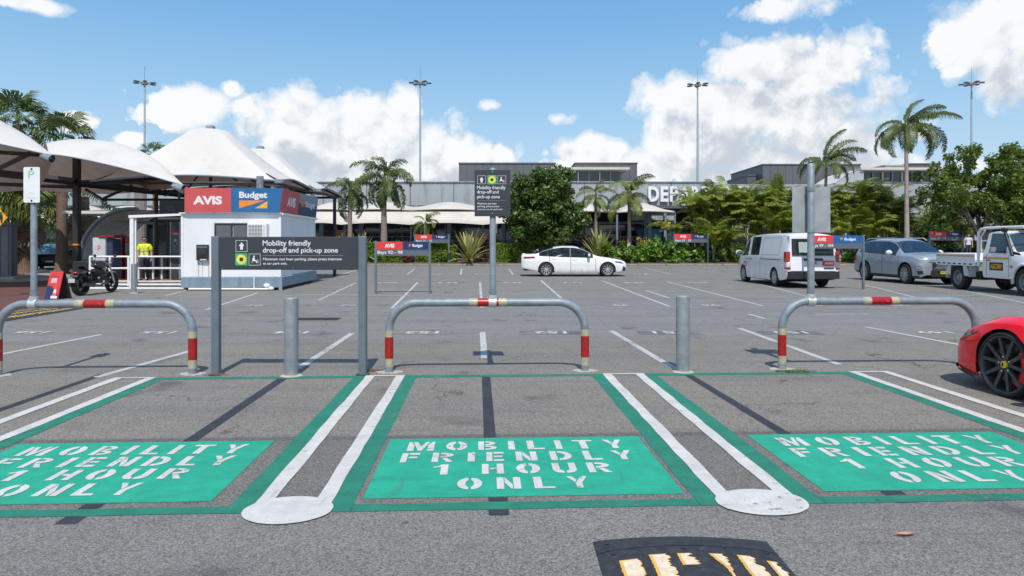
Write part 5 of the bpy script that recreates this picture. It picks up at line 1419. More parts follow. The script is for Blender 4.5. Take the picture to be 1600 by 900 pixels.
x, y = pp(549, 415, 51.5); palm(x-.1, y, 5.1, 'drooping feathery palm left of the taller thick palm', 15, F_featherd, 3, .19, .14, shaft=.5, scale=.92, e_rng=(-50, 82), group=pg_)
x, y = pp(600, 415, 51); palm(x, y, 5.95, 'tall thick trunked feathery palm in front of the white sails', 19, F_featherd, 4, .24, .17, shaft=.6, scale=1.12, e_rng=(-48, 84), group=pg_)
x, y = pp(664, 415, 52); palm(x, y, 2.75, 'small young palm with few short fronds right of the tall palm', 12, F_feather, 5, .11, .08, shaft=.4, scale=.62, e_rng=(-40, 75), group=pg_)
x, y = pp(931, 415, 52.5); palm(x, y, 4.5, 'slim palm with pale trunk right of the dense fig tree', 12, F_feather, 6, .15, .10, shaft=1.0, scale=.75, e_rng=(-20, 86), group=pg_)
x, y = pp(983, 415, 51.5); palm(x, y, 4.5, 'slim palm with long arching fronds left of the DEPARTURES letters', 14, F_feather, 7, .17, .11, shaft=1.0, scale=1.05, e_rng=(-22, 86), group=pg_)
x, y = pp(1288, 415, 53); palm(x, y, 7.2, 'leaning windblown palm rising behind the blank sign', 16, F_wind, 8, .13, .10, lean=(.15, 0), shaft=.8, scale=1.15, e_rng=(-25, 80), bm=bark_p, explicit=[(8, 42, 1., 0), (14, 22, .95, 1), (-12, 2, .95, 1), (25, -8, .95, 0), (-40, -15, .8, 2), (50, -5, .85, 1), (178, -8, .85, 2), (215, -20, .8, 3), (150, -22, .8, 2), (-90, -25, .8, 3), (95, -10, .7, 2), (-20, -42, .8, 3)], group=pg_)
x, y = pp(1417, 415, 47.5); palm(x, y, 9.0, 'tallest windblown feathery palm on a slender pale trunk at right', 26, F_wind, 9, .15, .11, lean=(-.05, 0), shaft=.9, scale=1.12, e_rng=(-58, 86), bm=mat('pale_palm_bark', (.33, .28, .25), .85, 0, .2, 4, .3, 14, vec='P'), explicit=[(15, 38, .8, 0), (-5, 12, .95, 0), (20, 2, 1.0, 1), (-25, -8, 1.05, 0), (40, -12, 1., 1), (-8, -25, 1.1, 2), (0, -45, 1.0, 3), (60, -30, .9, 2), (-60, -30, .95, 3), (180, -5, .8, 2), (205, -28, .95, 3), (155, -35, .95, 3), (190, -55, .85, 3), (-110, -35, .9, 2), (110, -20, .8, 2), (-35, -50, .9, 3)], group=pg_)
# --- golden cane palm thickets
def cane(px, d, h, label, seed, ns=9, nf=44, rad=1.3, frs=None):
    rr = random.Random(seed); x = XX(px, d); root = empty('cane_palm_clump', (x, d, .1), 0, label, 'palm clump', 'golden cane palm clumps behind the bay signs')
    tops = []
    for i in range(ns):
        a = rr.uniform(0, 6.28); q = rad*rr.random()**.5; bx_, by_ = q*.45*math.cos(a), q*.35*math.sin(a); tx_, ty_ = q*math.cos(a), q*.7*math.sin(a)
        hh = h*rr.uniform(.35, .80); tops.append((tx_, ty_, hh))
        m = MB(); m.tube([(bx_, by_, -.1), ((bx_+tx_)/2, (by_+ty_)/2, hh*.55), (tx_, ty_, hh)], [.06, .05, .04], 6); m.build('stem', cane_stem, root, 60)
    frs = frs or F_cane
    for k in range(nf):
        t = tops[k % ns]; o = link('frond', frs[k % len(frs)], root); zz = t[2]*rr.uniform(.75, 1.02)
        az = rr.uniform(0, 6.28); pitch = R(rr.uniform(-12, 42))
        o.matrix_local = Matrix.Translation((t[0], t[1], zz)) @ Matrix.Rotation(az, 4, 'Z') @ Matrix.Rotation(-pitch, 4, 'Y') @ Matrix.Scale(rr.uniform(.65, 1.1), 4)
    return root
for i, (px, d, h, lab) in enumerate([
    (1090, 53, 5.2, 'cane palm clump directly right of the DEPARTURES letters'), (1128, 54, 6.0, 'tall cane palm clump above the Bays 27 - 32 sign'),
    (1165, 53, 6.2, 'cane palm clump above the front of the white van'), (1205, 52, 5.4, 'yellowish cane palm clump behind the roof of the white van'),
    (1238, 54, 6.2, 'taller darker cane palm clump left of the blank sign'), (1300, 51, 5.3, 'cane palm clump just right of the blank sign'),
    (1335, 52, 5.6, 'broad cane palm clump above the Bays 99 - 104 sign'), (1372, 53, 5.6, 'cane palm clump behind the silver car with yellow fronds'),
    (1400, 52, 4.6, 'cane palm clump at the foot of the tallest palm'), (1112, 51, 3.3, 'low front cane palm clump behind the Bays 27 - 32 sign'),
    (1220, 50.6, 3.6, 'low front cane palm clump behind the white van'), (1350, 50.6, 3.4, 'low front cane palm clump behind the silver car'), (1268, 52, 5.0, 'cane palm clump hidden half behind the blank sign')]):
    cane(px, d, h*(1.14 if i < 9 or i > 11 else 1.), lab, 40+i, ns=10 if i < 9 else 6, nf=70 if i < 9 else 40, rad=1.6)
# --- leafy crowns from many small faces
def leaves(name, m, centres, radii, n_per, size, seed, parent=None, flat=.6, aspect=1.6, shell=0., **kw):
    rs = np.random.RandomState(seed); C_ = np.array(centres, float); Rr = np.array(radii, float)
    if Rr.ndim == 1: Rr = np.repeat(Rr[:, None], 3, 1)
    k = len(C_); idx = np.repeat(np.arange(k), n_per); n = len(idx)
    d = rs.normal(size=(n, 3)); d /= np.linalg.norm(d, axis=1)[:, None]
    q = (shell + (1-shell)*rs.rand(n)**.45)[:, None]
    P = C_[idx] + d*q*Rr[idx]
    # normals roughly outward/up
    nr = d*.6 + rs.normal(size=(n, 3))*flat + np.array([0, 0, .35]); nr /= np.linalg.norm(nr, axis=1)[:, None]
    t = np.cross(nr, rs.normal(size=(n, 3))); t /= np.linalg.norm(t, axis=1)[:, None]; b = np.cross(nr, t)
    s = (size*(.45+1.15*rs.rand(n)**1.5))[:, None]
    a1 = t*s*aspect*.5; b1 = b*s*.5
    V = np.stack([P-a1, P-b1*.8+a1*.05, P+a1, P+b1*.8+a1*.05], 1).reshape(-1, 3); Fq = np.arange(n*4).reshape(-1, 4)
    return link(name, np_mesh(name, V, Fq, m), parent, **kw)
def tree(name, x, y, label, cat, crown_c, crown_r, nb, clump, n_per, lsize, lm, bm, seed, trunk_h, tr=.2, levels=3, yscale=.8, group=None, aspect=1.6, gap=.0):
    """trunk, limbs that reach the leaf clumps, and a crown of clumps in a noisy ellipsoid"""
    rr = random.Random(seed); root = empty(name, (x, y, .1), 0, label, cat, group)
    cs = []; tries = 0
    while len(cs) < nb and tries < nb*60:
        tries += 1
        d = Vector((rr.gauss(0, 1), rr.gauss(0, 1), rr.gauss(0, 1))).normalized()
        q = rr.random()**.38
        nz = 1 + .50*mnoise.noise(d*1.9 + Vector((seed, 0, 0)))
        p = Vector((crown_c[0] + d.x*q*crown_r[0]*nz, crown_c[1] + d.y*q*crown_r[1]*nz, crown_c[2] + d.z*q*crown_r[2]*nz))
        if gap and mnoise.noise(p*.55 + Vector((seed*3, 1, 2))) < -gap*.5 + (.0 if q > .6 else .2)*0 - .12 + gap*.5: continue
        if p.z < crown_c[2] - crown_r[2]*.86: continue
        cs.append(p)
    m = MB(); base = Vector((0, 0, -.1)); fork = Vector((crown_c[0]*.3, crown_c[1]*.3, trunk_h))
    m.tube([base, base.lerp(fork, .5)+Vector((rr.uniform(-.08, .08), 0, 0)), fork], [tr*1.3, tr, tr*.85], 10); m.build('trunk', bm, root, 60)
    # limbs
    nl = 7 if levels > 1 else 4; limbs = []
    for i in range(nl):
        a = 6.283*i/nl + rr.uniform(-.3, .3); tz_ = crown_c[2] + crown_r[2]*rr.uniform(-.2, .35)
        e = Vector((crown_c[0] + crown_r[0]*.55*math.cos(a), crown_c[1] + crown_r[1]*.55*math.sin(a), tz_)); mid = fork.lerp(e, .5) + Vector((rr.uniform(-.3, .3), rr.uniform(-.3, .3), rr.uniform(-.1, .4)))
        m = MB(); m.tube([fork, mid, e], [tr*.55, tr*.38, tr*.2], 7); m.build('limb', bm, root, 60); limbs.append([fork, mid, e])
    m = MB()
    for p in cs:
        best = min((q for l in limbs for q in (l[1], l[2], l[0].lerp(l[1], .6), l[1].lerp(l[2], .5))), key=lambda q: (q-p).length + (0 if q.z < p.z else .6))
        mid = best.lerp(p, .55) + Vector((rr.uniform(-.15, .15), rr.uniform(-.15, .15), rr.uniform(-.15, .2)))
        m.tube([best, mid, p], [tr*.14, tr*.10, tr*.04], 4, False)
    m.build('twigs', bm, root, 60, kind='stuff')
    leaves('foliage', lm, [tuple(c) for c in cs], [clump*rr.uniform(.7, 1.25) for _ in cs], n_per, lsize, seed, root, aspect=aspect, kind='stuff')
    return root
# dense fig
d = 51.; x = XX(847, d)
tree('fig_tree', x, d, 'dense dark green rounded tree behind the white sedan', 'tree', (0, 0, 4.0), (3.15, 2.7, 2.95), 185, .60, 260, .165, L_fig, bark_t, 12, 1.5, .17)
# dark lower leaves left of the fig by the hedge
# broad tree on the right with visible branches
d = 47.; x = XX(1535, d)
tree('broad_tree', x, d, 'broad light green tree with pale visible branches at the right', 'tree', (-.2, 0, 4.9), (4.0, 3.2, 3.1), 190, .46, 130, .15, L_tree, bark_t, 21, 1.7, .20, gap=.55)
d = 46.; x = XX(1642, d)
tree('broad_tree', x, d, 'leafy tree cut off by the right edge of the photo', 'tree', (0, 0, 5.3), (3.4, 3., 3.3), 130, .55, 130, .16, L_tree, bark_t, 22, 1.8, .2, gap=.2)
d = 54.; x = XX(1470, d)
tree('small_tree', x, d, 'lower leafy tree between the tallest palm and the broad tree', 'tree', (0, 0, 2.9), (1.9, 1.6, 1.7), 50, .5, 80, .22, L_tree, bark_t, 23, 1.0, .1)
# --- hedges and shrubs
def hedge(pxa, pxb, ytop, d, label, lm=L_hedge, dep=1.1, seed=0, dens=520, size=.10, name='clipped_hedge'):
    xa, xb = XX(pxa, d), XX(pxb, d); zt = ZZ(ytop, d); w = xb-xa
    root = empty(name, ((xa+xb)/2, d+dep/2, .12), 0, label, 'hedge')
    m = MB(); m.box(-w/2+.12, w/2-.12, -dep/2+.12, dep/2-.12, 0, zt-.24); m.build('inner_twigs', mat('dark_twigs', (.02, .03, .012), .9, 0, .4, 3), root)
    rs = np.random.RandomState(seed); area = w*zt*2 + w*dep + dep*zt*2; n = int(area*dens)
    P = np.empty((n, 3)); P[:, 0] = (rs.rand(n)-.5)*w; P[:, 1] = (rs.rand(n)-.5)*dep; P[:, 2] = rs.rand(n)*(zt-.12)
    f = rs.rand(n); a = w*zt; tot = a + w*dep + dep*zt*2
    s1 = f < a*1.0/tot; P[s1, 1] = -dep/2 + rs.rand(s1.sum())*.12 - .03*np.sin(P[s1, 0]*5)
    s2 = (f >= a/tot) & (f < (a+w*dep)/tot); P[s2, 2] = zt - .12 - rs.rand(s2.sum())*.1 + .03*np.sin(P[s2, 0]*4)
    s3 = f >= (a+w*dep)/tot; P[s3, 0] = np.where(rs.rand(s3.sum()) < .5, -1, 1)*(w/2 - rs.rand(s3.sum())*.1)
    nr = rs.normal(size=(n, 3)); nr[:, 1] -= .5; nr[:, 2] += .5; nr /= np.linalg.norm(nr, axis=1)[:, None]
    t = np.cross(nr, rs.normal(size=(n, 3))); t /= np.linalg.norm(t, axis=1)[:, None]; b = np.cross(nr, t); s = (size*(.6+.8*rs.rand(n)))[:, None]
    V = np.stack([P-t*s*.7, P-b*s*.45, P+t*s*.7, P+b*s*.45], 1).reshape(-1, 3)
    link('foliage', np_mesh('foliage', V, np.arange(n*4).reshape(-1, 4), lm), root, kind='stuff'); return root
hedge(775, 829, 381, 50.2, 'clipped green box hedge left of the white sedan', seed=1)
hedge(700, 712, 384, 51, 'narrow hedge end behind the Bays 21 - 26 sign', seed=9)
hedge(572, 652, 379, 50.4, 'clipped hedge behind the Bays 92 - 98 sign', seed=2)
hedge(655, 698, 381, 50.6, 'clipped hedge between the posts of the Bays 21 - 26 sign', lm=L_hedge, seed=3)
hedge(470, 570, 380, 52, 'long hedge behind the charcoal mobility board', seed=4)
def bush(px, d, w, h, label, lm=L_bush, n=26, per=70, size=.20, seed=0, name='leafy_shrub', dep=.9):
    x = XX(px, d); rr = random.Random(seed); root = empty(name, (x, d, .12), 0, label, 'shrub')
    cs = [(rr.uniform(-w/2, w/2), rr.uniform(-dep/2, dep/2), h*rr.uniform(.12, .86)*(1-.35*abs(rr.uniform(-1, 1)))) for _ in range(n)]
    m = MB()
    for c in cs[:14]: m.tube([(c[0]*.4, c[1]*.4, -.1), (c[0]*.8, c[1]*.8, c[2]*.6), c], [.025, .02, .01], 5, False)
    m.build('stems', bark_t, root, kind='stuff')
    leaves('foliage', lm, cs, [h*.22]*n, per, size, seed, root, kind='stuff'); return root
bush(965, 50.3, 2.2, 1.75, 'leafy green shrub behind the bonnet of the white sedan', seed=1)
bush(1000, 50.2, 2.2, 1.75, 'leafy green shrub right of the nose of the white sedan', seed=2)
bush(1035, 50.3, 2.2, 1.9, 'leafy green shrub left of the Bays 27 - 32 sign', seed=3)
bush(1072, 50.8, 2.4, 1.7, 'dark leafy shrub below the Bays 27 - 32 sign', seed=4)
bush(1110, 50.8, 2.4, 1.5, 'dark leafy shrub right of the Bays 27 - 32 sign', lm=L_fig, seed=5)
bush(1148, 50.6, 2.4, 1.6, 'mixed leafy shrub left of the white van', seed=6, lm=L_tree)
bush(1190, 51, 2.6, 1.5, 'dark shrub hidden behind the white van', lm=L_fig, seed=7)
bush(1345, 51, 2.6, 1.0, 'low green shrub between the white van and the silver car', seed=8)
bush(1400, 51, 3.0, 1.4, 'green shrub behind the silver car', seed=9)
bush(1475, 51, 3.6, 1.6, 'dark green shrub behind the Bays 33 - 37 sign', lm=L_fig, seed=10, n=40)
bush(1560, 51, 4.2, 2.0, 'dark green undergrowth below the broad tree', lm=L_fig, seed=11, n=50)
bush(1660, 51, 4.5, 2.4, 'dark green undergrowth at the right edge', lm=L_fig, seed=12, n=50)
bush(1012, 51.4, 1.9, 2.25, 'yellow leaved croton shrub above the green shrubs', lm=L_yel, seed=13, n=14, size=.14)
bush(898, 51.4, 1.5, 2.2, 'dark red leaved shrub behind the white sedan roof', lm=L_red, seed=14, n=20, size=.16)
bush(968, 52.4, 1.0, 2.4, 'dark red leaved shrub between the slim palms', lm=L_red, seed=15, n=12, size=.16)
bush(752, 52.4, 1.0, 2.5, 'dark red leaved shrub left of the fig tree', lm=L_red, seed=16, n=14, size=.16)
bush(492, 52.4, 1.0, 2.4, 'dark red leaved shrub above the charcoal board', lm=L_red, seed=17, n=12, size=.16)
bush(640, 49.9, 1.0, .7, 'low reddish plant at the foot of the hedge by the bay signs', lm=L_red, seed=18, n=10, size=.12)
bush(619, 52.2, 1.8, 1.95, 'pale green leafy shrub behind the Bays 92 - 98 sign', lm=L_hedge, seed=19, n=14, size=.16)
def yucca(px, d, s, label, seed, n=46):
    x = XX(px, d); rr = random.Random(seed); root = empty('variegated_yucca', (x, d, .1), 0, label, 'plant', 'variegated sword leaved plants in the garden')
    stripe = mat('blade_stripe', (.10, .14, .05), .5)
    for k in range(n):
        az = k*2.399 + rr.uniform(-.2, .2); el = R(18 + 68*(1-k/n)**.8 + rr.uniform(-6, 6)); L = s*rr.uniform(.8, 1.1); w = .05*s
        vs = []; fs = []; q = Vector((0, 0, .15)); a = el
        for i in range(7):
            t = i/6; ww = w*(math.sin(math.pi*(.12+.86*t))**.7); side = Vector((-math.sin(az), math.cos(az), 0))
            vs += [tuple(q-side*ww), tuple(q+Vector((0, 0, -.012))), tuple(q+side*ww)]
            q = q + Vector((math.cos(az)*math.cos(a), math.sin(az)*math.cos(a), math.sin(a)))*L/6; a -= R((2 if el > .9 else 9))
        for i in range(6): o = i*3; fs += [(o, o+1, o+4, o+3), (o+1, o+2, o+5, o+4)]
        me = bpy.data.meshes.new('blade'); me.from_pydata(vs, [], fs); me.materials.append(L_var if k % 4 else L_pal); me.update(); link('blade', me, root)
    m = MB(); m.tube([(0, 0, -.1), (0, 0, .3)], [.12, .10], 8); m.build('stump', bark_r, root)
yucca(733, 49.9, 2.45, 'spiky cream and green sword plant between hedge and dark sign', 1)
yucca(936, 50.6, 2.45, 'spiky cream and green sword plant behind the roof of the white sedan', 2)
yucca(562, 51.6, 2.3, 'spiky cream sword plant just right of the charcoal board', 3, 34)
yucca(535, 52.2, 2.2, 'spiky sword plant rising over the charcoal board', 4, 26)
# --- fan palms at the left
def fan_mesh(name, m, Rr=1.0, n=26, stalk=1.1, seed=0, droop=.6):
    rr = random.Random(seed); vs = []; fs = []
    vs += [(0, -.02, 0), (0, .02, 0), (stalk, .015, .0), (stalk, -.015, .0)]; fs.append((0, 1, 2, 3))
    for k in range(n):
        a = R(-118 + 236*(k+.5)/n + rr.uniform(-3, 3)); l = Rr*(1-.18*abs(a)/2)*rr.uniform(.9, 1.08); w = R(3.6)
        d1 = Vector((math.cos(a), math.sin(a), .10*(1 if k % 2 else -1)*.4)); o = len(vs)
        p0 = Vector((stalk, 0, 0)); mid = p0 + d1*l*.62; e = mid + Vector((math.cos(a)*.45, math.sin(a)*.45, -droop*1.6))*l*.38
        sd = Vector((-math.sin(a), math.cos(a), 0))*l*.62*math.tan(w)
        vs += [tuple(p0), tuple(mid-sd), tuple(mid+sd+Vector((0, 0, .03))), tuple(e)]; fs += [(o, o+1, o+2), (o+1, o+3, o+2)]
    me = bpy.data.meshes.new(name); me.from_pydata(vs, [], fs); me.materials.append(m); me.update(); return me
FF = [fan_mesh('fan_leaf', L_fan, 1.05, 26, 1.1, s) for s in range(3)]; FD = [fan_mesh('dead_leaf', L_dead, 1.0, 22, .9, 9+s, 1.1) for s in range(2)]
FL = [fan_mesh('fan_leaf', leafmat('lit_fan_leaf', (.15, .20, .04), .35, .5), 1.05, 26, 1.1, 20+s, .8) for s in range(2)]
def fanpalm(x, y, h, label, nf=30, nd=18, seed=0, r=.26, s=1., ff=FF):
    rr = random.Random(seed); root = empty('fan_palm', (x, y, 0), 0, label, 'palm tree', 'fan palms beside the left canopies')
    trunk_mesh(h, r, r*.85, (0, 0), .0, .03, 12, int(h*6)).build('trunk', bark_r, root, 40)
    for k in range(nf):
        t = (k+.5)/nf; p = R(80*(1-t) - 38*t + rr.uniform(-8, 8)); o = link('leaf', ff[k % len(ff)], root)
        o.matrix_local = Matrix.Translation((0, 0, h + .1*(1-t))) @ Matrix.Rotation(k*2.399+rr.uniform(-.2, .2), 4, 'Z') @ Matrix.Rotation(-p, 4, 'Y') @ Matrix.Rotation(rr.uniform(-.6, .6), 4, 'X') @ Matrix.Scale(s*rr.uniform(.85, 1.1), 4)
    for k in range(nd):
        p = R(rr.uniform(-88, -58)); o = link('dead_leaf', FD[k % 2], root)
        o.matrix_local = Matrix.Translation((0, 0, h - .15 - rr.random()*.9)) @ Matrix.Rotation(k*2.399, 4, 'Z') @ Matrix.Rotation(-p, 4, 'Y') @ Matrix.Rotation(rr.uniform(-.9, .9), 4, 'X') @ Matrix.Scale(s*rr.uniform(.8, 1.05), 4)
    return root
d = 36.; fanpalm(XX(28, d), d, ZZ(196, d), 'tall fan palm crown above the near white canopy', 34, 10, 1, s=1.05)
d = 36.; fanpalm(XX(97, d), d, ZZ(222, d), 'shorter fan palm crown between the two white canopies', 26, 10, 2, s=.95)
d = 38.; fanpalm(XX(96, d), d+2, 4.3, 'fan palm with a thick skirt of dead fronds behind the steel column', 10, 34, 3, r=.30, s=1.15)
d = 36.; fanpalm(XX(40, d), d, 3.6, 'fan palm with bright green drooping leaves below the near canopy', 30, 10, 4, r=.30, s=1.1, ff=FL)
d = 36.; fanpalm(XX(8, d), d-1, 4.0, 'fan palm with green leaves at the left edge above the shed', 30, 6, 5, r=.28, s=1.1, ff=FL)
d = 40.; fanpalm(XX(46, d), d, 4.1, 'shaded fan palm behind the P sign pole', 22, 22, 6, r=.28, s=1.0)
d = 50.; fanpalm(XX(242, d), d, ZZ(246, d), 'far palm tip peeking over the canopy left of the big tent', 16, 0, 7, r=.15, s=.7)
d = 44.; fanpalm(XX(110, d), d, 1.7, 'low bushy green palm behind the steel column', 20, 0, 8, r=.2, s=.8)
# thin black fence behind the hedges
fc = empty('garden_fence', (0, 0, 0), 0, 'thin black metal fence running behind the hedges and shrubs', 'fence')
df = 54.2; m = MB(); fm = mat('fence_black', (.016, .018, .017), .5)
for i in range(300):
    x = XX(470, df) + i*.125; m.box(x-.012, x+.012, df, df+.024, .1, 2.0)
m.build('pickets', fm, fc, kind='stuff')
for z in (.35, 1.75): m = MB(); m.box(XX(470, df), XX(1620, df), df-.02, df+.04, z, z+.05); m.build('rail', fm, fc)
for i in range(16): x = XX(470, df)+i*3.6; m = MB(); m.box(x-.04, x+.04, df-.04, df+.06, 0, 2.1); m.build('fence_post', fm, fc)
# leaf litter on the kerb line
m = MB(); rr = random.Random(77)
for i in range(900):
    x = rr.uniform(XX(500, 49), XX(1500, 49)); y = kd - abs(rr.gauss(0, .35)); a = rr.uniform(0, 6.28); s = rr.uniform(.03, .07)
    m._add([(x, y, .008), (x+s*math.cos(a), y+s*math.sin(a), .008), (x-s*.4*math.sin(a), y+s*.5*math.cos(a), .02)], [(0, 1, 2)])
m.build('leaf_litter', dry_m, kind='stuff', label='brown leaf litter scattered along the far kerb', cat='leaf litter')
# ================================================================ vehicles
def carpaint(name, col, metal=.0, rough=.28):
    m = bpy.data.materials.new(name); m.use_nodes = True; T = NT(m.node_tree); bs = T.n['Principled BSDF']
    co = T.node('ShaderNodeTexCoord').outputs['Object']
    n = T.noise(co, 2.2, 5, .6); z = T.sep(co)[2]
    c = T.mix(T.ramp(n, .35, .7), tuple(v*.96 for v in col), col)
    dust = T.math('MULTIPLY', T.ramp(z, .15, .6, .4, 0), T.ramp(T.noise(co, 7, 5, .7), .35, .7))
    c = T.mix(dust, c, (.22, .19, .15))
    T.put(bs.inputs['Base Color'], c); bs.inputs['Metallic'].default_value = metal; bs.inputs['Roughness'].default_value = rough
    bs.inputs['Coat Weight'].default_value = .55; bs.inputs['Coat Roughness'].default_value = .05; bs.inputs['Specular IOR Level'].default_value = .35
    return m
car_white = carpaint('white_car_paint', (.78, .79, .80)); car_silver = carpaint('silver_blue_car_paint', (.36, .40, .45), .35, .35)
car_dark = carpaint('dark_green_black_paint', (.012, .018, .02)); car_red = carpaint('deep_red_paint', (.86, .003, .012), .0, .25)
br_ = car_red.node_tree.nodes['Principled BSDF']; br_.inputs['Coat Weight'].default_value = .4; br_.inputs['Specular IOR Level'].default_value = .18
car_grey = carpaint('grey_car_paint', (.13, .14, .15), .4, .35)
glass_c = mat('car_glass', (.022, .030, .034), .04, 0, .35, 1.4, spec=1.0)
glass_v = mat('van_glass', (.035, .055, .05), .05, 0, .4, 1.2, spec=1.0)
trim_b = mat('black_car_trim', (.02, .021, .023), .5, 0, .2, 6)
chrome = mat('chrome', (.65, .66, .67), .15, 1., .05, 5)
alloy = mat('silver_alloy', (.46, .47, .49), .4, .3, .1, 8)
steelw = mat('grey_steel_wheel', (.30, .31, .32), .5, .4, .15, 8)
lampg = mat('headlamp_glass', (.45, .48, .50), .08, .3, .4, 12, spec=1.)
lamp_r = mat('red_tail_lamp', (.42, .010, .012), .15, 0, .25, 12, spec=.9)
lamp_a = mat('amber_lamp', (.75, .20, .02), .2, 0, .2, 12)
gap_m = mat('panel_gap', (.01, .01, .01), .8)
plate_w = mat('number_plate', (.62, .60, .60), .5)
def see_through(name, tint, k):
    m = bpy.data.materials.new(name); m.use_nodes = True; T = NT(m.node_tree); bs = T.n['Principled BSDF']
    bs.inputs['Base Color'].default_value = (*tint, 1); bs.inputs['Roughness'].default_value = .03; bs.inputs['Specular IOR Level'].default_value = 1.
    tr_ = T.node('ShaderNodeBsdfTransparent'); tr_.inputs['Color'].default_value = (.62, .72, .70, 1)
    mx = T.node('ShaderNodeMixShader'); mx.inputs[0].default_value = k
    T.l.new(bs.outputs[0], mx.inputs[1]); T.l.new(tr_.outputs[0], mx.inputs[2]); T.l.new(mx.outputs[0], T.n['Material Output'].inputs[0]); return m
glass_c = see_through('car_glass_tint', (.02, .028, .03), .55); glass_v = see_through('van_glass_tint', (.025, .045, .04), .45)
seat_m = mat('seat_cloth', (.055, .055, .06), .8, 0, .2, 8)
def seats(root, xs_, w, zb, zt):
    for x in xs_:
        for y in (-w, w):
            m = MB(); m.cbox(x-.06, x+.10, y-.24, y+.24, zb, zt-.18, .05); m.cbox(x-.02, x+.08, y-.13, y+.13, zt-.15, zt, .04); m.build('seat', seat_m, root)
def pchip(pts):
    xs = [p[0] for p in pts]; ys = [p[1] for p in pts]; n = len(xs)
    h = [xs[i+1]-xs[i] for i in range(n-1)]; dl = [(ys[i+1]-ys[i])/h[i] for i in range(n-1)]
    m = [dl[0]] + [0]*(n-2) + [dl[-1]]
    for i in range(1, n-1):
        if dl[i-1]*dl[i] > 0:
            w1, w2 = 2*h[i]+h[i-1], h[i]+2*h[i-1]; m[i] = (w1+w2)/(w1/dl[i-1]+w2/dl[i])
    def f(x):
        if x <= xs[0]: return ys[0]
        if x >= xs[-1]: return ys[-1]
        i = max(k for k in range(n-1) if xs[k] <= x); t = (x-xs[i])/h[i]
        return (2*t**3-3*t*t+1)*ys[i] + (t**3-2*t*t+t)*h[i]*m[i] + (-2*t**3+3*t*t)*ys[i+1] + (t**3-t*t)*h[i]*m[i+1]
    return f
def wheel(root, x, y, r, w, side, style='alloy10', rim_m=None, frac=.68, hub=None, caliper=False):
    """a wheel whose outer face looks along side*Y"""
    t = empty('wheel', (x, y, r), 0); t.parent = root
    ri = r*frac; h = w/2
    m = MB(); prof = [(ri, -h*.9), (ri*1.04, -h), (r*.93, -h), (r*.985, -h*.78), (r, -h*.45), (r, h*.45), (r*.985, h*.78), (r*.93, h), (ri*1.04, h), (ri, h*.9)]
    m.lathe(prof, 40, 'Y'); m.build('tyre', tyre_m, t, 35)
    rim_m = rim_m or alloy
    m = MB(); o = side
    m.lathe([(ri*1.01, o*h*.93), (ri*.97, o*h*.90), (ri*.93, o*h*.70), (ri*.90, o*h*.1)], 40, 'Y'); m.build('rim', rim_m, t, 40)
    m = MB(); m.lathe([(ri*.9, o*h*.05), (.001, o*h*.05)], 24, 'Y'); m.build('brake_shadow', gap_m, t)
    if caliper:
        m = MB(); m.lathe([(ri*.72, o*h*.16), (ri*.70, o*h*.2), (ri*.25, o*h*.2)], 36, 'Y'); m.build('brake_disc', mat('brake_disc', (.11, .11, .11), .35, .9), t, 40)
        m = MB(); pts = [(ri*.80*math.cos(R(a))*1, o*h*.36, ri*.80*math.sin(R(a))) for a in range(-62, 48, 9)]
        m.tube([(caliper*p[0], p[1], p[2]) for p in pts], [.02]+[.062]*(len(pts)-2)+[.02], 6); m.build('brake_caliper', mat('caliper_red', (.55, .01, .012), .35), t, 40)
    n = {'alloy10': 10, 'alloy5': 5, 'steel': 0, 'sport': 5, 'cover': 10}[style]
    hy = o*h*.80
    if n:
        for k in range(n):
            a0 = 2*math.pi*k/n + .2; m = MB()
            for (da, wd) in (((-.314, .020), (.314, .020)) if style == 'sport' else ((0, .016 if n == 10 else .034),)):
                a = a0; q0 = (ri*.15*math.cos(a+da*.5), ri*.15*math.sin(a+da*.5)); q1 = (ri*.95*math.cos(a+da), ri*.95*math.sin(a+da))
                px_, pz_ = -math.sin(a+da/2), math.cos(a+da/2)
                w0, w1 = wd*r/.33, wd*1.0*r/.33
                if style == 'sport': w0, w1 = .020, .017
                vs = [(q0[0]-px_*w0, hy, q0[1]-pz_*w0), (q0[0]+px_*w0, hy, q0[1]+pz_*w0), (q1[0]+px_*w1, hy+o*.012, q1[1]+pz_*w1), (q1[0]-px_*w1, hy+o*.012, q1[1]-pz_*w1)]
                vs += [(v[0], v[1]-o*.035, v[2]) for v in vs]
                m._add(vs, [(0, 1, 2, 3), (4, 7, 6, 5), (0, 3, 7, 4), (1, 5, 6, 2), (3, 2, 6, 7), (0, 4, 5, 1)])
            m.build('spoke', rim_m, t)
    else:
        m = MB(); m.lathe([(ri*.90, o*h*.35), (ri*.72, o*h*.55), (ri*.66, o*h*.30), (ri*.34, o*h*.62), (ri*.30, o*h*.85), (ri*.01, o*h*.88)], 30, 'Y'); m.build('disc', rim_m, t, 30)
        m = MB()
        for k in range(8):
            a = 6.283*k/8; m.M = Matrix.Translation((ri*.69*math.cos(a), o*h*.47, ri*.69*math.sin(a))) ; m.ellipsoid((0, 0, 0), (.02, .012, .02), 8, 5)
        m.M = None; m.build('holes', gap_m, t, kind='stuff')
    kh = .135 if style == 'sport' else .20
    m = MB(); m.lathe([(ri*kh, hy-o*.02), (ri*kh*.95, hy+o*.012), (.001, hy+o*.018)], 18, 'Y'); m.build('hub', hub or rim_m, t, 40)
    if style == 'sport':
        m = MB()
        for k in range(5): a = 6.283*k/5+.5; m.ellipsoid((ri*.235*math.cos(a), hy+o*.006, ri*.27*math.sin(a)), (.010, .006, .010), 6, 4)
        m.build('wheel_nuts', chrome, t, kind='stuff')
    return t
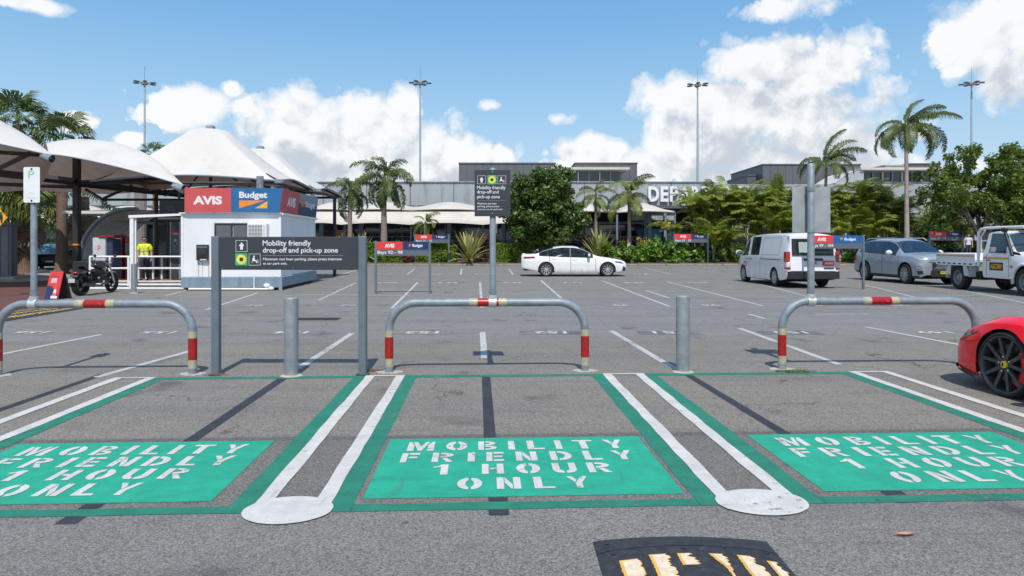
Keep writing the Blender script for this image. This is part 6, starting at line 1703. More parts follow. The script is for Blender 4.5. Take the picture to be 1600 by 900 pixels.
def arch(x, wheels):
    z = 0
    for (wx, r, zc) in wheels:
        dx = abs(x-wx)
        if dx < r: z = max(z, zc + math.sqrt(r*r-dx*dx))
    return z
def car(name, label, cat, S, group=None):
    """Lofted body. x runs from the nose (0) to the tail (L); y to both sides."""
    L = S['L']; top, rail, belt, wb, wr, wm, sill = [pchip(S[k]) for k in ('top', 'rail', 'belt', 'wb', 'wr', 'wm', 'sill')]
    wheels = [(S['xf'], S['ra'], S['zc']), (S['xr'], S['ra'], S['zc'])]
    root = empty(name, (0, 0, 0), 0, label, cat, group)
    xs = set(round(L*i/int(L/.06), 4) for i in range(int(L/.06)+1))
    for s in S.get('seams', []): xs |= {s-.009, s+.009}
    for (a, b) in S.get('sidewin', []): xs |= {a, b}
    for k in ('screen', 'rearwin'):
        if k in S: xs |= set(S[k])
    for w in wheels:
        for k in range(-8, 9): xs.add(w[0] + w[1]*math.sin(k/8*math.pi/2))
    xs |= {.012, .03, L-.012, L-.03}
    xs = sorted(x for x in xs if 0 <= x <= L); keep = [xs[0]]
    for x in xs[1:]:
        if x - keep[-1] > .0035: keep.append(x)
    xs = keep
    T1 = [0, .10, .24, .40, .55, .70, .84, .95, 1]; T2 = [.06, .35, .65, .94, 1]; T3 = [.10, .3, .55, 1]
    if 'T2' in S: T2 = S['T2']
    prof = pchip(S.get('prof', [(0, .93), (.12, .985), (.4, 1), (.7, .985), (1, 0)]))  # handled below
    def section(x):
        zs = sill(x); zl = max(zs, arch(x, wheels)); zb = belt(x); zr = rail(x); zt = top(x); W_ = wm(x); wbx = wb(x); wrx = wr(x)
        zl = min(zl, zb-.03); out = []
        def yb(z):
            s = (z-zs)/(zb-zs); s = max(0, min(1, s))
            base = W_ if s > .12 else W_*(.955+.045*s/.12)
            crease = .008*math.exp(-((s-S.get('crease', .72))/.05)**2)
            k = max(0, (s-.62)/.38)
            return base + (wbx-base)*(k**1.7) + crease*(W_ > .6)
        for t in T1: z = zl + (zb-zl)*t; out.append((yb(z), z))
        for t in T2: out.append((wbx + (wrx-wbx)*(t**S.get('tumble', 1.25)), zb + (zr-zb)*t))
        for t in T3: out.append((wrx*(1-t), zr + (zt-zr)*(1-(1-t)**2.2)))
        return out
    secs = [section(x) for x in xs]; K = len(secs[0]); nT1 = len(T1); nT2 = len(T2)
    groups = {}
    def add(key, side, i, k):
        g_ = groups.setdefault(key, [])
        g_.append((side, i, k))
    for i in range(len(xs)-1):
        xm = (xs[i]+xs[i+1])/2
        for k in range(K-1):
            for side in (1, -1):
                key = 'body'
                if nT1 <= k < nT1+nT2-2:
                    for wi, (a, b) in enumerate(S.get('sidewin', [])):
                        if a <= xm <= b and k >= nT1 and k <= nT1+nT2-3: key = ('side_window', side, wi)
                if k >= nT1+nT2-1 or (k == nT1+nT2-1-0 and False):
                    if 'screen' in S and S['screen'][0] <= xm <= S['screen'][1]: key = ('windscreen',)
                    if 'rearwin' in S and S['rearwin'][0] <= xm <= S['rearwin'][1]: key = ('rear_window',)
                if key == 'body':
                    for s in S.get('seams', []):
                        if abs(xm-s) < .0095 and 0 < k < nT1: key = 'door_gap'
                    if S.get('blackbelt') and k == nT1-1 and S['sidewin'][0][0] < xm < S['sidewin'][-1][1]: key = 'window_trim'
                    if S.get('pillar') and nT1 <= k <= nT1+nT2-3 and any(a < xm < b for a, b in S['pillar']): key = 'window_trim'
                    if S.get('cladding') and k < S['cladding'](xm): key = 'cladding'
                    if 'gapk' in S and k == S['gapk'] and S['seams'][0] < xm < S['seams'][-1] and False: key = 'door_gap'
                    for (a, b, k0, k1, nm) in S.get('zones', []):
                        if a <= xm <= b and k0 <= k <= k1: key = (nm, side)
                add(key, side, i, k)
    M_ = S['mats']
    for key, fl in groups.items():
        nm = key if isinstance(key, str) else key[0]
        idx = {}; vs = []; fs = []
        def vid(side, i, k):
            y, z = secs[i][k]; yy = side*y
            kk = (round(xs[i], 5), round(yy, 5), round(z, 5))
            if kk not in idx: idx[kk] = len(vs); vs.append((xs[i], yy, z))
            return idx[kk]
        for side, i, k in fl:
            q = (vid(side, i, k), vid(side, i+1, k), vid(side, i+1, k+1), vid(side, i, k+1))
            if len(set(q)) < 3: continue
            q = tuple(dict.fromkeys(q)); fs.append(q if side < 0 else q[::-1])
        if key == 'body':
            for i, rev in ((0, False), (len(xs)-1, True)):
                for k in range(K-1):
                    q = (vid(-1, i, k), vid(1, i, k), vid(1, i, k+1), vid(-1, i, k+1)); q = tuple(dict.fromkeys(q))
                    if len(q) > 2: fs.append(q if rev else q[::-1])
        m = MB(); m.v = vs; m.f = fs
        mm = M_.get(nm, M_['glass'] if 'window' in nm and 'trim' not in nm or nm == 'windscreen' else (gap_m if nm == 'door_gap' else (trim_b if nm in ('cladding', 'window_trim') else M_['body'])))
        o = m.build(nm, mm, root, 38 if nm == 'body' else 60)
    # dark undertray and wheel housings
    m = MB(); wv = wm(L/2)*.90; m.box(.18, S['xf']-S['ra']-.02, -wv*.8, wv*.8, sill(.5)+.02, sill(.5)+.25); m.box(S['xf']-S['ra'], S['xr']+S['ra'], -wv*.72, wv*.72, .20, belt(L/2)-.1); m.box(S['xf']+S['ra'], S['xr']-S['ra'], -wv, wv, .20, sill(L/2)+.3); m.box(S['xr']+S['ra'], L-.15, -wv*.85, wv*.85, sill(L-.5)+.02, sill(L-.5)+.25)
    m.build('underbody', gap_m, root)
    for wx in (S['xf'], S['xr']):
        for side in (1, -1):
            m = MB(); n = 20; ri = S['ra']; yo = wm(wx)*.97
            vs = []; 
            for i in range(n+1):
                a = math.pi*(-.12+1.24*i/n); vs += [(wx+ri*math.cos(a), side*yo, S['zc']+ri*math.sin(a)), (wx+ri*math.cos(a), side*(yo-.32), S['zc']+ri*math.sin(a))]
            m._add(vs, [(2*i, 2*i+1, 2*i+3, 2*i+2) for i in range(n)]); m.build('wheel_housing', gap_m, root)
            wheel(root, wx, side*(S['track']/2), S['rw'], S.get('ww', .22), side, S.get('wstyle', 'alloy10'), S.get('rimm'))
    S['fn'] = dict(top=top, rail=rail, belt=belt, wb=wb, wr=wr, wm=wm, sill=sill, section=section)
    return root
def on_side(S, side, x, z, off=.004):
    """point on the body side at height z"""
    sec = S['fn']['section'](x)
    for (y0, z0), (y1, z1) in zip(sec[:-1], sec[1:]):
        if z0 <= z <= z1 and z1 > z0: t = (z-z0)/(z1-z0); return (x, side*(y0+(y1-y0)*t+off), z)
    return (x, side*(sec[0][0]+off), z)
def side_patch(S, side, poly, off, name, mm, root, dens=.05, thick=True):
    """a patch hugging the body side, poly given as (x, z) quads corners in order bl br tr tl"""
    (x0, z0), (x1, z1), (x2, z2), (x3, z3) = poly; n = max(2, int(abs(x1-x0)/dens)); k = max(2, int(abs(z3-z0)/dens))
    m = MB(); vs = []
    for j in range(k+1):
        for i in range(n+1):
            u, v = i/n, j/k; x = (x0*(1-u)+x1*u)*(1-v) + (x3*(1-u)+x2*u)*v; z = (z0*(1-u)+z1*u)*(1-v) + (z3*(1-u)+z2*u)*v
            vs.append(on_side(S, side, x, z, off))
    m._add(vs, [(j*(n+1)+i, j*(n+1)+i+1, (j+1)*(n+1)+i+1, (j+1)*(n+1)+i) for j in range(k) for i in range(n)]); return m.build(name, mm, root, 60)
def mirror_part(root, x, y, z, side, mm, s=1.):
    m = MB(); m.ellipsoid((x, y+side*.12*s, z), (.075*s, .12*s, .085*s), 14, 8); o = m.build('side_mirror', mm, root, 60)
    m = MB(); m.tube([(x, y-side*.02, z-.06*s), (x, y+side*.06*s, z-.05*s)], .025*s, 6); m.build('stalk', trim_b, o)
    m = MB(); m.lathe([(.001, 0), (.085*s, 0)], 12, 'X'); 
    m = MB(); m.ellipsoid((x+.05*s, y+side*.12*s, z), (.03*s, .10*s, .070*s), 10, 6); m.build('mirror_glass', glass_c, o, 60)
def handle(root, S, side, x, z, mm, l=.20):
    p = on_side(S, side, x, z, .012); m = MB(); m.cbox(x-l/2, x+l/2, p[1]-.014, p[1]+.014, z-.013, z+.013, .008); m.build('door_handle', mm, root)
def put_car(root, pos, heading):
    """nose direction = heading (degrees, 0 = +X, 90 = away from the camera); pos = ground point of the body centre"""
    L = root['len']; c = Vector((pos[0], pos[1], 0)); a = R(heading + 180)   # local +x points to the tail
    root.rotation_euler = (0, 0, a); root.location = c - Matrix.Rotation(a, 3, 'Z') @ Vector((L/2, 0, 0))

# ---------------- white sedan
S = dict(L=4.90, xf=.93, xr=3.76, ra=.375, zc=.335, rw=.335, track=1.62, ww=.22,
  top=[(0, .60), (.04, .68), (.25, .78), (.7, .87), (1.42, .985), (1.75, 1.18), (2.15, 1.37), (2.55, 1.44), (2.9, 1.445), (3.4, 1.39), (3.85, 1.26), (4.25, 1.10), (4.45, 1.065), (4.84, 1.05), (4.90, .98)],
  rail=[(0, .56), (.04, .64), (.25, .74), (.7, .83), (1.35, .945), (1.75, 1.12), (2.15, 1.30), (2.55, 1.375), (2.9, 1.38), (3.4, 1.325), (3.85, 1.20), (4.25, 1.065), (4.45, 1.04), (4.84, 1.025), (4.90, .95)],
  belt=[(0, .50), (.04, .58), (.25, .67), (.7, .76), (1.3, .85), (2.0, .885), (3.0, .915), (3.8, .95), (4.3, .975), (4.84, .97), (4.90, .90)],
  wb=[(0, .50), (.05, .62), (.25, .76), (.6, .84), (1.3, .86), (2.5, .87), (3.8, .86), (4.5, .80), (4.84, .70), (4.90, .62)],
  wr=[(0, .42), (.05, .52), (.25, .66), (.7, .74), (1.35, .76), (1.75, .68), (2.15, .61), (2.6, .59), (3.2, .585), (3.8, .60), (4.25, .66), (4.6, .68), (4.84, .62), (4.90, .55)],
  wm=[(0, .55), (.05, .66), (.2, .80), (.5, .89), (.93, .92), (2.4, .91), (3.76, .925), (4.3, .90), (4.7, .82), (4.86, .72), (4.90, .66)],
  sill=[(0, .30), (.1, .22), (.5, .19), (1.4, .18), (3.3, .18), (4.3, .24), (4.9, .36)],
  T2=[.02, .35, .68, .97, 1], sidewin=[(1.60, 2.61), (2.67, 3.66), (3.69, 4.08)], pillar=[(2.61, 2.67), (3.66, 3.69)], screen=(1.40, 2.24), rearwin=(3.42, 4.30), seams=[1.48, 2.63, 3.60], blackbelt=True,
  mats=dict(body=car_white, glass=glass_c))
sed = car('white_sedan', 'white sedan parked side on in front of the clipped hedge and shrubs', 'car', S); sed['len'] = S['L']
for side in (1, -1):
    side_patch(S, side, [(.16, .60), (.55, .66), (.62, .73), (.30, .70)], .006, 'headlight', mat('dark_headlamp', (.07, .08, .14), .1, .2, .4, 10, spec=1.), sed)
    side_patch(S, side, [(.05, .27), (.26, .25), (.20, .50), (.08, .42)], .005, 'bumper_vent', trim_b, sed)
    side_patch(S, side, [(4.25, .86), (4.80, .84), (4.80, .93), (4.30, .95)], .006, 'tail_lamp', mat('dark_red_lamp', (.18, .03, .05), .15), sed)
    side_patch(S, side, [(4.10, .26), (4.82, .33), (4.86, .39), (4.30, .29)], .005, 'bumper_trim', trim_b, sed)
    mirror_part(sed, 1.80, side*.90, 1.0, side, car_white)
    handle(sed, S, side, 2.45, .80, car_white); handle(sed, S, side, 3.42, .83, car_white)
m = MB(); m.cbox(4.70, 4.86, -.62, .62, 1.03, 1.075, .015); m.build('boot_lip', car_white, sed)
m = MB(); m.box(-.01, .03, -.45, .45, .33, .50); m.build('grille', trim_b, sed)
seats(sed, (2.45, 3.35), .38, .70, 1.24)
m = MB(); m.cbox(1.45, 1.75, -.70, .70, .70, .93, .04); m.build('dashboard', seat_m, sed)
m = MB(); m.tube([(1.88+.17*math.cos(a_)*.3, .38+.17*math.sin(a_), .95+.17*math.cos(a_)) for a_ in [6.283*i_/16 for i_ in range(17)]], .014, 6); m.build('steering_wheel', gap_m, sed)
dsd = DD(432.2); put_car(sed, (XX(901, dsd), dsd+.9), 0); sed.scale = (1.04, 1.04, 1.02)

# ---------------- silver SUV
S = dict(L=4.70, xf=.92, xr=3.62, ra=.43, zc=.365, rw=.365, track=1.66, ww=.24,
  top=[(0, .90), (.05, 1.0), (.2, 1.06), (.6, 1.11), (1.15, 1.16), (1.5, 1.36), (1.9, 1.58), (2.4, 1.68), (3.2, 1.69), (3.9, 1.64), (4.25, 1.56), (4.50, 1.25), (4.63, 1.05), (4.70, .80)],
  rail=[(0, .87), (.05, .97), (.2, 1.03), (.6, 1.07), (1.1, 1.11), (1.5, 1.30), (1.9, 1.51), (2.4, 1.60), (3.2, 1.61), (3.9, 1.57), (4.25, 1.50), (4.50, 1.21), (4.63, 1.02), (4.70, .78)],
  belt=[(0, .82), (.05, .92), (.2, .97), (.6, 1.0), (1.3, 1.03), (2.2, 1.06), (3.4, 1.11), (4.2, 1.14), (4.5, 1.10), (4.63, .98), (4.70, .75)],
  wb=[(0, .62), (.05, .72), (.25, .83), (.7, .88), (2.5, .89), (3.9, .86), (4.4, .80), (4.70, .68)],
  wr=[(0, .55), (.05, .62), (.25, .72), (1.1, .78), (1.5, .72), (1.9, .66), (2.6, .65), (3.6, .635), (4.25, .60), (4.5, .66), (4.70, .62)],
  wm=[(0, .70), (.05, .80), (.2, .88), (.5, .925), (1.0, .93), (2.4, .92), (3.6, .93), (4.2, .91), (4.55, .84), (4.70, .76)],
  sill=[(0, .36), (.15, .26), (.5, .24), (1.4, .24), (3.2, .24), (4.2, .30), (4.7, .42)],
  sidewin=[(1.55, 2.40), (2.47, 3.28), (3.36, 4.12)], pillar=[(2.40, 2.47), (3.28, 3.36)], screen=(1.14, 1.96), rearwin=(4.26, 4.52), seams=[1.36, 2.44, 3.32], blackbelt=True,
  cladding=lambda x: 1 if .2 < x < 4.5 else 0, mats=dict(body=car_silver, glass=see_through('blue_tint_glass', (.02, .045, .085), .30)))
suv = car('silver_suv', 'silver blue SUV facing us between the white van and the tray truck', 'car', S); suv['len'] = S['L']
for side in (1, -1):
    side_patch(S, side, [(.03, .88), (.42, .96), (.50, .99), (.08, .93)], .008, 'day_lamp', mat('lamp_strip', (.6, .62, .65), .2), suv)
    side_patch(S, side, [(.05, .58), (.28, .58), (.30, .80), (.06, .78)], .010, 'headlight', lampg, suv)
    side_patch(S, side, [(4.35, .80), (4.62, .80), (4.55, 1.0), (4.20, 1.0)], .008, 'tail_lamp', lamp_r, suv)
    mirror_part(suv, 1.72, side*.92, 1.14, side, mat('mirror_white', (.62, .64, .66), .3), 1.15)
    handle(suv, S, side, 2.25, .93, car_silver); handle(suv, S, side, 3.12, .96, car_silver)
    m = MB(); m.tube([(1.9, side*.63, 1.60), (2.1, side*.63, 1.69), (3.8, side*.61, 1.68), (4.0, side*.61, 1.62)], .022, 6); m.build('roof_rail', alloy, suv, 50)
    side_patch(S, side, [(.03, .40), (.20, .38), (.24, .50), (.04, .52)], .012, 'fog_vent', trim_b, suv)
m = MB(); m.box(-.045, .04, -.46, .46, .56, .80); m.build('grille', trim_b, suv)
m = MB()
for i in range(5): m.box(-.055, -.046, -.44+.05*i, .44-.05*i, .585+i*.045, .60+i*.045)
m.build('grille_bars', chrome, suv, kind='stuff')
m = MB(); m.box(-.05, .05, -.52, .52, .30, .52); m.build('lower_grille', trim_b, suv)
m = MB(); m.tube([(-.055, -.60, .90), (-.06, 0, .88), (-.055, .60, .90)], .014, 5); m.build('bonnet_chrome', chrome, suv)
m = MB(); m.box(-.075, -.056, -.19, .19, .40, .50); pl = m.build('number_plate', mat('yellow_plate', (.55, .48, .05), .5), suv)
m = MB(); text_add(m, 'BV-28JM', -.16, .16, .425, .478, 0, .02)
for i, v in enumerate(m.v): m.v[i] = (-.077, -v[0], v[2])
m.build('lettering', gap_m, suv)
seats(suv, (2.2, 3.1), .38, .80, 1.42)
m = MB(); m.cbox(1.2, 1.55, -.70, .70, .80, 1.06, .04); m.build('dashboard', seat_m, suv)
# facing the camera: heading -90
fwx, fwd = G(1412, 443.8); rwx, rwd = G(1354, 438)
hd = -86.
suv.scale = (1, 1.02, 1.07)
put_car(suv, (XX(1412, fwd)+.92, fwd+1.55), hd)

# ---------------- white van
S = dict(L=5.26, xf=.95, xr=4.16, ra=.385, zc=.345, rw=.345, track=1.66, ww=.22, tumble=1.0,
  top=[(0, .75), (.06, .95), (.25, 1.12), (.50, 1.28), (1.0, 1.66), (1.4, 1.90), (1.8, 1.97), (3.0, 1.99), (4.6, 1.98), (5.05, 1.95), (5.16, 1.86), (5.22, 1.3), (5.26, .9)],
  rail=[(0, .71), (.06, .91), (.25, 1.07), (.50, 1.22), (1.0, 1.58), (1.4, 1.81), (1.8, 1.89), (3.0, 1.91), (4.6, 1.90), (5.05, 1.87), (5.16, 1.80), (5.22, 1.27), (5.26, .88)],
  belt=[(0, .65), (.06, .84), (.25, .98), (.6, 1.04), (1.5, 1.07), (4.6, 1.10), (5.16, 1.10), (5.22, 1.05), (5.26, .85)],
  wb=[(0, .60), (.06, .72), (.25, .84), (.6, .91), (1.5, .935), (4.8, .93), (5.16, .91), (5.26, .88)],
  wr=[(0, .52), (.06, .62), (.25, .74), (.6, .80), (1.2, .80), (2.0, .80), (4.8, .79), (5.16, .77), (5.22, .84), (5.26, .86)],
  wm=[(0, .70), (.06, .80), (.2, .89), (.6, .945), (1.5, .95), (4.6, .95), (5.1, .94), (5.26, .90)],
  sill=[(0, .32), (.2, .24), (.6, .22), (4.4, .24), (5.26, .34)],
  sidewin=[(.70, 1.50), (1.75, 2.65)], screen=(.38, 1.22), seams=[.62, 1.62, 2.80], blackbelt=False, crease=.62, mats=dict(body=car_white, glass=glass_v))
van = car('white_van', 'white delivery van seen from its rear corner with AVIS stickers', 'van', S); van['len'] = S['L']; L = S['L']
def vback(name, y0, y1, z0, z1, mm, off=.02, th=.02, b=.01):
    # panels on the tail; follow the slight rake of the tailgate
    m = MB(); rk = lambda z: 5.285 - .11*max(0, (z-.95))
    vs = [(rk(z0)+off, y0, z0), (rk(z0)+off, y1, z0), (rk(z1)+off, y1, z1), (rk(z1)+off, y0, z1)]
    vs += [(v[0]-th-.16, v[1], v[2]) for v in vs]
    m._add(vs, [(0, 1, 2, 3), (7, 6, 5, 4), (0, 4, 5, 1), (1, 5, 6, 2), (2, 6, 7, 3), (3, 7, 4, 0)]); return m.build(name, mm, van)
vback('tailgate', -.80, .80, .62, 1.86, car_white, 0, .02)
vback('rear_window_surround', -.74, .74, 1.16, 1.76, trim_b, .012)
rw = vback('rear_window', -.58, .58, 1.22, 1.70, glass_v, .018)
vback('interior_panel', -.50, -.12, 1.27, 1.64, mat('pale_interior_panel', (.40, .45, .45), .3), .022)
vback('rear_bumper', -.90, .90, .34, .60, trim_b, .08)
vback('handle_bar', -.33, .33, .985, 1.06, trim_b, .045)
vback('number_plate', -.19, .19, .84, .95, plate_w, .03)
vback('red_sticker', .34, .74, .80, .98, av_red2, .024)
vback('badge', .38, .74, .70, .735, gap_m, .02)
for side in (1, -1):
    for (z0, z1, mm, nm) in ((.92, 1.30, lamp_r, 'tail_lamp'), (.74, .915, mat('pale_lamp', (.62, .58, .58), .2), 'reverse_lamp'), (.68, .735, lamp_r, 'tail_lamp')):
        y0, y1 = (.80, .955) if side > 0 else (-.955, -.80)
        m = MB(); m.cbox(5.03, 5.30-.04*(z1 > 1), y0, y1, z0, z1, .02); m.build(nm, mm, van)
    mirror_part(van, .92, side*.96, 1.22, side, car_white, 1.2)
    handle(van, S, side, 1.42, .98, trim_b); handle(van, S, side, 1.80, .98, trim_b)
    side_patch(S, side, [(2.82, .985), (4.75, .985), (4.75, 1.01), (2.82, 1.01)], .006, 'slide_rail', gap_m, van, .2)
    side_patch(S, side, [(.12, .70), (.42, .74), (.40, .95), (.20, .90)], .01, 'headlight', lampg, van)
    side_patch(S, side, [(1.02, .64), (1.36, .64), (1.36, .86), (1.02, .86)], .005, 'red_sticker', av_red2, van, .1)
    # outlined blind window panel behind the sliding door window
    for (a, b, c, d_) in ((2.92, 4.55, 1.79, 1.80), (2.92, 4.55, 1.16, 1.17), (2.92, 2.93, 1.17, 1.79), (4.54, 4.55, 1.17, 1.79)):
        side_patch(S, side, [(a, c), (b, c), (b, d_), (a, d_)], .004, 'panel_edge', gap_m, van, .4)
vs, fs, (xa_, xb_, ya_, yb_) = text_geo('AVIS', .05)
out = []; m = MB()
for v in vs:   # left side sticker reads from nose to tail when seen from outside
    xx_ = (v[0]-xa_)/(xb_-xa_); zz_ = .70 + .10*(v[1]-ya_)/(yb_-ya_)
    p_ = on_side(S, -1, 1.33-.28*xx_ if False else 1.05+.28*xx_, zz_, .009); out.append(p_)
m._add(out, fs); m.build('lettering', sign_white, van); m = MB()
out = [on_side(S, 1, 1.33-.28*(v[0]-xa_)/(xb_-xa_), .70 + .10*(v[1]-ya_)/(yb_-ya_), .009) for v in vs]
m._add(out, fs); m.build('lettering', sign_white, van); m = MB()
out = [(5.322, .38+.32*(v[0]-xa_)/(xb_-xa_), .845 + .09*(v[1]-ya_)/(yb_-ya_)) for v in vs]
m._add(out, fs)
m.build('lettering', sign_white, van)
m = MB(); text_add(m, '829', -.1, .1, .87, .925, 0, .02)
for i, v in enumerate(m.v): m.v[i] = (5.322, v[0], v[2])
m.build('plate_number', gap_m, van)
seats(van, (1.75,), .42, .75, 1.55)
m = MB(); m.box(1.98, 2.02, -.88, .88, .5, 1.85); m.build('bulkhead', trim_b, van)
vx, vd = XX(1213.5, DD(448)), DD(448)
put_car(van, (vx+.83+.04, vd + .15 + (5.26/2-1.10)), 91)

# ---------------- parked cars seen over the hedges, and the dark SUV under the canopy
S = dict(L=4.64, xf=.95, xr=3.62, ra=.40, zc=.36, rw=.36, track=1.58, ww=.23,
  top=[(0, .80), (.05, .92), (.2, .98), (.6, 1.05), (1.15, 1.12), (1.5, 1.34), (1.9, 1.56), (2.4, 1.66), (3.2, 1.68), (4.0, 1.64), (4.3, 1.55), (4.50, 1.2), (4.60, 1.0), (4.64, .8)],
  rail=[(0, .76), (.05, .88), (.2, .94), (.6, 1.01), (1.1, 1.07), (1.5, 1.28), (1.9, 1.49), (2.4, 1.58), (3.2, 1.60), (4.0, 1.57), (4.3, 1.50), (4.50, 1.17), (4.60, .98), (4.64, .78)],
  belt=[(0, .70), (.05, .82), (.2, .88), (.6, .95), (1.3, 1.0), (2.2, 1.03), (3.4, 1.07), (4.2, 1.12), (4.5, 1.08), (4.64, .75)],
  wb=[(0, .60), (.05, .70), (.25, .82), (.7, .87), (2.5, .88), (3.9, .86), (4.4, .80), (4.64, .68)],
  wr=[(0, .52), (.05, .60), (.25, .70), (1.1, .76), (1.5, .72), (1.9, .67), (2.6, .66), (3.6, .65), (4.25, .62), (4.5, .66), (4.64, .62)],
  wm=[(0, .68), (.05, .78), (.2, .87), (.5, .90), (1.0, .91), (2.4, .90), (3.6, .91), (4.2, .89), (4.55, .84), (4.64, .76)],
  sill=[(0, .36), (.15, .28), (.5, .26), (1.4, .26), (3.2, .26), (4.2, .32), (4.64, .42)],
  sidewin=[(1.55, 2.42), (2.48, 3.30), (3.36, 4.15)], pillar=[(2.42, 2.48), (3.30, 3.36)], screen=(1.14, 1.96), rearwin=(4.28, 4.5), seams=[1.36, 2.45, 3.33], blackbelt=True,
  cladding=lambda x: 2, mats=dict(body=car_dark, glass=mat('pale_reflecting_glass', (.09, .14, .17), .08, 0, .5, 2.0, spec=1.)), wstyle='alloy5')
dks = car('dark_suv', 'dark green black SUV parked in the shade behind the steel column', 'car', S); dks['len'] = S['L']
for side in (1, -1):
    side_patch(S, side, [(.02, .72), (.42, .80), (.40, .90), (.08, .84)], .010, 'headlight', lampg, dks)
    m = MB(); m.ellipsoid((.02, side*.62, .50), (.04, .07, .05), 8, 6); m.build('fog_lamp', lampg, dks, 60)
    mirror_part(dks, 1.70, side*.90, 1.12, side, car_dark, 1.1)
    m = MB(); m.tube([(1.9, side*.63, 1.60), (2.1, side*.63, 1.70), (3.9, side*.61, 1.68)], .022, 6); m.build('roof_rail', trim_b, dks, 50)
m = MB(); m.box(-.03, .04, -.45, .45, .62, .80); m.build('grille', trim_b, dks)
m = MB(); m.box(-.045, -.031, -.45, .45, .70, .72); m.build('chrome_bar', chrome, dks)
m = MB(); m.box(-.05, -.03, -.19, .19, .46, .56); m.build('number_plate', plate_w, dks)
put_car(dks, (XX(76, 42.5), 43.0), -62)
def simple_copy(src, label, pos, heading, body, name='parked_car', sc=(1, 1, 1)):
    c = copy_tree(src); c.name = name; c['label'] = label; c['group'] = 'cars parked beyond the hedges'
    for ch in kids(c):
        if ch.name.startswith('body'):
            me = ch.data.copy(); me.materials.clear(); me.materials.append(body); ch.data = me
    c.scale = sc; put_car(c, pos, heading); return c
simple_copy(sed, 'grey car showing its roof and windscreen above the hedge under the fig tree', (XX(852, 57), 57.5), 180, car_grey)
simple_copy(sed, 'silver car roof showing over the hedge behind the bay signs', (XX(622, 57), 57.5), 0, car_silver, sc=(1, 1, 1.03))
simple_copy(sed, 'white car roof showing above the shrubs left of the teal panel', (XX(985, 57), 57.5), 0, car_white, sc=(1, 1, 1.03))
simple_copy(sed, 'white car glimpsed above the shrubs right of the Bays 27 - 32 sign', (XX(1175, 57), 57.5), 180, car_white)
simple_copy(sed, 'white car at the far left behind the fan palm trunks', (XX(18, 56), 56), 200, car_white)

# ---------------- tray truck
tr = empty('tray_truck', (0, 0, 0), 0, 'white four wheel drive tray truck with yellow stripe and ABG989 panel', 'truck')
tr['len'] = 5.1
Wt = .86
def tprism(name, poly, y0, y1, mm, parent=tr, sm=None):
    m = MB(); m.poly(poly, 'XZ', y0, y1-y0); return m.build(name, mm, parent, sm)
tw = car_white
# cab (x from nose)
zB = 1.16
body_poly = [(.10, .62), (.06, .80), (.06, 1.12), (.16, 1.20), (1.36, 1.27), (1.42, 1.27), (2.66, 1.27), (2.66, .48), (1.55, .48), (1.48, .60)]
S = dict(L=2.70, xf=.78, xr=9., ra=.47, zc=.41, rw=.40, track=1.5,
  top=[(0, 1.08), (.04, 1.14), (.2, 1.19), (1.25, 1.27), (1.32, 1.30), (1.58, 1.68), (1.72, 1.86), (1.9, 1.91), (2.4, 1.92), (2.62, 1.89), (2.68, 1.80), (2.70, 1.7)],
  rail=[(0, 1.04), (.04, 1.10), (.2, 1.15), (1.25, 1.23), (1.32, 1.26), (1.58, 1.63), (1.72, 1.80), (1.9, 1.85), (2.4, 1.86), (2.62, 1.83), (2.68, 1.75), (2.70, 1.66)],
  belt=[(0, 1.0), (.04, 1.05), (.2, 1.09), (1.25, 1.17), (2.70, 1.19)],
  wb=[(0, .66), (.05, .70), (.3, .74), (1.2, .80), (1.5, .84), (2.70, .84)], wr=[(0, .58), (.05, .62), (.3, .66), (1.25, .70), (1.5, .72), (1.9, .70), (2.6, .70), (2.70, .68)],
  wm=[(0, .84), (.05, .86), (.3, .87), (1.2, .87), (1.5, .865), (2.70, .86)], sill=[(0, .58), (.3, .55), (1.3, .52), (1.5, .46), (2.70, .46)],
  sidewin=[(1.66, 2.46)], screen=(1.31, 1.70), seams=[1.50, 2.52], tumble=1.0, crease=.9, mats=dict(body=tw, glass=see_through('truck_glass', (.05, .085, .11), .35)))
_w = wheel
def no_wheel(*a, **k): return None
wheel = no_wheel
cabt = car('cab_tmp', 'x', 'x', S); wheel = _w
for ch in list(kids(cabt)):
    if ch.name.startswith('wheel_housing') and abs(ch.data.vertices[0].co.x) > 5: bpy.data.objects.remove(ch); continue
    if ch.name.startswith('underbody'): bpy.data.objects.remove(ch); continue
    ch.parent = tr
bpy.data.objects.remove(cabt)
def rub(o, n): o.name = n
seats(tr, (2.35,), .36, .75, 1.6)
m = MB(); m.box(.05, 5.0, -.42, -.30, .44, .58); m.box(.05, 5.0, .30, .42, .44, .58); m.box(1.3, 2.7, -.75, .75, .46, .6); m.box(1.6, 2.3, -.6, .6, .32, .5); m.box(3.0, 3.5, -.7, .7, .36, .62); m.tube([(3.95, -.7, .40), (3.95, .7, .40)], .07, 8); m.tube([(.78, -.7, .40), (.78, .7, .40)], .06, 8)
m.box(.3, 1.3, -.55, .55, .5, 1.05)
m.build('chassis', gap_m, tr)
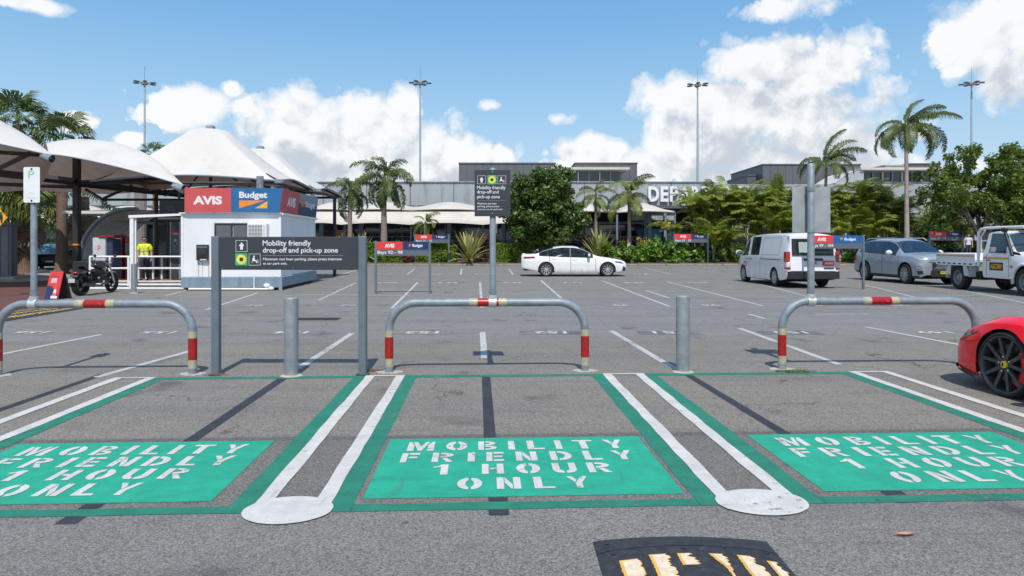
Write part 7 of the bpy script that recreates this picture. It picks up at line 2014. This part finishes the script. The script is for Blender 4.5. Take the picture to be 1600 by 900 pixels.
for side in (1, -1):
    for x in (.78, 3.95): wheel(tr, x, side*.76, .405, .27, side, 'steel', steelw, .58)
    side_patch(S, side, [(1.52, 1.04), (2.68, 1.04), (2.68, 1.10), (1.52, 1.10)], .006, 'yellow_stripe', mat('stripe_yellow', (.70, .36, .02), .4), tr, .1)
    side_patch(S, side, [(1.74, .70), (2.36, .70), (2.36, .94), (1.74, .94)], .010, 'black_panel', gap_m, tr, .1)
    vs, fs, (xa_, xb_, ya_, yb_) = text_geo('ABG989', .03)
    m = MB(); m._add([on_side(S, side, (1.78+.54*(v[0]-xa_)/(xb_-xa_)) if side < 0 else (2.32-.54*(v[0]-xa_)/(xb_-xa_)), .735+.17*(v[1]-ya_)/(yb_-ya_), .014) for v in vs], fs); m.build('lettering', mat('amber_letters', (.72, .36, .03), .5), tr)
    handle(tr, S, side, 2.40, 1.0, gap_m, .16)
    p_ = on_side(S, side, 1.36, .83, .01); m = MB(); m.cbox(1.30, 1.42, p_[1]-.02, p_[1]+.02, .80, .87, .01); m.build('side_indicator', lamp_a, tr)
    # flared black guard over the front wheel
    m = MB(); pts = [(.78+.50*math.cos(R(a)), side*.89, .42+.50*math.sin(R(a))) for a in range(-10, 195, 12)]
    m.tube(pts, .05, 6); m.build('wheel_flare', tw, tr, 60)
    m = MB(); m.box(1.25, 1.27, side*.88-.14, side*.88+.05, .25, .62); m.build('mud_flap', gap_m, tr)
    # tray side
    m = MB(); y = side*.96; m.cbox(2.98, 5.08, min(y, y-side*.035), max(y, y-side*.035), .93, 1.19, .008); m.build('tray_side', tw, tr)
    m = MB(); y = side*.962; m.box(3.0, 5.05, min(y, y+side*.004), max(y, y+side*.004), 1.09, 1.14); m.build('yellow_stripe', MATS['stripe_yellow'], tr)
    m = MB(); y = side*.95; m.box(2.95, 5.10, min(y, y-side*.06), max(y, y-side*.06), .80, .925); m.build('tray_rail', tw, tr)
    m = MB()
    for i in range(7): m.box(3.1+i*.29, 3.24+i*.29, min(side*.952, side*.956), max(side*.952, side*.956), .835, .875)
    m.build('rope_slots', gap_m, tr, kind='stuff')
    # mudguards of the rear wheel
    m = MB(); y0, y1 = sorted((side*.92, side*.60))
    m._add([(3.40, y0, .46), (3.40, y1, .46), (3.52, y1, .80), (3.52, y0, .80), (3.36, y0, .46), (3.36, y1, .46), (3.48, y1, .80), (3.48, y0, .80)][:4], [(0, 1, 2, 3)])
    m.poly([(3.30, .46), (3.58, .46), (3.66, .80), (3.40, .80)] if False else [(3.28, .47), (3.56, .47), (3.62, .80), (3.42, .80)], 'XZ', y0 if side < 0 else y1-.02, .02)
    m.poly([(4.30, .47), (4.55, .47), (4.47, .80), (4.28, .80)], 'XZ', y0 if side < 0 else y1-.02, .02)
    m.box(3.28, 3.30, y0, y1, .44, .80); m.box(4.53, 4.55, y0, y1, .36, .80); m.build('mudguard', mat('grey_white_guard', (.55, .57, .58), .5), tr)
m = MB(); m.box(2.95, 5.10, -.92, .92, .86, .92); m.build('tray_floor', alloy, tr)
m = MB(); m.cbox(5.05, 5.09, -.95, .95, .93, 1.19, .008); m.build('tailboard', tw, tr)
# headboard hoops and roof rack
for y in (-.88, .88):
    m = MB(); m.tube([(2.88, y, .80), (2.88, y, 1.70), (2.86, y, 1.86), (2.74, y, 1.96), (2.5, y, 1.99), (.95, y*.86, 2.0)], .045, 10); m.build('rack_tube', tw, tr, 50)
    m = MB(); m.tube([(2.80, y*.96, 1.20), (2.80, y*.96, 1.72), (2.62, y*.95, 1.93)], .022, 8); m.build('rack_brace', tw, tr, 50)
m = MB(); 
for x in (1.1, 1.6, 2.1, 2.6): m.tube([(x, -.80, 2.0), (x, .80, 2.0)], .022, 6)
m.build('rack_bars', tw, tr, kind='stuff')
for z in (1.3, 1.6): m = MB(); m.tube([(2.88, -.88, z), (2.88, .88, z)], .025, 6); m.build('headboard_bar', tw, tr)
m = MB(); m.box(1.5, 2.3, -.35, .35, 2.02, 2.05); m.build('light_bar', gap_m, tr)
m = MB(); m.lathe([(.11, 2.05), (.11, 2.12), (.08, 2.16), (.001, 2.17)], 14); m.M = None
bo = m.build('beacon', mat('amber_beacon', (.75, .18, .03), .2), tr, 50); bo.location = (1.9, -.3, 0)
# snorkel on the side facing us
for side in (-1, 1)[:2]:
    m = MB(); m.tube([(1.28, side*.90, 1.16), (1.38, side*.88, 1.35), (1.68, side*.84, 1.86)], [.055, .05, .05], 8); m.cbox(1.60, 1.82, side*.84-.06, side*.84+.06, 1.86, 1.98, .03); m.build('snorkel', trim_b, tr, 50)
    m = MB(); m.poly([(.95, 1.17), (1.36, 1.20), (1.38, 1.30), (1.02, 1.24)], 'XZ', side*.88-.02, .03); m.build('snorkel_base', trim_b, tr)
    m = MB(); m.cbox(1.90, 1.97, min(side*.95, side*1.14), max(side*.95, side*1.14), 1.24, 1.40, .02); o = m.build('side_mirror', mat('grey_mirror', (.20, .21, .21), .3), tr)
    m = MB(); m.tube([(1.62, side*.84, 1.26), (1.93, side*1.0, 1.28)], .015, 6); m.build('mirror_arm', trim_b, tr)
m = MB(); m.cbox(-.12, .06, -.85, .85, .50, .72, .03); m.build('front_bumper', trim_b, tr)
m = MB(); m.box(-.01, .04, -.45, .45, .80, 1.02); m.build('grille', trim_b, tr)
for y in (-.62, .62): m = MB(); m.lathe([(.001, -.02), (.11, -.015), (.12, .05)], 16, 'X'); o = m.build('headlight', lampg, tr, 50); o.location = (.0, y, .92)
# the truck heads towards us and to the right; visible flank = its right hand side
rwp = Vector(G(1503, 452.5)); fwp = Vector(G(1602, 463))
dirn = (fwp - rwp).normalized(); hdg = math.degrees(math.atan2(dirn.y, dirn.x))
wbs = (fwp - rwp).length / (3.95-.78)
print('truck heading', hdg, 'wheelbase scale', wbs, rwp, fwp)
tr.scale = (1.0, 1.0, 1.05)
a = R(hdg+180)
# local flank y: heading along local -x; the side facing the camera is the one with larger local y or smaller
rot = Matrix.Rotation(a, 3, 'Z')
flank = 1 if (rot @ Vector((0, 1, 0))).dot(Vector((-rwp.x, -rwp.y, 0))) > 0 else -1
midl = Vector(((.78+3.95)/2, flank*.80, 0)); midw = (rwp + fwp)/2
tr.rotation_euler = (0, 0, a); tr.location = Vector((midw.x, midw.y, 0)) - rot @ midl

# ---------------- red sports car (front corner in view)
S = dict(L=4.55, xf=.985, xr=3.70, ra=.372, zc=.338, rw=.338, track=1.66, ww=.25,
  top=[(0, .42), (.04, .50), (.15, .56), (.4, .63), (.8, .70), (1.3, .78), (1.75, .90), (2.2, 1.10), (2.6, 1.18), (3.0, 1.17), (3.6, 1.08), (4.2, .98), (4.5, .90), (4.55, .8)],
  rail=[(0, .44), (.04, .52), (.15, .60), (.4, .70), (.8, .82), (1.1, .84), (1.4, .82), (1.75, .88), (2.2, 1.05), (2.6, 1.12), (3.0, 1.11), (3.6, 1.02), (4.2, .95), (4.5, .87), (4.55, .78)],
  belt=[(0, .38), (.04, .46), (.15, .54), (.4, .635), (.8, .745), (1.1, .765), (1.5, .73), (2.2, .75), (3.0, .82), (3.7, .86), (4.3, .83), (4.55, .72)],
  wb=[(0, .45), (.05, .56), (.2, .72), (.5, .86), (.9, .91), (1.4, .90), (2.2, .88), (3.2, .93), (3.8, .95), (4.3, .88), (4.55, .76)],
  wr=[(0, .36), (.05, .46), (.2, .58), (.5, .68), (.9, .72), (1.4, .72), (1.8, .68), (2.3, .58), (3.0, .54), (3.7, .62), (4.3, .70), (4.55, .64)],
  wm=[(0, .52), (.05, .64), (.15, .78), (.4, .90), (.8, .965), (1.1, .975), (1.6, .94), (2.4, .90), (3.2, .96), (3.8, .98), (4.3, .93), (4.55, .82)],
  sill=[(0, .20), (.3, .15), (1.6, .14), (3.2, .15), (4.2, .22), (4.55, .32)],
  sidewin=[(1.95, 2.95)], screen=(1.62, 2.32), rearwin=(3.0, 3.7), seams=[1.62, 2.85], crease=.80, mats=dict(body=car_red, glass=glass_c))
wheel = no_wheel; rc = car('red_sports_car', 'red sports car with dark spoked wheel and yellow shield cut off at right', 'car', S); wheel = _w
rc['len'] = S['L']
blk_al = mat('dark_satin_wheel', (.075, .078, .085), .38, .5, .15, 10)
yel_hub = mat('yellow_hub', (.80, .55, .03), .4)
for side in (1, -1):
    for x in (.985, 3.70):
        w_ = wheel(rc, x, side*.83, .342, .25, side, 'sport', blk_al, .85, yel_hub, caliper=(1 if x < 2 else -1))
        m = MB(); m.ellipsoid((0, side*.125, 0), (.012, .002, .022), 8, 6); m.build('hub_mark', gap_m, w_)
    side_patch(S, side, [(.10, .46), (.55, .60), (.62, .66), (.20, .56)], .006, 'headlight', mat('smoked_headlamp', (.10, .05, .05), .08, 0, .5, 12, spec=1.), rc)
    side_patch(S, side, [(.015, .17), (.62, .125), (.62, .165), (.015, .215)], .03, 'splitter', trim_b, rc, .05)
    # yellow shield on the wing
    shp = [(-.045, .055), (.045, .055), (.048, .01), (.035, -.035), (0, -.062), (-.035, -.035), (-.048, .01)]
    for (off, sc2, mm, nm) in ((.006, 1., gap_m, 'shield_edge'), (.008, .9, mat('shield_yellow', (.85, .62, .08), .4), 'shield')):
        m = MB(); m._add([on_side(S, side, 1.31+a_*sc2, .695+b_*sc2, off) for a_, b_ in shp], [tuple(range(7))]); m.build(nm, mm, rc)
    hs_ = [(-.018, -.03), (-.008, -.03), (-.004, -.008), (.010, -.012), (.018, -.032), (.026, -.03), (.022, .0), (.008, .008), (.0, .026), (-.012, .034), (-.020, .026), (-.014, .014), (-.020, .0), (-.028, .006), (-.026, -.010), (-.014, -.012)]
    m = MB(); m._add([on_side(S, side, 1.31-side*a_*.95, .695+b_*.95, .0105) for a_, b_ in hs_], [tuple(range(len(hs_)))]); m.build('horse_mark', gap_m, rc)
    mirror_part(rc, 1.95, side*.92, .95, side, car_red, 1.)
m = MB(); m.tube([(-.03, -.48, .17), (-.06, 0, .165), (-.03, .48, .17)], .035, 6); m.box(0, .2, -.5, .5, .14, .18); m.build('front_splitter', trim_b, rc)
m = MB(); m.box(-.012, .03, -.38, .38, .21, .36); m.build('intake', gap_m, rc)
# nose points away from the camera, parked in the next bay
wd = DD(621.0); wx = XX(1566, wd)
hdg = 96.
a = R(hdg+180); rot = Matrix.Rotation(a, 3, 'Z')
fl = 1 if (rot @ Vector((0, 1, 0))).x < 0 else -1
rc.rotation_euler = (0, 0, a); rc.location = Vector((wx, wd, 0)) - rot @ Vector((.985, fl*.955, 0))
# ================================================================ motorbike, A-frame sign, cone
bk = empty('motorbike', (0, 0, 0), 0, 'black cruiser motorbike parked beside the booth deck', 'motorbike')
blkp = mat('black_gloss', (.012, .012, .013), .2, 0, .2, 8, coat=1.); gun = mat('gunmetal', (.045, .045, .048), .4, .6, .2, 10)
# local: x forward, rear wheel centre at 0, front wheel at 1.52
def bw(x, r, w, name='wheel'):
    t = empty(name, (x, 0, r), 0); t.parent = bk
    m = MB(); m.lathe([(r*.70, -w*.4), (r*.82, -w*.5), (r*.95, -w*.36), (r, 0), (r*.95, w*.36), (r*.82, w*.5), (r*.70, w*.4), (r*.70, -w*.4)], 36, 'Y'); m.build('tyre', tyre_m, t, 50)
    m = MB(); m.lathe([(r*.71, -w*.3), (r*.64, -w*.2), (r*.64, w*.2), (r*.71, w*.3)], 36, 'Y'); m.build('rim', gun, t, 50)
    for k in range(8):
        a = 6.283*k/8; m = MB(); m.tube([(r*.08*math.cos(a), 0, r*.08*math.sin(a)), (r*.66*math.cos(a+.12), 0, r*.66*math.sin(a+.12))], .014, 5); m.build('spoke', gun, t)
    m = MB(); m.lathe([(.001, -.07), (.05, -.07), (.05, .07), (.001, .07)], 14, 'Y'); m.lathe([(r*.42, .055), (r*.40, .06), (r*.2, .06)], 24, 'Y'); m.build('hub', gun, t, 40)
bw(0, .335, .24); bw(1.53, .325, .12)
def bt(name, pts, r, mm, n=8): m = MB(); m.tube(pts, r, n); return m.build(name, mm, bk, 50)
bt('swingarm', [(0, -.13, .335), (.55, -.13, .40)], .035, gun); bt('swingarm', [(0, .13, .335), (.55, .13, .40)], .035, gun)
bt('frame', [(.50, 0, .45), (.48, 0, .62), (.95, 0, .86), (1.22, 0, .92)], .035, blkp); bt('frame_tube', [(1.20, .08, .88), (.98, .16, .62), (.60, .15, .42)], .02, gun); bt('frame_tube', [(1.20, -.08, .88), (.98, -.16, .62), (.60, -.15, .42)], .02, gun)
for y in (-.09, .09): bt('fork', [(1.53, y, .325), (1.28, y, .90), (1.24, y, .98)], [.032, .026, .026], alloy)
m = MB(); m.ellipsoid((.80, 0, .50), (.24, .17, .17), 14, 8); m.ellipsoid((.88, 0, .68), (.13, .13, .14), 12, 8); m.ellipsoid((.66, 0, .66), (.12, .13, .13), 12, 8); m.build('engine', gun, bk, 40)
m = MB(); m.lathe([(.001, -.19), (.10, -.19), (.115, -.17), (.115, .17), (.10, .19), (.001, .19)], 18, 'Y'); o = m.build('engine_cover', gun, bk, 40); o.location = (.72, 0, .46)
bt('exhaust', [(.92, -.16, .55), (1.0, -.20, .36), (.60, -.20, .27), (.25, -.22, .30), (-.18, -.23, .36)], [.025, .03, .035, .055, .06], blkp, 10)
m = MB(); m.ellipsoid((.92, 0, .90), (.30, .16, .14), 18, 10); m.build('fuel_tank', blkp, bk, 60)
m = MB(); m.grid(lambda u, v: (.70-.66*u, (-.15+.30*v)*(1-.2*u), .80 + .10*u*u - .06*math.sin(math.pi*u) - .05*(2*v-1)**2), 14, 6); m.grid(lambda u, v: (.70-.66*u, (-.15+.30*v)*(1-.2*u), .72 + .10*u*u - .03*math.sin(math.pi*u)), 14, 6); m.build('seat', trim_b, bk, 60)
m = MB(); m.grid(lambda u, v: (-.02+.39*math.cos(R(35+110*u)), (v-.5)*.24, .335+.42*math.sin(R(35+110*u))), 14, 4); m.build('rear_fender', blkp, bk, 60)
m = MB(); m.grid(lambda u, v: (1.53+.36*math.cos(R(50+75*u)), (v-.5)*.13, .325+.36*math.sin(R(50+75*u))), 12, 4); m.build('front_fender', blkp, bk, 60)
bt('handlebar', [(1.08, .36, 1.02), (1.12, .30, 1.04), (1.24, .08, 1.02), (1.24, -.08, 1.02), (1.12, -.30, 1.04), (1.08, -.36, 1.02)], .014, blkp)
for y in (-.30, .30):
    m = MB(); m.tube([(1.14, y, 1.04), (1.18, y*1.05, 1.15)], .007, 5); m.ellipsoid((1.18, y*1.1, 1.20), (.02, .06, .045), 10, 6); m.build('mirror', blkp, bk, 50)
    m = MB(); m.tube([(1.05, y*1.25, 1.02), (1.15, y*.95, 1.04)], .02, 8); m.build('grip', trim_b, bk)
m = MB(); m.ellipsoid((1.36, 0, .88), (.09, .09, .09), 14, 8); m.build('headlight', blkp, bk, 60)
m = MB(); m.lathe([(.001, .02), (.07, .0)], 14, 'X'); o = m.build('lens', glass_dk, bk); o.location = (1.44, 0, .88)
m = MB(); m.box(-.42, -.41, -.10, .10, .42, .54); m.build('number_plate', plate_w, bk)
bt('plate_arm', [(.0, .13, .34), (-.34, .13, .40), (-.41, 0, .48)], .012, blkp)
m = MB(); m.ellipsoid((-.26, 0, .70), (.04, .09, .03), 10, 6); m.build('tail_lamp', lamp_r, bk, 60)
bt('side_stand', [(.62, .16, .30), (.55, .34, .01)], .012, gun)
r0_, f0_ = Vector(G(126, 462)), Vector(G(166, 456.5))
dv = (f0_-r0_).normalized(); bk.location = (r0_.x, r0_.y, 0); bk.rotation_euler = (R(0), 0, math.atan2(dv.y, dv.x)-R(6))
# A-frame board
ax, ay = G(90, 467)
af = empty('a_frame_sign', (ax, ay, 0), R(-22), 'red and navy A-frame sign with a traffic cone printed on it', 'sign')
h_ = .79
m = MB(); m._add([(-.27, -.20, 0), (.27, -.20, 0), (.27, -.02, h_), (-.27, -.02, h_), (-.27, -.18, 0), (.27, -.18, 0), (.27, 0, h_), (-.27, 0, h_)], [(0, 1, 2, 3), (7, 6, 5, 4), (0, 4, 5, 1), (1, 5, 6, 2), (2, 6, 7, 3), (3, 7, 4, 0)]); m.build('front_leaf', av_red2, af)
m = MB(); m._add([(-.27, .22, 0), (.27, .22, 0), (.27, .02, h_), (-.27, .02, h_), (-.27, .24, 0), (.27, .24, 0), (.27, .04, h_), (-.27, .04, h_)], [(0, 3, 2, 1), (4, 5, 6, 7), (0, 1, 5, 4), (1, 2, 6, 5), (2, 3, 7, 6), (3, 0, 4, 7)]); m.build('back_leaf', black_p, af)
def afp(name, pts, mm, o): m = MB(); m._add([(x, -.20+.18*z/h_-o, z) for x, z in pts], [tuple(range(len(pts)))]); m.build(name, mm, af)
afp('navy_field', [(-.27, .0), (.27, .0), (.27, .12), (-.10, .38), (-.27, .38)], bd_navy, .003)
afp('cone_print', [(-.02, .03), (.25, .03), (.25, .10), (.19, .12), (.13, .42), (.09, .42), (.03, .12), (-.02, .10)], mat('cone_print_red', (.75, .12, .08), .5), .006)
afp('cone_band', [(.045, .18), (.175, .18), (.155, .28), (.065, .28)], sign_white, .008); afp('cone_base', [(-.02, .03), (.25, .03), (.25, .10), (-.02, .10)], sign_white, .008)
afp('pale_block', [(-.14, .46), (.10, .46), (.10, .60), (-.14, .60)], mat('pale_red_print', (.70, .42, .42), .5), .005)
afp('dark_block', [(-.20, .62), (.14, .62), (.14, .66), (-.20, .66)], mat('dull_red_print', (.35, .05, .06), .5), .005)
# traffic cone behind the motorbike
cx_, cy_ = XX(124.5, 27.5), 27.5
cn = empty('traffic_cone', (cx_, cy_, 0), 0, 'orange traffic cone with dark band behind the motorbike', 'traffic cone')
cor = mat('cone_orange', (.75, .13, .04), .55)
m = MB(); m.cbox(-.22, .22, -.22, .22, 0, .05, .015); m.lathe([(.17, .05), (.04, .82), (.001, .83)], 20); m.build('body', cor, cn, 40)
m = MB(); m.lathe([(.108, .45), (.085, .58)], 20); m.build('band', mat('cone_band_dark', (.10, .03, .05), .5), cn, 40)
m = MB(); m.cbox(-.36, -.05, -.12, .1, .44, .52, .02); m.build('yellow_clip', amber, cn)
stb = empty('yellow_post_cap', (XX(137, 24.5), 24.5, 0), 0, 'dark low cabinet behind the motorbike seat', 'cabinet')
m = MB(); m.cbox(-.55, .55, 0, .4, 0, .95, .03); m.build('cabinet', trim_b, stb)
stb.name = 'low_cabinet'
# ================================================================ people
skin_l = mat('light_skin', (.50, .27, .19), .55, 0, .08, 14)
hair_d = mat('dark_hair', (.035, .022, .016), .8, 0, .3, 30)
def skinned(name, verts, edges, radii, m, parent, root_i=0, sub=2):
    me = bpy.data.meshes.new(name); me.from_pydata(verts, edges, []); o = bpy.data.objects.new(name, me); COL.objects.link(o)
    md = o.modifiers.new('skin', 'SKIN'); 
    for i, r_ in enumerate(radii): me.skin_vertices[0].data[i].radius = r_ if isinstance(r_, tuple) else (r_, r_)
    me.skin_vertices[0].data[root_i].use_root = True
    md.use_smooth_shade = True
    sb = o.modifiers.new('sub', 'SUBSURF'); sb.levels = sub; sb.render_levels = sub
    dg = bpy.context.evaluated_depsgraph_get(); ev = o.evaluated_get(dg); me2 = bpy.data.meshes.new_from_object(ev)
    me2.materials.clear(); me2.materials.append(m); me2.polygons.foreach_set('use_smooth', [True]*len(me2.polygons))
    bpy.data.objects.remove(o); return link(name, me2, parent)
def person(x, y, z0, rz, label, shirt, trousers, shoes, H=1.76, vest=False, glasses=False, hairm=None, name='person', arms=0):
    """x right, -y is the way the person faces"""
    root = empty(name, (x, y, z0), rz, label, 'person'); k = H/1.78
    V = lambda *p: tuple(c*k for c in p)
    sp = .11   # feet
    # one continuous body
    vs = [V(0, 0, .95), V(0, .01, 1.10), V(0, .015, 1.28), V(0, .0, 1.42), V(0, -.01, 1.51), V(0, -.02, 1.58), V(0, -.025, 1.67), V(0, -.015, 1.735)]
    ra = [(.135, .105), (.125, .095), (.15, .105), (.12, .085), .052, .055, (.078, .092), (.062, .075)]
    ed = [(i, i+1) for i in range(7)]
    def chain(start, pts, rr_):
        prev = start
        for p, r_ in zip(pts, rr_): vs.append(V(*p)); ra.append(r_); ed.append((prev, len(vs)-1)); prev = len(vs)-1
        return prev
    hands = []
    for s in (1, -1):
        chain(0, [(s*.09, 0, .90), (s*.10, -.01, .72), (s*.10, -.02, .49), (s*.105, .01, .28), (s*.11, .03, .09), (s*.115, -.02, .045), (s*.12, -.15, .03)], [.088, .08, .058, .055, .04, .042, .032])
        if arms == 0: ap = [(s*.17, .0, 1.43), (s*.215, .01, 1.36), (s*.25, .03, 1.15), (s*.255, -.03, .93), (s*.25, -.05, .86)]
        else: ap = [(s*.17, .0, 1.43), (s*.215, .01, 1.36), (s*.24, .0, 1.14), (s*.17, -.20, 1.08), (s*.12, -.26, 1.10)]
        e = chain(3, ap, [.06, .055, .044, .034, .026])
        hp = Vector(ap[-1]); dr = (Vector(ap[-1])-Vector(ap[-2])).normalized(); hands.append((hp, dr, s))
    body = skinned('body', vs, ed, ra, skin_l, root)
    for hp, dr, s in hands:   # palm, four fingers and a thumb, rooted at the wrist
        side = Vector((0, -1, 0)) if arms == 0 else Vector((-s, 0, 0)).cross(dr).normalized()
        if side.length < .1: side = Vector((0, 0, 1))
        inn = dr.cross(side).normalized()*(1 if s > 0 else -1)
        hv = [hp - dr*.01, hp + dr*.045, hp + dr*.085]; hr = [(.022, .018), (.032, .016), (.034, .014)]; he = [(0, 1), (1, 2)]
        for j, (o_, l_) in enumerate(((-.027, .062), (-.009, .074), (.009, .070), (.027, .056))):
            b = hp + dr*.088 + side*o_; p1_ = b + dr*l_*.5; p2_ = p1_ + (dr*.8 + inn*.5).normalized()*l_*.5
            i0 = len(hv); hv += [b, p1_, p2_]; hr += [.0095, .0085, .007]; he += [(2, i0), (i0, i0+1), (i0+1, i0+2)]
        i0 = len(hv); b = hp + dr*.03 - side*.034; hv += [b, b + (dr*.6-side*.6+inn*.3).normalized()*.03, b + (dr*.9-side*.35+inn*.4).normalized()*.062]; hr += [.012, .010, .008]; he += [(1, i0), (i0, i0+1), (i0+1, i0+2)]
        skinned('hand', [tuple(p*k) for p in hv], he, hr, skin_l, root, 1, 1)
    # clothes follow the body a little outside it
    sv = [V(0, 0, .97), V(0, .01, 1.10), V(0, .015, 1.28), V(0, .0, 1.42), V(0, -.005, 1.475)]; sr = [(.16, .125), (.15, .115), (.172, .122), (.14, .10), (.075, .07)]; se = [(i, i+1) for i in range(4)]
    for s in (1, -1):
        i0 = len(sv); sv += [V(s*.17, 0, 1.425), V(s*.222, .01, 1.35), V(s*.246, .022, 1.20)]; sr += [.075, .072, .07]; se += [(3, i0), (i0, i0+1), (i0+1, i0+2)]
    skinned('shirt', sv, se, sr, shirt, root, 1)
    tv = [V(0, 0, .95), V(0, .0, 1.03)]; tr_ = [(.155, .125), (.15, .12)]; te = [(0, 1)]
    for s in (1, -1):
        i0 = len(tv); tv += [V(s*.09, 0, .88), V(s*.10, -.01, .70), V(s*.10, -.02, .48), V(s*.107, .01, .27), V(s*.11, .03, .10)]; tr_ += [.105, .095, .075, .07, .064]
        te += [(0, i0)] + [(i0+j, i0+j+1) for j in range(4)]
    skinned('trousers', tv, te, tr_, trousers, root, 0)
    for s in (1, -1):
        m = MB(); m.ellipsoid(V(s*.118, -.055, .045), V(.052, .14, .05), 14, 8); m.build('shoe', shoes, root, 60)
    # face
    m = MB(); m.ellipsoid(V(0, -.118, 1.645), V(.014, .02, .022), 10, 6); m.build('nose', skin_l, root, 60)
    for s in (1, -1):
        m = MB(); m.ellipsoid(V(s*.032, -.098, 1.672), V(.015, .010, .009), 10, 6); m.build('eye', sign_white, root, 60)
        m = MB(); m.ellipsoid(V(s*.032, -.107, 1.672), V(.007, .004, .007), 8, 6); m.build('pupil', black_p, root, 60)
        m = MB(); m.ellipsoid(V(s*.084, -.01, 1.655), V(.012, .020, .032), 10, 6); m.build('ear', skin_l, root, 60)
    m = MB(); m.ellipsoid(V(0, -.100, 1.600), V(.026, .010, .007), 10, 6); m.build('mouth', mat('lips', (.34, .12, .10), .5), root, 60)
    hm = hairm or hair_d
    m = MB(); m.ellipsoid(V(0, .012, 1.715), V(.092, .105, .082), 18, 10); m.build('hair', hm, root, 60)
    if glasses:
        m = MB()
        for s in (1, -1): m.ellipsoid(V(s*.034, -.112, 1.670), V(.027, .008, .019), 12, 6)
        m.tube([V(-.085, -.02, 1.672), V(-.06, -.108, 1.676), V(.06, -.108, 1.676), V(.085, -.02, 1.672)], .004, 5); m.build('sunglasses', black_p, root, 60)
    return root
hiv = mat('hi_vis_yellow', (.74, .86, .03), .6, 0, .10, 10); refl = mat('reflective_tape', (.62, .64, .62), .35, .2, .1, 20)
dkt = mat('dark_trousers', (.03, .035, .05), .8, 0, .2, 12); shoe = mat('black_shoes', (.015, .015, .016), .5)
pd = 24.9
pz = person(XX(226, pd), pd, .235, R(14), 'man in a yellow hi-vis shirt and sunglasses standing behind the deck railing', hiv, dkt, shoe, 1.60, glasses=True, arms=0)
k = 1.60/1.78
for z in (1.08, 1.22):
    m = MB(); m.lathe([(.01, 0)], 3)
    m = MB(); m.grid(lambda u, v: ((.178-.01*abs(z-1.22))*k*math.cos(6.2832*u), .01+.133*k*math.sin(6.2832*u), (z-.02+.04*v)*k), 24, 1); m.build('reflective_band', refl, pz, 60)
m = MB(); m.tube([(-.05*k, -.10, 1.46*k), (0, -.155, 1.20*k), (.05*k, -.10, 1.46*k)], .005, 4); m.cbox(-.03, .03, -.165, -.155, 1.12*k, 1.19*k, .003); m.build('lanyard', mat('lanyard_red', (.45, .04, .05), .6), pz)
person(XX(1513, 46.5), 46.5, .62, R(-20), 'person in a pale shirt beside the Bays 33 - 37 sign', mat('pale_blue_shirt', (.55, .60, .70), .7, 0, .12, 10), dkt, shoe, 1.62)
